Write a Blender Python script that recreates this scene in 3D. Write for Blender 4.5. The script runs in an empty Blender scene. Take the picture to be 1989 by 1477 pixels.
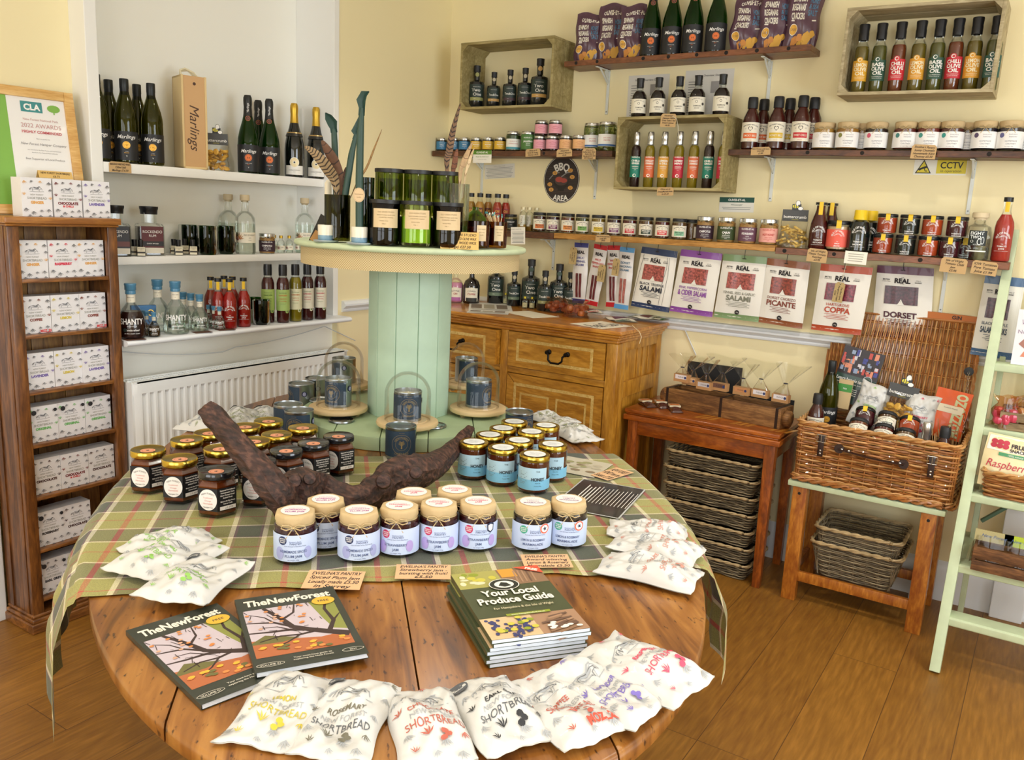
import bpy, bmesh, math, random
from mathutils import Vector, Matrix
random.seed(11)
S = bpy.context.scene
PI = math.pi
FPX = 1630.0
CAM = Vector((2.88, -3.75, 1.50))
_y, _p, _r = (math.radians(a) for a in (-32.6, 11.2, 2.65))
FW = Vector((math.sin(_y)*math.cos(_p), math.cos(_y)*math.cos(_p), -math.sin(_p)))
_rt = Vector((math.cos(_y), -math.sin(_y), 0)); _up = _rt.cross(FW)
RT = math.cos(_r)*_rt + math.sin(_r)*_up
UP = -math.sin(_r)*_rt + math.cos(_r)*_up
cd = bpy.data.cameras.new('camera'); cam = bpy.data.objects.new('camera', cd); S.collection.objects.link(cam)
cd.sensor_fit = 'HORIZONTAL'; cd.sensor_width = 36; cd.lens = FPX/1989*36; cd.clip_start = .02
cam.matrix_world = Matrix(((RT.x, UP.x, -FW.x, CAM.x), (RT.y, UP.y, -FW.y, CAM.y), (RT.z, UP.z, -FW.z, CAM.z), (0, 0, 0, 1)))
S.camera = cam
S.view_settings.view_transform = 'Standard'; S.view_settings.look = 'None'
S.view_settings.exposure = 0.36; S.view_settings.gamma = 1; S.view_settings.use_curve_mapping = False
w = bpy.data.worlds.new('daylight'); S.world = w; w.use_nodes = True
w.node_tree.nodes['Background'].inputs[0].default_value = (.80, .90, 1, 1)
w.node_tree.nodes['Background'].inputs[1].default_value = 1.6
ROOM_R, ROOM_F, CEIL = 4.9, -6.0, 2.75
def area(name, loc, rot, sx, sy, power, col):
    l = bpy.data.lights.new(name, 'AREA'); l.shape = 'RECTANGLE'; l.size = sx; l.size_y = sy; l.energy = power; l.color = col
    o = bpy.data.objects.new(name, l); S.collection.objects.link(o); o.location = loc; o.rotation_euler = rot; return o
area('window_daylight', (1.3, ROOM_F+.02, 1.55), (math.radians(90), 0, 0), 1.7, 1.7, 27, (1, .97, .93))
area('window_daylight', (3.6, ROOM_F+.02, 1.55), (math.radians(90), 0, 0), 1.7, 1.7, 27, (1, .97, .93))
area('window_daylight', (ROOM_R-.02, -2.3, 1.6), (math.radians(90), 0, math.radians(90)), 1.7, 1.6, 46, (.86, .93, 1))
SPOTS = [(1.0, -1.2), (2.4, -1.2), (3.8, -1.2), (1.0, -3.0), (2.4, -3.0), (3.8, -3.0), (1.0, -4.8), (2.6, -4.8)]
for sx, sy in SPOTS:
    l = bpy.data.lights.new('downlight', 'SPOT'); l.energy = 23; l.color = (1, .93, .82); l.shadow_soft_size = .04
    l.spot_size = math.radians(125); l.spot_blend = .8
    o = bpy.data.objects.new('downlight', l); S.collection.objects.link(o); o.location = (sx, sy, CEIL-.03)
try:
    S.cycles.transparent_max_bounces = 24; S.cycles.max_bounces = 8; S.cycles.sample_clamp_indirect = 6
    S.cycles.caustics_reflective = False; S.cycles.caustics_refractive = False
except Exception: pass
def _ray(px, py): return FW*FPX + RT*(px-994.5) - UP*(py-738.5)
def onz(px, py, z):
    d = _ray(px, py); return CAM + d*((z-CAM.z)/d.z)
def ony(px, py, y):
    d = _ray(px, py); return CAM + d*((y-CAM.y)/d.y)
def onx(px, py, x):
    d = _ray(px, py); return CAM + d*((x-CAM.x)/d.x)
def C(h, a=1):
    h = h.lstrip('#'); v = [int(h[i:i+2], 16)/255 for i in (0, 2, 4)]
    return tuple(x/12.92 if x <= .04045 else ((x+.055)/1.055)**2.4 for x in v)+(a,)
MC = {}
def M(h, rough=.5, metal=0, coat=0, bump=0, bs=60, name=None, emit=0, var=0):
    k = (h, rough, metal, coat, bump, bs, emit, var)
    if k in MC: return MC[k]
    m = bpy.data.materials.new(name or 'paint_'+h); m.use_nodes = True; nt = m.node_tree; b = nt.nodes['Principled BSDF']
    b.inputs['Base Color'].default_value = C(h); b.inputs['Roughness'].default_value = rough; b.inputs['Metallic'].default_value = metal
    b.inputs['Coat Weight'].default_value = coat; b.inputs['Coat Roughness'].default_value = .05
    if bump or var:
        tc = nt.nodes.new('ShaderNodeTexCoord'); n = nt.nodes.new('ShaderNodeTexNoise'); n.inputs['Scale'].default_value = bs; n.inputs['Detail'].default_value = 4
        nt.links.new(tc.outputs['Object'], n.inputs['Vector'])
        if bump:
            bu = nt.nodes.new('ShaderNodeBump'); bu.inputs['Strength'].default_value = bump; bu.inputs['Distance'].default_value = .002
            nt.links.new(n.outputs['Fac'], bu.inputs['Height']); nt.links.new(bu.outputs['Normal'], b.inputs['Normal'])
        if var:
            r = nt.nodes.new('ShaderNodeValToRGB'); c = C(h)
            r.color_ramp.elements[0].position = .3; r.color_ramp.elements[1].position = .7
            r.color_ramp.elements[0].color = tuple(x*(1-var) for x in c[:3])+(1,); r.color_ramp.elements[1].color = tuple(min(1, x*(1+var*.6)) for x in c[:3])+(1,)
            nt.links.new(n.outputs['Fac'], r.inputs['Fac']); nt.links.new(r.outputs['Color'], b.inputs['Base Color'])
    MC[k] = m; return m
def glass(name, tint, refl=1.0, rough=.02, edge=0.0):
    """one-sided glass: tinted see-through sheet with a fresnel reflection"""
    if name in MC: return MC[name]
    m = bpy.data.materials.new(name); m.use_nodes = True; nt = m.node_tree; nt.nodes.clear()
    o = nt.nodes.new('ShaderNodeOutputMaterial'); mx = nt.nodes.new('ShaderNodeMixShader'); t = nt.nodes.new('ShaderNodeBsdfTransparent')
    g = nt.nodes.new('ShaderNodeBsdfGlossy'); lw = nt.nodes.new('ShaderNodeLayerWeight'); lw.inputs['Blend'].default_value = .28+edge
    g.inputs['Roughness'].default_value = rough; g.inputs['Color'].default_value = (refl, refl, refl, 1)
    mp = nt.nodes.new('ShaderNodeMath'); mp.operation = 'MULTIPLY_ADD'; mp.inputs[1].default_value = .55; mp.inputs[2].default_value = .015; mp.use_clamp = True
    nt.links.new(lw.outputs['Fresnel'], mp.inputs[0])
    t.inputs['Color'].default_value = tint
    nt.links.new(mp.outputs[0], mx.inputs['Fac']); nt.links.new(t.outputs[0], mx.inputs[1]); nt.links.new(g.outputs[0], mx.inputs[2]); nt.links.new(mx.outputs[0], o.inputs['Surface'])
    MC[name] = m; return m
def wood(name, c1, c2, c3=None, scale=(2, 2, 14), rough=.45, coat=0, ns=3.0, bump=.25, rot=(0, 0, 0), knots=0):
    if name in MC: return MC[name]
    m = bpy.data.materials.new(name); m.use_nodes = True; nt = m.node_tree; b = nt.nodes['Principled BSDF']; L = nt.links.new
    tc = nt.nodes.new('ShaderNodeTexCoord'); mp = nt.nodes.new('ShaderNodeMapping'); mp.inputs['Scale'].default_value = scale; mp.inputs['Rotation'].default_value = rot
    L(tc.outputs['Object'], mp.inputs['Vector'])
    n1 = nt.nodes.new('ShaderNodeTexNoise'); n1.inputs['Scale'].default_value = ns; n1.inputs['Detail'].default_value = 6; n1.inputs['Distortion'].default_value = 1.2
    L(mp.outputs[0], n1.inputs['Vector'])
    n2 = nt.nodes.new('ShaderNodeTexNoise'); n2.inputs['Scale'].default_value = ns*6; n2.inputs['Detail'].default_value = 3
    L(mp.outputs[0], n2.inputs['Vector'])
    mx = nt.nodes.new('ShaderNodeMath'); mx.operation = 'MULTIPLY_ADD'; mx.inputs[1].default_value = .35; L(n2.outputs['Fac'], mx.inputs[0]); 
    ms = nt.nodes.new('ShaderNodeMath'); ms.operation = 'MULTIPLY'; ms.inputs[1].default_value = .65; L(n1.outputs['Fac'], ms.inputs[0]); L(ms.outputs[0], mx.inputs[2])
    r = nt.nodes.new('ShaderNodeValToRGB'); e = r.color_ramp.elements; e[0].position = .38; e[0].color = C(c1); e[1].position = .62; e[1].color = C(c2)
    if c3: x = e.new(.5); x.color = C(c3)
    L(mx.outputs[0], r.inputs['Fac']); L(r.outputs['Color'], b.inputs['Base Color'])
    bu = nt.nodes.new('ShaderNodeBump'); bu.inputs['Strength'].default_value = bump; bu.inputs['Distance'].default_value = .002
    L(mx.outputs[0], bu.inputs['Height']); L(bu.outputs['Normal'], b.inputs['Normal'])
    b.inputs['Roughness'].default_value = rough; b.inputs['Coat Weight'].default_value = coat; b.inputs['Coat Roughness'].default_value = .15
    MC[name] = m; return m
class G:
    def __init__(s): s.V = []; s.F = []; s.I = []
    def add(s, vs, fs, m=0):
        n = len(s.V); s.V += [tuple(v) for v in vs]; s.F += [tuple(i+n for i in f) for f in fs]; s.I += [m]*len(fs); return s
    def box(s, a, b, m=0, T=None):
        x0, y0, z0 = a; x1, y1, z1 = b
        vs = [Vector(p) for p in ((x0,y0,z0),(x1,y0,z0),(x1,y1,z0),(x0,y1,z0),(x0,y0,z1),(x1,y0,z1),(x1,y1,z1),(x0,y1,z1))]
        if T: vs = [T @ v for v in vs]
        return s.add(vs, [(0,3,2,1),(4,5,6,7),(0,1,5,4),(1,2,6,5),(2,3,7,6),(3,0,4,7)], m)
    def bar(s, p, q, wx, wz, m=0, up=(0,0,1)):
        p = Vector(p); q = Vector(q); d = (q-p); L = d.length; d.normalize(); u = Vector(up); x = d.cross(u)
        if x.length < 1e-4: x = d.cross(Vector((1,0,0)))
        x.normalize(); z = x.cross(d)
        T = Matrix(((x.x,d.x,z.x,p.x),(x.y,d.y,z.y,p.y),(x.z,d.z,z.z,p.z),(0,0,0,1)))
        return s.box((-wx/2,0,-wz/2),(wx/2,L,wz/2),m,T)
    def lathe(s, prof, n=24, m=0, c=(0,0,0), T=None, ph=0, sq=None):
        """prof: (r,z) or (r,z,m) from bottom to top; r=0 closes; sq: superellipse exponent for squarish sections"""
        vs = []; rings = []
        for p in prof:
            r, z = p[0], p[1]
            if r <= 1e-6: rings.append((len(vs),1)); vs.append(Vector((c[0],c[1],c[2]+z)))
            else:
                rings.append((len(vs),n))
                for i in range(n):
                    a = ph+2*PI*i/n; ca, sa = math.cos(a), math.sin(a); rr = r
                    if sq: rr = r/((abs(ca)**sq+abs(sa)**sq)**(1/sq))
                    vs.append(Vector((c[0]+rr*ca,c[1]+rr*sa,c[2]+z)))
        if T: vs = [T @ v for v in vs]
        for k in range(len(prof)-1):
            a, na = rings[k]; b, nb = rings[k+1]; mm = prof[k+1][2] if len(prof[k+1])>2 else m; fs = []
            for i in range(n):
                j = (i+1)%n
                if na == 1 and nb == 1: break
                if na == 1: fs.append((a,b+j,b+i))
                elif nb == 1: fs.append((a+i,a+j,b))
                else: fs.append((a+i,a+j,b+j,b+i))
            base = len(s.V) if k == 0 else base
            if k == 0: s.V += [tuple(v) for v in vs]
            s.F += [tuple(i+base for i in f) for f in fs]; s.I += [mm]*len(fs)
        return s
    def tube(s, pts, r, n=6, m=0, closed=False, flat=1.0, caps=True):
        pts = [Vector(p) for p in pts]; N = len(pts); rr = r if isinstance(r,(list,tuple)) else [r]*N; vs = []; prev = None
        for i,p in enumerate(pts):
            a = pts[i-1] if (i or closed) else pts[i]; b = pts[(i+1)%N] if (i<N-1 or closed) else pts[i]
            d = (b-a); d = d.normalized() if d.length > 1e-9 else Vector((0,0,1))
            if prev is None:
                x = d.cross(Vector((0,0,1)))
                if x.length < .1: x = d.cross(Vector((1,0,0)))
            else: x = prev - d*prev.dot(d)
            x.normalize(); prev = x; y = d.cross(x)
            for k in range(n):
                t = 2*PI*k/n; vs.append(p + x*math.cos(t)*rr[i] + y*math.sin(t)*rr[i]*flat)
        fs = []
        for i in range(N if closed else N-1):
            for k in range(n):
                a = i*n+k; b = i*n+(k+1)%n; c_ = ((i+1)%N)*n+(k+1)%n; d_ = ((i+1)%N)*n+k; fs.append((a,b,c_,d_))
        if caps and not closed: fs.append(tuple(range(n))[::-1]); fs.append(tuple((N-1)*n+k for k in range(n)))
        return s.add(vs, fs, m)
    def sheet(s, fn, nu, nv, m=0, flip=False):
        vs = [fn(i/nu,j/nv) for j in range(nv+1) for i in range(nu+1)]; fs = []
        for j in range(nv):
            for i in range(nu):
                a = j*(nu+1)+i; f = (a,a+1,a+nu+2,a+nu+1); fs.append(f[::-1] if flip else f)
        return s.add(vs, fs, m)
    def prism(s, poly, z0, z1, m=0, T=None):
        n = len(poly); vs = [Vector((p[0],p[1],z0)) for p in poly]+[Vector((p[0],p[1],z1)) for p in poly]
        if T: vs = [T @ v for v in vs]
        return s.add(vs, [tuple(range(n))[::-1], tuple(range(n,2*n))]+[(i,(i+1)%n,n+(i+1)%n,n+i) for i in range(n)], m)
    def mesh(s, name, mats, smooth=True, ang=38, bev=0, seg=2):
        me = bpy.data.meshes.new(name); me.from_pydata(s.V, [], s.F)
        for m in (mats if isinstance(mats,(list,tuple)) else [mats]): me.materials.append(m)
        me.polygons.foreach_set('material_index', s.I); me.validate()
        if bev:
            bm = bmesh.new(); bm.from_mesh(me); 0
            es = [e for e in bm.edges if len(e.link_faces)==2 and e.calc_face_angle(0)>.6]
            bmesh.ops.bevel(bm, geom=es, offset=bev, segments=seg, profile=.6, affect='EDGES', clamp_overlap=True)
            bm.to_mesh(me); bm.free()
        if smooth:
            me.polygons.foreach_set('use_smooth',[True]*len(me.polygons)); me.set_sharp_from_angle(angle=math.radians(ang))
        me.update(); return me
COL = S.collection
def ob(name, me, parent=None, loc=None, rot=None, scale=None, label=None):
    o = bpy.data.objects.new(name, me); COL.objects.link(o)
    if parent: o.parent = parent
    if loc is not None: o.location = loc
    if rot is not None: o.rotation_euler = rot
    if scale is not None: o.scale = (scale,)*3 if not hasattr(scale,'__len__') else scale
    if label: o['label'] = label
    return o
def parts(root, plist):
    for p in plist:
        o = ob(p[0], p[1], root, p[3] if len(p)>3 else None, p[4] if len(p)>4 else None)
        if len(p) > 2 and p[2]:
            for q in p[2]: ob(q[0], q[1], o, q[2] if len(q)>2 else None, q[3] if len(q)>3 else None)
def thing(name, label, cat, loc=(0,0,0), rz=0, plist=None, me=None, group=None, rot=None, scale=None):
    o = ob(name, me, None, loc, rot if rot is not None else (0,0,rz), scale); o['label'] = label; o['category'] = cat
    if group: o['group'] = group
    if plist: parts(o, plist)
    return o
def struct(name, me, loc=None, rot=None):
    o = ob(name, me, None, loc, rot); o['kind'] = 'structure'; return o
TX = {}
def txt(s, bold=0.0):
    k = (s, bold)
    if k not in TX:
        cu = bpy.data.curves.new('lettering','FONT'); cu.body = s; cu.align_x = 'CENTER'; cu.resolution_u = 3; cu.offset = bold; cu.fill_mode = 'BOTH'
        o = bpy.data.objects.new('lettering', cu); me = o.to_mesh()
        vs = [(v.co.x, v.co.y) for v in me.vertices]; fs = [tuple(p.vertices) for p in me.polygons]
        o.to_mesh_clear(); bpy.data.objects.remove(o); bpy.data.curves.remove(cu)
        w = (max(v[0] for v in vs)-min(v[0] for v in vs)) if vs else 0
        TX[k] = (vs, fs, w)
    return TX[k]
def T(s, u, v, size, m, w=None, shear=0, rot=0, bold=0.0, arc=None): return ('t', s, u, v, size, m, w, shear, rot, bold, arc)
def Rr(u0, v0, u1, v1, m): return ('r', u0, v0, u1, v1, m)
def D(u, v, ru, rv, m, n=20): return ('d', u, v, ru, rv, m, n)
def Ln(pts, w, m): return ('l', pts, w, m)
def Pl(pts, m): return ('p', pts, m)
def decal(g, mp, items, o0=.0004, st=.00012, grid=.005):
    k = 0
    for it in items:
        k += 1; off = o0+st*k; kind = it[0]
        if kind == 't':
            _, s_, u, v, size, m, wmax, shear, rot, bold, arc = it
            vs, fs, w_ = txt(s_, bold)
            if not vs: continue
            sx = size if not (wmax and w_*size > wmax) else wmax/w_
            if wmax and wmax < 0: sx = -wmax/w_
            cr, sr = math.cos(rot), math.sin(rot); out = []
            for x, y in vs:
                X = (x+y*shear)*sx; Y = (y-.35)*size
                if arc:
                    a = X/arc; R_ = arc+Y; X, Y = R_*math.sin(a), R_*math.cos(a)-arc
                out.append(mp(u+X*cr-Y*sr, v+X*sr+Y*cr, off))
            g.add(out, fs, m)
        elif kind == 'r':
            _, u0, v0, u1, v1, m = it; nu = max(1, int(abs(u1-u0)/grid)); nv = max(1, int(abs(v1-v0)/(grid*2)))
            g.sheet(lambda a, b: mp(u0+(u1-u0)*a, v0+(v1-v0)*b, off), nu, nv, m)
        elif kind == 'd':
            _, u, v, ru, rv, m, n = it
            vs = [mp(u, v, off)]+[mp(u+ru*.5*math.cos(2*PI*i/n), v+rv*.5*math.sin(2*PI*i/n), off) for i in range(n)]+[mp(u+ru*math.cos(2*PI*i/n), v+rv*math.sin(2*PI*i/n), off) for i in range(n)]
            g.add(vs, [(0,1+i,1+(i+1)%n) for i in range(n)]+[(1+i,1+n+i,1+n+(i+1)%n,1+(i+1)%n) for i in range(n)], m)
        elif kind == 'l':
            _, pts, w_, m = it; vs = []
            for i, p in enumerate(pts):
                a = pts[max(0,i-1)]; b = pts[min(len(pts)-1,i+1)]; dx, dy = b[0]-a[0], b[1]-a[1]; L = math.hypot(dx,dy) or 1
                ww = (w_[i] if isinstance(w_,(list,tuple)) else w_)/2
                vs += [mp(p[0]-dy/L*ww,p[1]+dx/L*ww,off), mp(p[0]+dy/L*ww,p[1]-dx/L*ww,off)]
            g.add(vs, [(2*i+1,2*i+3,2*i+2,2*i) for i in range(len(pts)-1)], m)
        elif kind == 'p':
            _, pts, m = it; g.add([mp(p[0],p[1],off) for p in pts], [tuple(range(len(pts)))], m)
def cylmap(R, zc=0, th0=-PI/2):
    """label wrapped round a jar; u=0 faces -y"""
    return lambda u, v, o: ((R+o)*math.cos(th0+u/R), (R+o)*math.sin(th0+u/R), zc+v)
def flatmap(o=(0,0,0), U=(1,0,0), V=(0,0,1)):
    o = Vector(o); U = Vector(U); V = Vector(V); N = U.cross(V)
    return lambda u, v, off: tuple(o+U*u+V*v+N*off)
def band(g, R, z0, z1, u0, u1, m, off=.0003, n=None):
    mp = cylmap(R); n = n or max(4, int(abs(u1-u0)/.006))
    g.sheet(lambda a, b: mp(u0+(u1-u0)*a, z0+(z1-z0)*b, off), n, 1, m)
def sprig(u, v, s, rot, m, n=5):
    out = []
    for i in range(n):
        a = rot+(i-(n-1)/2)*.5; out.append(Ln([(u,v),(u+s*.55*math.cos(a),v+s*.55*math.sin(a)),(u+s*math.cos(a+.15),v+s*math.sin(a+.15))],[s*.05,s*.17,s*.03],m))
    return out
def pony(u, v, s, m):
    c = lambda L: [(u+x*s, v+y*s) for x, y in L]
    return [Ln(c([(-1,-.15),(-.9,.2),(-.4,.35),(.2,.25),(.55,.32),(.8,.15),(.95,-.15)]), s*.05, m),
            Ln(c([(-.75,.15),(-.7,-.35),(-.6,0),(-.3,-.05),(.3,-.08),(.42,-.4),(.5,0),(.75,.0)]), s*.05, m),
            Ln(c([(-.9,.2),(-1.15,.05),(-1.2,-.15)]), s*.09, m), Ln(c([(.1,.2),(.4,.45),(.6,.4)]), s*.09, m),
            Ln(c([(-1.2,-.42),(-.3,-.46),(.5,-.44),(1.2,-.4)]), s*.04, m), Ln(c([(-.5,.25),(0,.12),(.4,.15)]), s*.12, m)]
KRAFT = None
def wallmat(name, h, rough=.75):
    return M(h, rough, bump=.06, bs=160, name=name)
YEL = wallmat('yellow_emulsion', 'F4E6B8'); WHT = wallmat('white_paint', 'F2F1EC', .5); ALC = wallmat('alcove_paint', 'F8F6EC', .55); TRIM = M('E9ECEF', .35, name='gloss_white')
LWX = -0.155
def floor_mat():
    m = bpy.data.materials.new('oak_planks'); m.use_nodes = True; nt = m.node_tree; b = nt.nodes['Principled BSDF']; L = nt.links.new; N = nt.nodes.new
    tc = N('ShaderNodeTexCoord'); mp = N('ShaderNodeMapping'); mp.inputs['Rotation'].default_value = (0,0,PI/2); mp.inputs['Location'].default_value = (.3, 2.06, 0)
    L(tc.outputs['Object'], mp.inputs['Vector'])
    br = N('ShaderNodeTexBrick'); br.inputs['Scale'].default_value = 1; br.inputs['Brick Width'].default_value = 1.85; br.inputs['Row Height'].default_value = .212
    br.inputs['Mortar Size'].default_value = .0013; br.inputs['Mortar Smooth'].default_value = .2; br.offset = .43; br.offset_frequency = 3
    br.inputs['Color1'].default_value = (0,0,0,1); br.inputs['Color2'].default_value = (1,1,1,1); br.inputs['Mortar'].default_value = (.5,.5,.5,1)
    L(mp.outputs[0], br.inputs['Vector'])
    m2 = N('ShaderNodeMapping'); m2.inputs['Scale'].default_value = (9, .9, 1); L(tc.outputs['Object'], m2.inputs['Vector'])
    ad = N('ShaderNodeVectorMath'); ad.operation = 'MULTIPLY_ADD'; ad.inputs[1].default_value = (3.1,7.7,0); L(br.outputs['Color'], ad.inputs[0]); L(m2.outputs[0], ad.inputs[2])
    n1 = N('ShaderNodeTexNoise'); n1.inputs['Scale'].default_value = 1.1; n1.inputs['Detail'].default_value = 1; L(ad.outputs[0], n1.inputs['Vector'])
    wv = N('ShaderNodeMath'); wv.operation = 'MULTIPLY'; wv.inputs[1].default_value = 95; L(n1.outputs['Fac'], wv.inputs[0])
    sn = N('ShaderNodeMath'); sn.operation = 'SINE'; L(wv.outputs[0], sn.inputs[0])
    n2 = N('ShaderNodeTexNoise'); n2.inputs['Scale'].default_value = 9; n2.inputs['Detail'].default_value = 6; L(ad.outputs[0], n2.inputs['Vector'])
    a1 = N('ShaderNodeMath'); a1.operation = 'MULTIPLY_ADD'; a1.inputs[1].default_value = .05; L(sn.outputs[0], a1.inputs[0]); L(n2.outputs['Fac'], a1.inputs[2])
    sp = N('ShaderNodeSeparateColor'); L(br.outputs['Color'], sp.inputs[0])
    a2 = N('ShaderNodeMath'); a2.operation = 'MULTIPLY_ADD'; a2.inputs[1].default_value = .16; L(sp.outputs[0], a2.inputs[0]); L(a1.outputs[0], a2.inputs[2])
    r = N('ShaderNodeValToRGB'); e = r.color_ramp.elements; e[0].position = .22; e[0].color = C('754A1A'); e[1].position = .95; e[1].color = C('A8742E'); x = e.new(.58); x.color = C('8C5F22')
    L(a2.outputs[0], r.inputs['Fac'])
    mx = N('ShaderNodeMix'); mx.data_type = 'RGBA'; L(br.outputs['Fac'], mx.inputs['Factor']); L(r.outputs['Color'], mx.inputs['A']); mx.inputs['B'].default_value = C('59391A')
    L(mx.outputs['Result'], b.inputs['Base Color']); b.inputs['Roughness'].default_value = .42
    bu = N('ShaderNodeBump'); bu.inputs['Strength'].default_value = .3; bu.inputs['Distance'].default_value = .001; L(a1.outputs[0], bu.inputs['Height']); L(bu.outputs['Normal'], b.inputs['Normal'])
    return m
g = G(); g.box((LWX-.6, ROOM_F-.2, -.08), (ROOM_R+.2, .2, 0)); struct('floor', g.mesh('floor', floor_mat(), False))
g = G(); g.box((LWX-.6, ROOM_F-.2, CEIL), (ROOM_R+.2, .2, CEIL+.1)); struct('ceiling', g.mesh('ceiling', M('F3F1EA', .8, name='ceiling_white'), False))
g = G(); g.box((-.65, 0, 0), (ROOM_R+.2, .15, CEIL)); struct('wall_back', g.mesh('wall_back', YEL, False))
AY0, AY1 = -1.993, -.834; XF = -.06         # alcove unit from / to
g = G(); g.box((LWX-.15, ROOM_F, 0), (LWX, AY0, CEIL)); struct('wall_left', g.mesh('wall_left', YEL, False))
g = G(); g.box((-.4, AY1, 0), (0, 0, CEIL)); struct('wall_left_pier', g.mesh('wall_left_pier', YEL, False))
g = G(); g.box((-.29, AY0, .95), (-.24, AY1, CEIL), 0); g.box((-.29, AY0, 0), (-.03, AY1, .962), 0); g.box((-.24, AY0, .95), (-.155, AY0+.01, CEIL), 0)
struct('wall_alcove', g.mesh('wall_alcove', ALC, False))
g = G(); g.box((-.24, AY0, .95), (XF, AY0+.045, CEIL), 0); g.box((-.24, AY0, 0), (-.029, AY0+.02, .95)); struct('trim_1', g.mesh('trim_1', WHT, False, bev=.003))
g = G(); g.box((-.24, AY1-.028, .962), (.004, AY1+.004, CEIL), 0); struct('trim_2', g.mesh('trim_2', WHT, False, bev=.003))
def window_wall(nm, n, axis, c0, c1, wins, z0, z1):
    g = G(); W_ = .14
    def bx(a, b, za, zb, d0, d1, m=0, gg=None):
        (gg or g).box((a, d0, za), (b, d1, zb), m) if axis == 'y' else (gg or g).box((d0, a, za), (d1, b, zb), m)
    if axis == 'y': d0, d1 = ROOM_F-W_, ROOM_F
    else: d0, d1 = ROOM_R, ROOM_R+W_
    xs = [c0]+[v for w_ in wins for v in w_]+[c1]
    for i in range(0, len(xs), 2): bx(xs[i], xs[i+1], 0, CEIL, d0, d1)
    for a, b in wins: bx(a, b, 0, z0, d0, d1); bx(a, b, z1, CEIL, d0, d1)
    struct(nm, g.mesh(nm, YEL, False))
    for a, b in wins:
        gg = G(); e0, e1 = (ROOM_F+.0, ROOM_F+.07) if axis == 'y' else (ROOM_R-.07, ROOM_R)
        for za, zb, aa, bb in ((z0-.05, z0, a-.06, b+.06), (z1, z1+.06, a-.06, b+.06), (z0, z1, a-.06, a), (z0, z1, b, b+.06), (z0, z1, (a+b)/2-.02, (a+b)/2+.02), ((z0+z1)/2-.02, (z0+z1)/2+.02, a, b)):
            bx(aa, bb, za, zb, e0, e1, 0, gg)
        struct('window_%d' % n, gg.mesh('window', WHT, False)); n += 1
    return n
n_ = window_wall('wall_front', 1, 'y', LWX-.2, ROOM_R+.2, [(.4, 2.2), (2.7, 4.5)], .7, 2.4)
window_wall('wall_right', n_, 'x', ROOM_F, .15, [(-3.15, -1.45)], .75, 2.4)
for sx, sy in SPOTS:
    g = G(); g.lathe([(.055,-.004),(.055,.0),(.042,.0),(.042,-.004),(.055,-.004)], 24)
    g2 = G(); g2.lathe([(0,-.001),(.042,-.001)], 20)
    m = bpy.data.materials.new('lamp_glow'); m.use_nodes = True; b = m.node_tree.nodes['Principled BSDF']; b.inputs['Emission Color'].default_value = (1,.86,.65,1); b.inputs['Emission Strength'].default_value = 12
    o = thing('ceiling_downlight', 'round recessed white downlight in the ceiling', 'ceiling light', (sx, sy, CEIL-.003), 0, [('rim', g.mesh('rim', TRIM)), ('diffuser', g2.mesh('diffuser', m))], group='ceiling downlights')
def moulding(prof, p, q, out):
    g = G(); p = Vector(p); q = Vector(q); out = Vector(out)
    vs = [p+out*a+Vector((0,0,b)) for a, b in prof]+[q+out*a+Vector((0,0,b)) for a, b in prof]; n = len(prof)
    g.add(vs, [(i, i+1, n+i+1, n+i) for i in range(n-1)]+[tuple(range(n)), tuple(range(2*n-1, n-1, -1))]); return g
DP = [(0,.996),(.010,.998),(.014,1.006),(.012,1.012),(.020,1.020),(.030,1.028),(.030,1.036),(.022,1.040),(.018,1.048),(0,1.052)]
struct('trim_3', moulding(DP, (0,0,0), (2.83,0,0), (0,-1,0)).mesh('dado_rail', TRIM, True, 50))
struct('trim_4', moulding(DP, (0,AY1+.03,0), (0,0,0), (1,0,0)).mesh('dado_rail', TRIM, True, 50))
SK = [(0,0),(.018,0),(.018,.13),(.013,.15),(.006,.165),(0,.17)]
struct('baseboard_back', moulding(SK, (0,0,0), (ROOM_R,0,0), (0,-1,0)).mesh('skirting', TRIM, True, 50))
struct('baseboard_left', moulding(SK, (0,AY1,0), (0,0,0), (1,0,0)).mesh('skirting', TRIM, True, 50))
g = G(); g.box((2.835,-.05,0),(2.95,0,CEIL)); struct('trim_5', g.mesh('window_casing', TRIM, False, bev=.004))
g = G()
for i in range(4): g.box((LWX, -2.374-.085*(i+1)+.004, 0), (LWX+.07, -2.374-.085*i, 1.36)); 
struct('trim_6', g.mesh('door_casing', TRIM, False, bev=.006, seg=3))
def shelf_board(nm, lab, x0, x1, y0, y1, z0, z1, mat, nose=0, grp=None):
    g = G()
    if nose:
        pr = [(x0,z0),(x1-.015,z0)]+[(x1-.015+.015*math.sin(a), (z0+z1)/2-(z1-z0)/2*math.cos(a)) for a in [PI*k/8 for k in range(9)]]+[(x0,z1)]
        n = len(pr); g.add([(x,y0,z) for x,z in pr]+[(x,y1,z) for x,z in pr], [(i,(i+1)%n,n+(i+1)%n,n+i) for i in range(n)]+[tuple(range(n))[::-1],tuple(range(n,2*n))])
        me = g.mesh(nm, mat, True, 50)
    else: g.box((x0,y0,z0),(x1,y1,z1)); me = g.mesh(nm, mat, True, bev=.003)
    return thing(nm, lab, 'shelf', me=me, group=grp)
AS = [1.618, 1.276, .985]
shelf_board('alcove_shelf', 'top white alcove shelf under the wine bottles and wooden gift box', -.24, XF, AY0+.045, AY1-.028, AS[0]-.036, AS[0], WHT)
shelf_board('alcove_shelf', 'middle white alcove shelf holding the rum, tumblers and gin bottles', -.24, XF, AY0+.045, AY1-.028, AS[1]-.03, AS[1], WHT)
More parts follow.
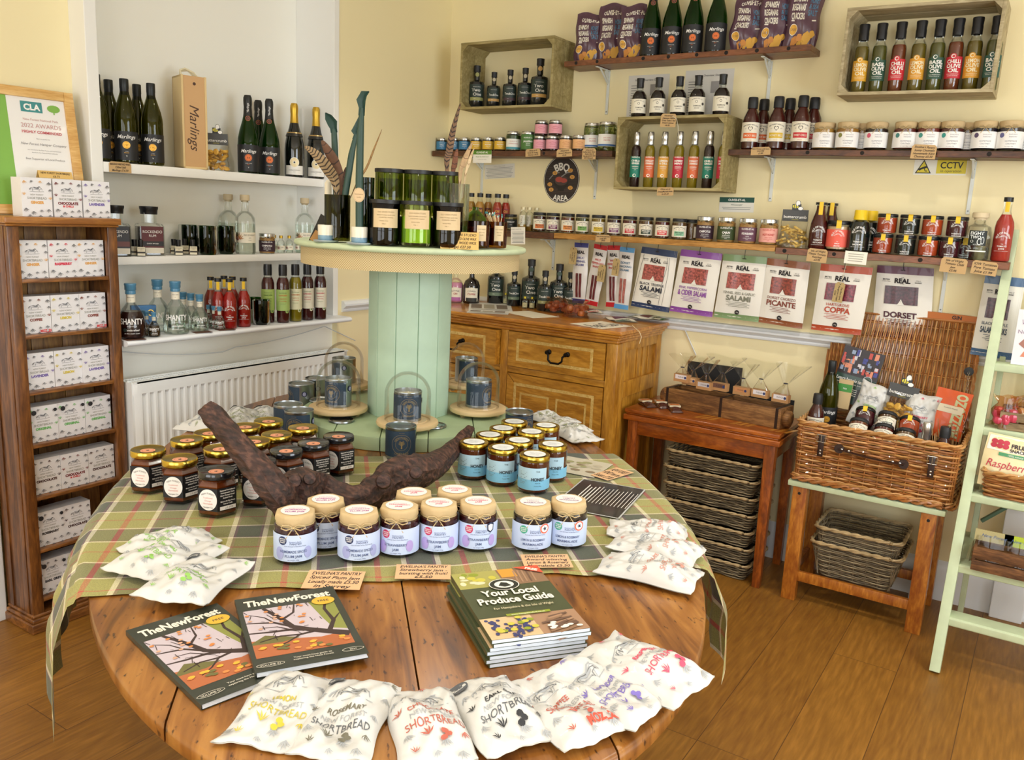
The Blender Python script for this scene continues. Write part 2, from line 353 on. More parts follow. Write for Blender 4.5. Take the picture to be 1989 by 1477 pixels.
shelf_board('window_sill_shelf', 'deep white round-nosed ledge above the radiator', -.24, .10, -1.985, AY1-.0, AS[2]-.022, AS[2], TRIM, nose=1)
g = G(); A = onx(235,683,.03); B = onx(630,634,.03); pts = []
for i in range(17):
    t = i/16; p = A.lerp(B, t); p.z -= .055*4*t*(1-t)*(1 if t < .5 else .75); pts.append(p)
C2 = onx(690,662,.03); pts.append(B.lerp(C2,.5)); pts.append(C2)
g.tube(pts, .0022, 5); thing('cable', 'thin white cable sagging under the white ledge above the radiator', 'cable', me=g.mesh('cable', M('C9CDCF', .4)))
def radiator():
    y0, y1, zt, zb = -1.98, -.88, .835, .25; x0, x1 = .04, .12; wm = M('EDF1F1', .3, coat=.2, name='radiator_enamel')
    g = G(); n = 33; pitch = (y1-y0-.05)/n
    prof = [(0,0)]
    def fx(y):  # pressed flutes
        t = ((y-y0-.025)/pitch) % 1
        return -.007*(1 if .3 < t < .7 else (max(0,(t-.15)/.15) if t <= .3 else max(0,(.85-t)/.15)))
    ys = sorted(set([y0, y0+.012, y0+.025]+[y0+.025+pitch*(i+f) for i in range(n) for f in (0,.15,.3,.7,.85)]+[y1-.025, y1]))
    zs = [zb, zb+.03, zb+.055, zt-.055, zt-.045, zt]
    vs = []; 
    for z in zs:
        for y in ys:
            d = fx(y) if zb+.05 < z < zt-.05 else 0
            vs.append((x1+d-(.012 if (y in (y0,y1)) else 0), y, z))
    k = len(ys); fs = [(j*k+i, j*k+i+1, (j+1)*k+i+1, (j+1)*k+i) for j in range(len(zs)-1) for i in range(k-1)]
    g.add(vs, fs)
    g2 = G(); g2.box((x0+.006,y0,zb+.02),(x0+.012,y1,zt-.02))
    gs = G(); gs.box((x0,y0-.004,zb),(x1-.012,y0+.004,zt-.004)); gr = G(); gr.box((x0,y1-.004,zb),(x1-.012,y1+.004,zt-.004))
    gt = G(); gt.box((x0,y0,zt-.006),(x0+.012,y1,zt)); gt.box((x1-.02,y0,zt-.006),(x1,y1,zt))
    m = int((y1-y0)/.0125)
    for i in range(m): y = y0+.01+i*.0125; gt.box((x0+.01,y,zt-.005),(x1-.018,y+.004,zt-.001))
    gt.box((x0+.034,y0,zt-.0055),(x0+.042,y1,zt)); gt.box((x0+.02,y0+.01,zt-.05),(x1-.03,y1-.01,zt-.03),1)
    gv = G(); gv.lathe([(0,-.06),(.012,-.06),(.012,-.02),(.016,-.018),(.016,.02),(0,.02)],12,c=(.06,y1+.03,.3)); gv.tube([(.06,y1+.03,.24),(.06,y1+.03,0)],.008,8)
    gb = G(); gb.box((-.028,y0+.2,.4),(x0+.006,y0+.23,.7))
    thing('radiator', 'white ribbed panel radiator below the alcove ledge', 'radiator', plist=[('front_panel', g.mesh('front_panel', wm, True, 25)), ('rear_panel', g2.mesh('rear_panel', wm, False)),
        ('side_panel', gs.mesh('side_panel', wm, False)), ('side_panel', gr.mesh('side_panel', wm, False)), ('top_grille', gt.mesh('top_grille', [wm, M('8D9090', .6)], False)), ('valve', gv.mesh('valve', M('C9CBCC', .3, 1))), ('bracket', gb.mesh('bracket', wm, False))])
radiator()
DK = wood('dark_stained_board', '3B2013', '6B3E20', '53301A', (2.2,9,9), .5, .1, 3)
RD = wood('red_brown_board', '5A3018', '8A5230', '71411F', (2.2,9,9), .45, .15, 3)
OK = wood('honey_oak_board', '9A6A2B', 'C6924A', 'B07E3A', (2.2,14,14), .45, .1, 3)
def wall_board(lab, xa, xb, depth, zt, th, mat, tilt=0, nails=(), name='wall_shelf'):
    L = xb-xa; g = G(); random.seed(int(xa*100)+7)
    n = 16; vs = []
    for i in range(n+1):
        x = L*i/n; j = (random.random()-.5)*.003
        for (y,z) in ((-depth+j*1.5,0+j*.4),(-.001,0),(-.001,-th),(-depth+j*1.5,-th+j)): vs.append((x,y,z))
    fs = []
    for i in range(n):
        a = i*4
        for k in range(4): fs.append((a+k,a+(k+1)%4,a+4+(k+1)%4,a+4+k))
    fs += [(0,3,2,1),(n*4,n*4+1,n*4+2,n*4+3)]; g.add(vs, [f[::-1] for f in fs])
    o = thing(name, lab, 'shelf', (xa,0,zt), plist=None, me=g.mesh(name, mat, True, 40, bev=.0015, seg=1), rot=(0,-tilt,0))
    for x in nails:
        gn = G(); gn.lathe([(0,0),(.0075,0),(.0085,-.0015),(0,-.0015)],12, T=Matrix.Translation((x-xa,-depth-.0005,-th*.45)) @ Matrix.Rotation(PI/2,4,'X'))
        ob('nail_hole', gn.mesh('nail_hole', M('1A120D', .8)), o)
    return o
A_Z, B_Z, D_Z, E_Z = 2.213, 1.807, 1.812, 1.412
wall_board('dark plank shelf at the top carrying cracker bags and tall wine bottles', .787, 1.918, .15, A_Z, .024, RD, .004, [.85,.96,1.07,1.19,1.31,1.44,1.57,1.70,1.83])
wall_board('short brown shelf of blue, yellow and pink labelled jars', .012, 1.07, .15, B_Z, .027, DK, 0, [.64,.70])
wall_board('brown plank shelf under the bulbous jars with kraft paper tops', 1.595, 2.80, .15, D_Z, .024, DK, -.008, [1.72,1.95,2.16,2.42,2.6])
wall_board('dark end board of the long lower shelf beside the square oil bottles', .30, .78, .15, E_Z+.004, .03, DK, 0, [])
wall_board('honey coloured plank of the long lower shelf under the chutney jars', .782, 1.86, .15, E_Z+.006, .026, OK, .002, [], 'wall_shelf')
wall_board('red-brown plank of the long lower shelf under the tomato products', 1.862, 2.72, .15, E_Z+.0, .027, RD, -.006, [1.9,2.1,2.42])
def bracket(x, zt, drop, lab, reach=.13):
    g = G(); th = .014
    g.box((-th/2,-.006,-drop),(th/2,0,0)); g.box((-th/2,-reach,-.004),(th/2,0,0))
    g.bar((0,-.004,-drop*.32),(0,-reach*.72,-.003),th*.5,.006); g.bar((0,-.003,-drop*.2),(0,-reach*.3,-.003),th*.3,.03)
    s = G()
    for z in (-.03,-.06,-drop+.012): s.lathe([(0,.001),(.0035,0.0005),(.0035,0)],8,T=Matrix.Translation((0,-.006,z)) @ Matrix.Rotation(PI/2,4,'X'))
    thing('shelf_bracket', lab, 'bracket', (x,0,zt), plist=[('arm', g.mesh('arm', M('D9DDD8', .4), False, bev=.0015)), ('screw_head', s.mesh('screw_head', M('777A78', .4, 1)))])
bracket(.95, A_Z-.026, .2, 'white bracket under the left end of the top dark plank shelf')
bracket(1.72, A_Z-.026, .215, 'white bracket under the cracker bag end of the top dark plank shelf')
bracket(.235, B_Z-.028, .19, 'white bracket half hidden behind the green shelf talker card')
bracket(.915, B_Z-.028, .19, 'white bracket to the right of the round BBQ sign')
bracket(1.775, D_Z-.028, .18, 'white bracket under the barbecue sauce bottles')
bracket(2.545, D_Z-.034, .2, 'white bracket just right of the yellow CCTV sign')
bracket(.70, E_Z-.030, .155, 'white bracket above the large dark gin bottles on the chest')
bracket(2.50, E_Z-.032, .19, 'white bracket below the tomato chilli jam tag')
CR = wood('crate_pine', '8A7B4A', 'B0A070', '9C8D5C', (2,9,9), .6, 0, 3)
CR2 = wood('crate_pine_grey', '9A8B68', 'C4B690', 'AFA07C', (2,9,9), .6, 0, 3)
def crate(x0, x1, z0, z1, depth, lab, mat, tilt=0, split=True):
    W_, H_ = x1-x0, z1-z0; t = .012; P = []
    def b(nm, a, c, bv=.0015):
        g = G(); g.box(a, c); P.append((nm, g.mesh(nm, mat, True, bev=bv)))
    d1 = depth*.52; d2 = depth*.46
    for za, zb in ((0,t),(H_-t,H_)):
        b('slat', (0,-depth,za), (W_,-depth+d1,zb)); b('slat', (0,-d2,za), (W_,0,zb))
    for xa, xb in ((0,t),(W_-t,W_)):
        b('end_board', (xa,-depth+.001,t), (xb,-depth+d1,H_-t)); b('end_board', (xa,-d2,t), (xb,0,H_-t))
    for xa in (t, W_-t-.022):
        for za in (t, H_-t-.022):
            g = G(); c0 = (xa,za); s = .028
            tri = [(xa if xa < W_/2 else xa+.022, za if za < H_/2 else za+.022)]
            cx_, cz_ = tri[0]; sx_ = 1 if xa < W_/2 else -1; sz_ = 1 if za < H_/2 else -1
            tri += [(cx_+sx_*s, cz_), (cx_, cz_+sz_*s)]
            g.prism([(p[0],p[1]) for p in tri], 0, depth-.004, T=Matrix(((1,0,0,0),(0,0,-1,-.002),(0,1,0,0),(0,0,0,1))))
            P.append(('corner_block', g.mesh('corner_block', mat, False)))
    return thing('wooden_crate', lab, 'crate', (x0,-.001,z0), plist=P, rot=(0,-tilt,0))
crate(.217, .757, 2.004, 2.322, .2, 'small olive-brown crate on the wall holding five dark gin bottles', CR)
crate(1.112, 1.62, 1.632, 1.949, .2, 'crate hung low on the wall holding seven slim dressing bottles', CR, .004)
crate(2.05, 2.585, 2.010, 2.330, .2, 'pale crate high up on the wall holding eight olive oil bottles', CR2, -.012)
OAK = wood('golden_oak', '9A6516', 'CC9436', 'B47C24', (10,10,2), .4, .25, 2.2)
OAKH = wood('golden_oak_across', '9A6516', 'CC9436', 'B47C24', (2,10,10), .4, .25, 2.2)
INL = wood('pale_inlay', 'C49C50', 'E0C07A', 'D2B064', (6,6,6), .4, .25, 6)
def chest():
    x0, x1, y0, y1, zt = .165, 1.335, -.50, -.02, 1.03; P = []
    g = G(); g.box((x0+.02,y0+.02,.08),(x1-.02,y1,zt-.05)); carc = g.mesh('carcass', OAK, True, bev=.002)
    P.append(('carcass', carc))
    g = G(); g.box((x0-.03,y0-.04,zt-.018),(x1+.03,y1+.005,zt)); g.box((x0-.022,y0-.032,zt-.03),(x1+.022,y1,zt-.018)); g.box((x0-.01,y0-.02,zt-.045),(x1+.01,y1,zt-.03)); g.box((x0,y0-.005,zt-.06),(x1,y1,zt-.045))
    P.append(('top', g.mesh('top', wood('oak_top', '9A5A12', 'CC8C34', 'B67422', (2,9,9), .3, .5, 2), True, bev=.005, seg=3)))
    xs = [x0, x0+.045, (x0+x1)/2-.02, (x0+x1)/2+.02, x1-.055, x1]
    for nm, a, b in (('corner_post', xs[0], xs[1]), ('divider', xs[2], xs[3]), ('corner_post', xs[4], xs[5])):
        g = G(); g.box((a,y0,0 if nm!='divider' else .1),(b,y0+.05,zt-.06)); P.append((nm, g.mesh(nm, OAK, True, bev=.006 if nm!='divider' else .001)))
    for a, b in ((xs[1],xs[2]),(xs[3],xs[4])):
        g = G(); g.box((a,y0+.004,.772),(b,y0+.03,.80)); P.append(('rail', g.mesh('rail', OAKH, True, bev=.001)))
        g = G(); g.box((a,y0+.004,.08),(b,y0+.03,.13)); P.append(('rail', g.mesh('rail', OAKH, True, bev=.001)))
    def inlay(g, a, b, za, zb, y, w_=.014, m=1):
        for (p,q,r_,s_) in ((a,za,b,za+w_),(a,zb-w_,b,zb),(a,za+w_,a+w_,zb-w_),(b-w_,za+w_,b,zb-w_)): g.add([(p,y,q),(r_,y,q),(r_,y,s_),(p,y,s_)], [(0,1,2,3)], m)
    for i,(a,b) in enumerate(((xs[1],xs[2]),(xs[3],xs[4]))):
        dy = -.035 if i == 0 else 0
        g = G(); g.box((a+.004,y0-.004+dy,.803),(b-.004,y0+.02,.965)); inlay(g, a+.05, b-.06, .832, .935, y0-.0046+dy)
        dr = ('drawer', g.mesh('drawer', [OAKH, INL], False, bev=0))
        h = G(); hx = (a+b)/2+.02; hz = .895; y = y0-.004+dy
        for s in (-1,1): h.lathe([(0,0),(.012,0),(.011,.006),(.006,.01),(.006,.016),(.010,.022),(.008,.028),(0,.03)],12,T=Matrix.Translation((hx+s*.048,y,hz)) @ Matrix.Rotation(PI/2,4,'X'))
        h.tube([(hx-.048,y-.022,hz),(hx-.036,y-.028,hz-.012),(hx-.036,y-.03,hz-.03),(hx-.02,y-.032,hz-.043),(hx+.02,y-.032,hz-.043),(hx+.036,y-.03,hz-.03),(hx+.036,y-.028,hz-.012),(hx+.048,y-.022,hz)],.0048,8)
        P.append(dr+([('handle', h.mesh('handle', M('1D1B19', .35, .8)))],))
        g = G(); a2, b2 = a+.004, b-.004; g.box((a2,y0-.002,.134),(b2,y0+.02,.768))
        inlay(g, a2+.04, b2-.04, .175, .728, y0-.0026); m_ = (a2+b2)/2
        inlay(g, a2+.075, m_-.018, .215, .685, y0-.003, .010); inlay(g, m_+.018, b2-.075, .215, .685, y0-.003, .010)
        for s_,e_ in (((a2,.768),(a2+.04,.728)),((b2,.768),(b2-.04,.728))):
            g.add([(s_[0],y0-.0024,s_[1]),(e_[0],y0-.0024,e_[1]),(e_[0]+.002,y0-.0024,e_[1]+.002),(s_[0]+.002,y0-.0024,s_[1]+.002)],[(0,1,2,3)],2)
        P.append(('door', g.mesh('door', [OAKH, INL, M('6B430F', .5)], False)))
    g = G()
    for ya, yb, za, zb in ((y0+.05,y0+.09,.1,zt-.06),(y1-.05,y1,.1,zt-.06),(y0+.05,y1,.72,.79),(y0+.05,y1,.93,zt-.06)): g.box((x1-.02,ya,za),(x1-.004-(.001 if yb-ya > .1 else 0),yb,zb))
    for k in range(3): g.box((x1-.019,y0+.24+.06*k,.79),(x1-.0185+.004,y0+.246+.06*k,.93))
    P.append(('side_frame', g.mesh('side_frame', OAK, True, bev=.002)))
    thing('chest_of_drawers', 'golden oak chest with inlaid drawers and black drop handle', 'chest of drawers', plist=P, rot=(0,0,math.radians(0)))
chest()
SH = wood('sheesham', '7A3A0C', 'B2611C', '964A12', (3,12,12), .3, .45, 2.2)
SHV = wood('sheesham_upright', '6E3410', 'A85A1E', '8A4412', (12,12,3), .35, .35, 2.2)
PAR = wood('sheesham_pale', 'A8661E', 'CE8E3A', 'BB7A2C', (12,4,12), .3, .45, 2.4)
def nest_table():
    x0, x1, y0, y1, zt = 1.343, 2.03, -.405, -.035, .675; P = []
    g = G(); g.box((x0,y0,zt-.018),(x1,y1,zt)); g.box((x0+.006,y0+.006,zt-.026),(x1-.006,y1,zt-.018)); g.box((x0-.004,y0-.004,zt-.05),(x1+.004,y1,zt-.026))
    P.append(('top', g.mesh('top', SH, True, bev=.006, seg=3)))
    for k in range(3):
        for j in range(3):
            g = G(); cx = x0+.30+.16*k
            g.add([(cx+j*.03,y0+.05,zt+.0004),(cx+j*.03+.02,y0+.05,zt+.0004),(cx+j*.03+.05,y0+.14,zt+.0004),(cx+j*.03+.03,y0+.14,zt+.0004)],[(0,1,2,3)],0)
            P.append(('parquet_inlay', g.mesh('parquet_inlay', PAR, False), None))
    for xa, ya in ((x0+.015,y0+.012),(x1-.06,y0+.012),(x0+.015,y1-.05),(x1-.06,y1-.05)):
        g = G(); xx = .045; g.add([(xa,ya,zt-.05),(xa+xx,ya,zt-.05),(xa+xx,ya+xx,zt-.05),(xa,ya+xx,zt-.05),(xa+.006,ya+.006,0),(xa+xx-.006,ya+.006,0),(xa+xx-.006,ya+xx-.006,0),(xa+.006,ya+xx-.006,0)],[(0,1,2,3)[::-1] and (0,3,2,1),(4,5,6,7),(0,1,5,4),(1,2,6,5),(2,3,7,6),(3,0,4,7)])
        P.append(('leg', g.mesh('leg', SHV, True, bev=.002)))
    g = G(); g.box((x0+.06,y0+.02,zt-.115),(x1-.06,y0+.04,zt-.05)); P.append(('apron', g.mesh('apron', SH, True, bev=.001)))
    g = G(); g.box((x0+.02,y0+.057,zt-.115),(x0+.04,y1-.05,zt-.05)); P.append(('apron', g.mesh('apron', SH, True, bev=.001)))
    g = G(); g.box((x1-.04,y0+.057,zt-.115),(x1-.02,y1-.05,zt-.05)); P.append(('apron', g.mesh('apron', SH, True, bev=.001)))
    thing('nest_table', 'small glossy red-brown table beside the chest, baskets stacked under it', 'side table', plist=P)
nest_table()
SAGE = M('C5D3AE', .45, name='sage_paint', bump=.2, bs=25, var=.06)
PINE = wood('orange_pine', '8E4A12', 'C6802E', 'AA651E', (12,12,3), .4, .35, 2)
def stand():
    x0, x1, y0, y1, zt = 2.085, 2.655, -.42, -.04, .505; P = []
    g = G(); g.box((x0,y0,zt-.022),(x1,y1,zt)); P.append(('top', g.mesh('top', SAGE, True, bev=.004)))
    for xa, ya in ((x0+.02,y0+.01),(x1-.08,y0+.01),(x0+.02,y1-.06),(x1-.08,y1-.06)):
        g = G(); g.box((xa,ya,0),(xa+.055,ya+.05,zt-.022)); lg = g.mesh('leg', PINE, True, bev=.003)
        s = G(); s.lathe([(0,.001),(.006,.0008),(.006,0)],10,T=Matrix.Translation((xa+.027,ya-.0002,zt-.05)) @ Matrix.Rotation(PI/2,4,'X'))
        P.append(('leg', lg, [('screw', s.mesh('screw', M('141210', .5)))]))
    for a, b in (((x0+.07,y0+.02,.085),(x1-.08,y0+.04,.125)),((x0+.03,y0+.06,.085),(x0+.05,y1-.06,.125)),((x1-.06,y0+.06,.085),(x1-.04,y1-.06,.125)),((x0+.07,y1-.05,.085),(x1-.08,y1-.03,.125))):
        g = G(); g.box(a,b); P.append(('stretcher', g.mesh('stretcher', PINE, True, bev=.002)))
    thing('hamper_stand', 'low pine stand with sage painted top under the open hamper', 'stand', plist=P)
stand()
CW = wood('old_pine', '4E2C12', '8A5726', '6C411C', (14,14,2.2), .4, .3, 2)
CWH = wood('old_pine_across', '5E3615', 'A06830', '7E4F22', (14,2.2,14), .4, .3, 2)
CABX0, CABX1, CABY0, CABY1 = -.085, .08, -2.366, -1.997
SHZ = [1.5-(1.5-z)*.975 for z in (1.212, 1.024, .829, .642, .452, .258, .075)]
def cabinet():
    P = []; x0, x1, y0, y1 = CABX0, CABX1, CABY0, CABY1; zt = 1.42
    g = G(); g.box((x0,y0-.012,zt-.022),(x1+.014,y1+.012,zt)); g.box((x0,y0-.006,zt-.03),(x1+.008,y1+.006,zt-.022)); P.append(('top', g.mesh('top', wood('old_pine_top','8A5420','B87C36','A0682A',(14,2.2,14),.35,.4,2), True, bev=.004, seg=3)))
    for ya, yb in ((y0,y0+.02),(y1-.02,y1)):
        g = G(); g.box((x0,ya,.05),(x1-.02,yb,zt-.03)); P.append(('side_panel', g.mesh('side_panel', CW, True, bev=.001)))
    for ya, yb in ((y0-.002,y0+.036),(y1-.034,y1+.002)):
        g = G(); g.box((x1-.022,ya,.05),(x1,yb,zt-.03)); P.append(('front_post', g.mesh('front_post', CW, True, bev=.003)))
    g = G(); g.box((x0,y0-.004,.05),(x0+.04,y0,zt-.03)); g.box((x1-.05,y0-.004,.05),(x1-.022,y0,zt-.03)); g.box((x0+.04,y0-.004,1.24),(x1-.05,y0,zt-.03)); P.append(('side_frame', g.mesh('side_frame', CW, True, bev=.001)))
    for k in range(3):
        g = G(); wy = (y1-y0-.04)/3; g.box((x0,y0+.02+wy*k+.001,.05),(x0+.012,y0+.02+wy*(k+1)-.001,zt-.03)); P.append(('back_board', g.mesh('back_board', wood('old_back','6A4A26','A5793F','886036',(14,14,2),.5,.1,2), True, bev=.002)))
    for z in SHZ:
        g = G(); g.box((x0+.012,y0+.02,z-.012),(x1-.022,y1-.02,z)); g.box((x1-.022,y0+.036,z-.012),(x1-.004,y1-.034,z)); P.append(('shelf', g.mesh('shelf', CWH, True, bev=.0015)))
    g = G(); g.box((x0,y0-.018,0),(x1+.02,y1+.018,.035)); g.box((x0,y0-.012,.035),(x1+.014,y1+.012,.05)); g.box((x0,y0-.006,.05),(x1+.006,y1+.006,.062)); P.append(('plinth', g.mesh('plinth', CWH, True, bev=.005, seg=3)))
    thing('display_cabinet', 'tall narrow dark pine cabinet filled with shortbread boxes', 'cabinet', plist=P)
cabinet()
def ladder():
    P = []; X0, X1 = 2.712, 3.26; fy = -.665; top = Vector((0,-.03,1.50)); 
    def fyz(z): return fy+(-.045-fy)*z/1.46
    for X in (X0, X1):
        g = G(); g.bar((X,fyz(0),0),(X,fyz(1.52),1.52),.034,.042,up=(0,1,0)); P.append(('front_rail', g.mesh('front_rail', SAGE, True, bev=.003)))
        g = G(); g.bar((X+.03,-.20,0),(X+.03,-.06,1.05),.02,.035,up=(0,1,0)); P.append(('rear_rail', g.mesh('rear_rail', SAGE, True, bev=.003)))
    g = G(); g.bar((X0+.05,-.16,.42),(X1-.1,-.10,.80),.012,.03,up=(0,1,0)); P.append(('brace', g.mesh('brace', M('5C7A62', .5), True, bev=.002)))
    for z in LZ:
        y = fyz(z); g = G(); g.box((X0+.011,y-.02,z-.012),(X1-.011,y+.055,z)); g.box((X0+.011,y-.024,z-.03),(X1-.011,y-.012,z-.002)); P.append(('step', g.mesh('step', SAGE, True, bev=.005, seg=3)))
    for z in LZ[1:]:
        y = fyz(z); g = G(); g.box((X0-.012,y+.0,z-.03),(X0+.03,-.10,z-.012)); P.append(('shelf_bearer', g.mesh('shelf_bearer', SAGE, True, bev=.002)))
    thing('step_ladder', 'sage green wooden step ladder used as a display, far right', 'ladder', plist=P)
def onladder(px, py):
    k = .62/1.46; d = _ray(px,py); t = (-.665+k*CAM.z-CAM.y)/(d.y-k*d.z); return CAM+d*t
LZ = [onladder(*q).z for q in ((1832,1192),(1852,1090),(1881,955),(1912,828),(1925,703))]
ladder()
TCX, TCY, TZ = 1.418, -2.038, .755
TA, TB, TTH = 1.316, .711, math.radians(-45.5)
E1 = Vector((math.cos(TTH), math.sin(TTH), 0)); E2 = Vector((-E1.y, E1.x, 0)); TC = Vector((TCX, TCY, 0))
def tab(u, v, z=TZ): p = TC+E1*u+E2*v; p.z = z; return p
def uv(p): q = Vector((p[0]-TCX, p[1]-TCY, 0)); return q.dot(E1), q.dot(E2)
def table_mat():
    m = bpy.data.materials.new('worn_table_top'); m.use_nodes = True; nt = m.node_tree; b = nt.nodes['Principled BSDF']; L = nt.links.new; N = nt.nodes.new
    tc = N('ShaderNodeTexCoord'); mp = N('ShaderNodeMapping'); mp.inputs['Scale'].default_value = (1.4,13,1.4); L(tc.outputs['Object'], mp.inputs['Vector'])
    n1 = N('ShaderNodeTexNoise'); n1.inputs['Scale'].default_value = 2.4; n1.inputs['Detail'].default_value = 9; n1.inputs['Distortion'].default_value = 1.1; L(mp.outputs[0], n1.inputs['Vector'])
    n3 = N('ShaderNodeTexNoise'); n3.inputs['Scale'].default_value = 2.6; n3.inputs['Detail'].default_value = 3; L(tc.outputs['Object'], n3.inputs['Vector'])
    ad = N('ShaderNodeMath'); ad.operation = 'MULTIPLY_ADD'; ad.inputs[1].default_value = .45; L(n3.outputs['Fac'], ad.inputs[0])
    a0 = N('ShaderNodeMath'); a0.operation = 'MULTIPLY'; a0.inputs[1].default_value = .6; L(n1.outputs['Fac'], a0.inputs[0]); L(a0.outputs[0], ad.inputs[2])
    r = N('ShaderNodeValToRGB'); e = r.color_ramp.elements; e[0].position = .36; e[0].color = C('4A260E'); e[1].position = .70; e[1].color = C('B27C3A'); x = e.new(.46); x.color = C('744416'); x = e.new(.57); x.color = C('955F26')
    L(ad.outputs[0], r.inputs['Fac'])
    m2 = N('ShaderNodeMapping'); m2.inputs['Scale'].default_value = (22,60,22); L(tc.outputs['Object'], m2.inputs['Vector'])
    n2 = N('ShaderNodeTexNoise'); n2.inputs['Scale'].default_value = 1.6; n2.inputs['Detail'].default_value = 4; L(m2.outputs[0], n2.inputs['Vector'])
    r2 = N('ShaderNodeValToRGB'); r2.color_ramp.elements[0].position = .62; r2.color_ramp.elements[1].position = .70; L(n2.outputs['Fac'], r2.inputs['Fac'])
    mx = N('ShaderNodeMix'); mx.data_type = 'RGBA'; L(r2.outputs['Color'], mx.inputs['Factor']); L(r.outputs['Color'], mx.inputs['A']); mx.inputs['B'].default_value = C('3A1C0A')
    L(mx.outputs['Result'], b.inputs['Base Color']); b.inputs['Roughness'].default_value = .36; b.inputs['Coat Weight'].default_value = .35; b.inputs['Coat Roughness'].default_value = .22
    bu = N('ShaderNodeBump'); bu.inputs['Strength'].default_value = .25; bu.inputs['Distance'].default_value = .002; L(ad.outputs[0], bu.inputs['Height']); L(bu.outputs['Normal'], b.inputs['Normal'])
    return m
TM = table_mat()
def oval_table():
    P = []; seams = [-.71,-.24,-.03,.235,.42,.711]; seams = [-.72,-.40,-.03,.235,.72]
    for k in range(len(seams)-1):
        va, vb = seams[k]+.0016, seams[k+1]-.0016; g = G(); n = 40
        def half(v): return TA*math.sqrt(max(0,1-(v/TB)**2))
        rows = [max(-TB*.9999,min(TB*.9999,va+(vb-va)*i/14)) for i in range(15)]
        for sgn_z in (0,):
            prof = [(0,-.035),(.012,-.030),(.018,-.018),(.014,-.004),(.004,0)]   # rounded edge drop (inset, z)
        pts = []
        ring = []
        for v in rows: ring.append((half(v), v))
        for v in reversed(rows): ring.append((-half(v), v))
        vs = []; fs = []; m = len(ring); lev = [(1.0-.006,-.032),(1.0,-.026),(1.0,-.008),(.996,-.002),(.990,0)]
        for s, dz in lev:
            for (uu, vv) in ring:
                uu2 = uu*s; v2 = vv*s if abs(vv) > TB*.97 else vv
                vs.append((uu2, v2, dz))
        for j in range(len(lev)-1):
            for i in range(m): fs.append((j*m+i, j*m+(i+1)%m, (j+1)*m+(i+1)%m, (j+1)*m+i))
        fs.append(tuple((len(lev)-1)*m+i for i in range(m))); fs.append(tuple(range(m))[::-1])
        g.add(vs, fs); P.append(('top_board', g.mesh('top_board', TM, True, 40), None, (0,0,TZ)))
    for a in (45,135,225,315):
        ca, sa = math.cos(math.radians(a)), math.sin(math.radians(a)); g = G(); g.box((ca*.88-.04,sa*.40-.04,0),(ca*.88+.04,sa*.40+.04,TZ-.034)); P.append(('leg', g.mesh('leg', SHV, True, bev=.006)))
    for s in (-1,1):
        g = G(); g.box((-.6,s*.28-.012,TZ-.13),(.6,s*.28+.012,TZ-.034)); P.append(('apron', g.mesh('apron', SHV, True, bev=.002)))
    thing('oval_table', 'large oval plank table with tartan cloth, jars, magazines and shortbread packs on it', 'table', (TCX,TCY,0), TTH, P)
oval_table()
def tartan():
    m = bpy.data.materials.new('tartan_cloth'); m.use_nodes = True; nt = m.node_tree; b = nt.nodes['Principled BSDF']; L = nt.links.new; N = nt.nodes.new
    tc = N('ShaderNodeTexCoord'); sx = N('ShaderNodeSeparateXYZ'); L(tc.outputs['UV'], sx.inputs[0])
    def stripe(out, off, stops):
        a = N('ShaderNodeMath'); a.operation = 'ADD'; a.inputs[1].default_value = off; L(out, a.inputs[0])
        d = N('ShaderNodeMath'); d.operation = 'DIVIDE'; d.inputs[1].default_value = .187; L(a.outputs[0], d.inputs[0])
        f = N('ShaderNodeMath'); f.operation = 'FRACT'; L(d.outputs[0], f.inputs[0])
        r = N('ShaderNodeValToRGB'); r.color_ramp.interpolation = 'CONSTANT'; e = r.color_ramp.elements
        e[0].position = 0; e[0].color = C(stops[0][1]); e[1].position = stops[1][0]; e[1].color = C(stops[1][1])
        for p, c in stops[2:]: x = e.new(p); x.color = C(c)
        L(f.outputs[0], r.inputs['Fac']); return r
    gr, dk, cr, rd, pu, cn = '98934A', '454A38', 'EADFC0', 'B53A2C', '6E4557', '8C8A5A'
    rv = stripe(sx.outputs['Y'], .076+.187*5+.0935, [(0,dk),(.135,pu),(.165,cr),(.225,gr),(.465,rd),(.535,gr),(.775,cr),(.835,pu),(.865,dk)])
    ru = stripe(sx.outputs['X'], -.255+.187*5+.0935, [(0,dk),(.17,pu),(.19,cr),(.215,gr),(.485,rd),(.510,gr),(.785,cr),(.81,pu),(.83,dk)])
    mx = N('ShaderNodeMix'); mx.data_type = 'RGBA'; mx.inputs['Factor'].default_value = .5; L(rv.outputs['Color'], mx.inputs['A']); L(ru.outputs['Color'], mx.inputs['B'])
    n = N('ShaderNodeTexNoise'); n.inputs['Scale'].default_value = 350; L(tc.outputs['UV'], n.inputs['Vector'])
    mm = N('ShaderNodeMix'); mm.data_type = 'RGBA'; mm.blend_type = 'OVERLAY'; mm.inputs['Factor'].default_value = .5; L(mx.outputs['Result'], mm.inputs['A']); L(n.outputs['Fac'], mm.inputs['B'])
    L(mm.outputs['Result'], b.inputs['Base Color']); b.inputs['Roughness'].default_value = .9; b.inputs['Sheen Weight'].default_value = .2
    bu = N('ShaderNodeBump'); bu.inputs['Strength'].default_value = .3; bu.inputs['Distance'].default_value = .001; L(n.outputs['Fac'], bu.inputs['Height']); L(bu.outputs['Normal'], b.inputs['Normal'])
    return m
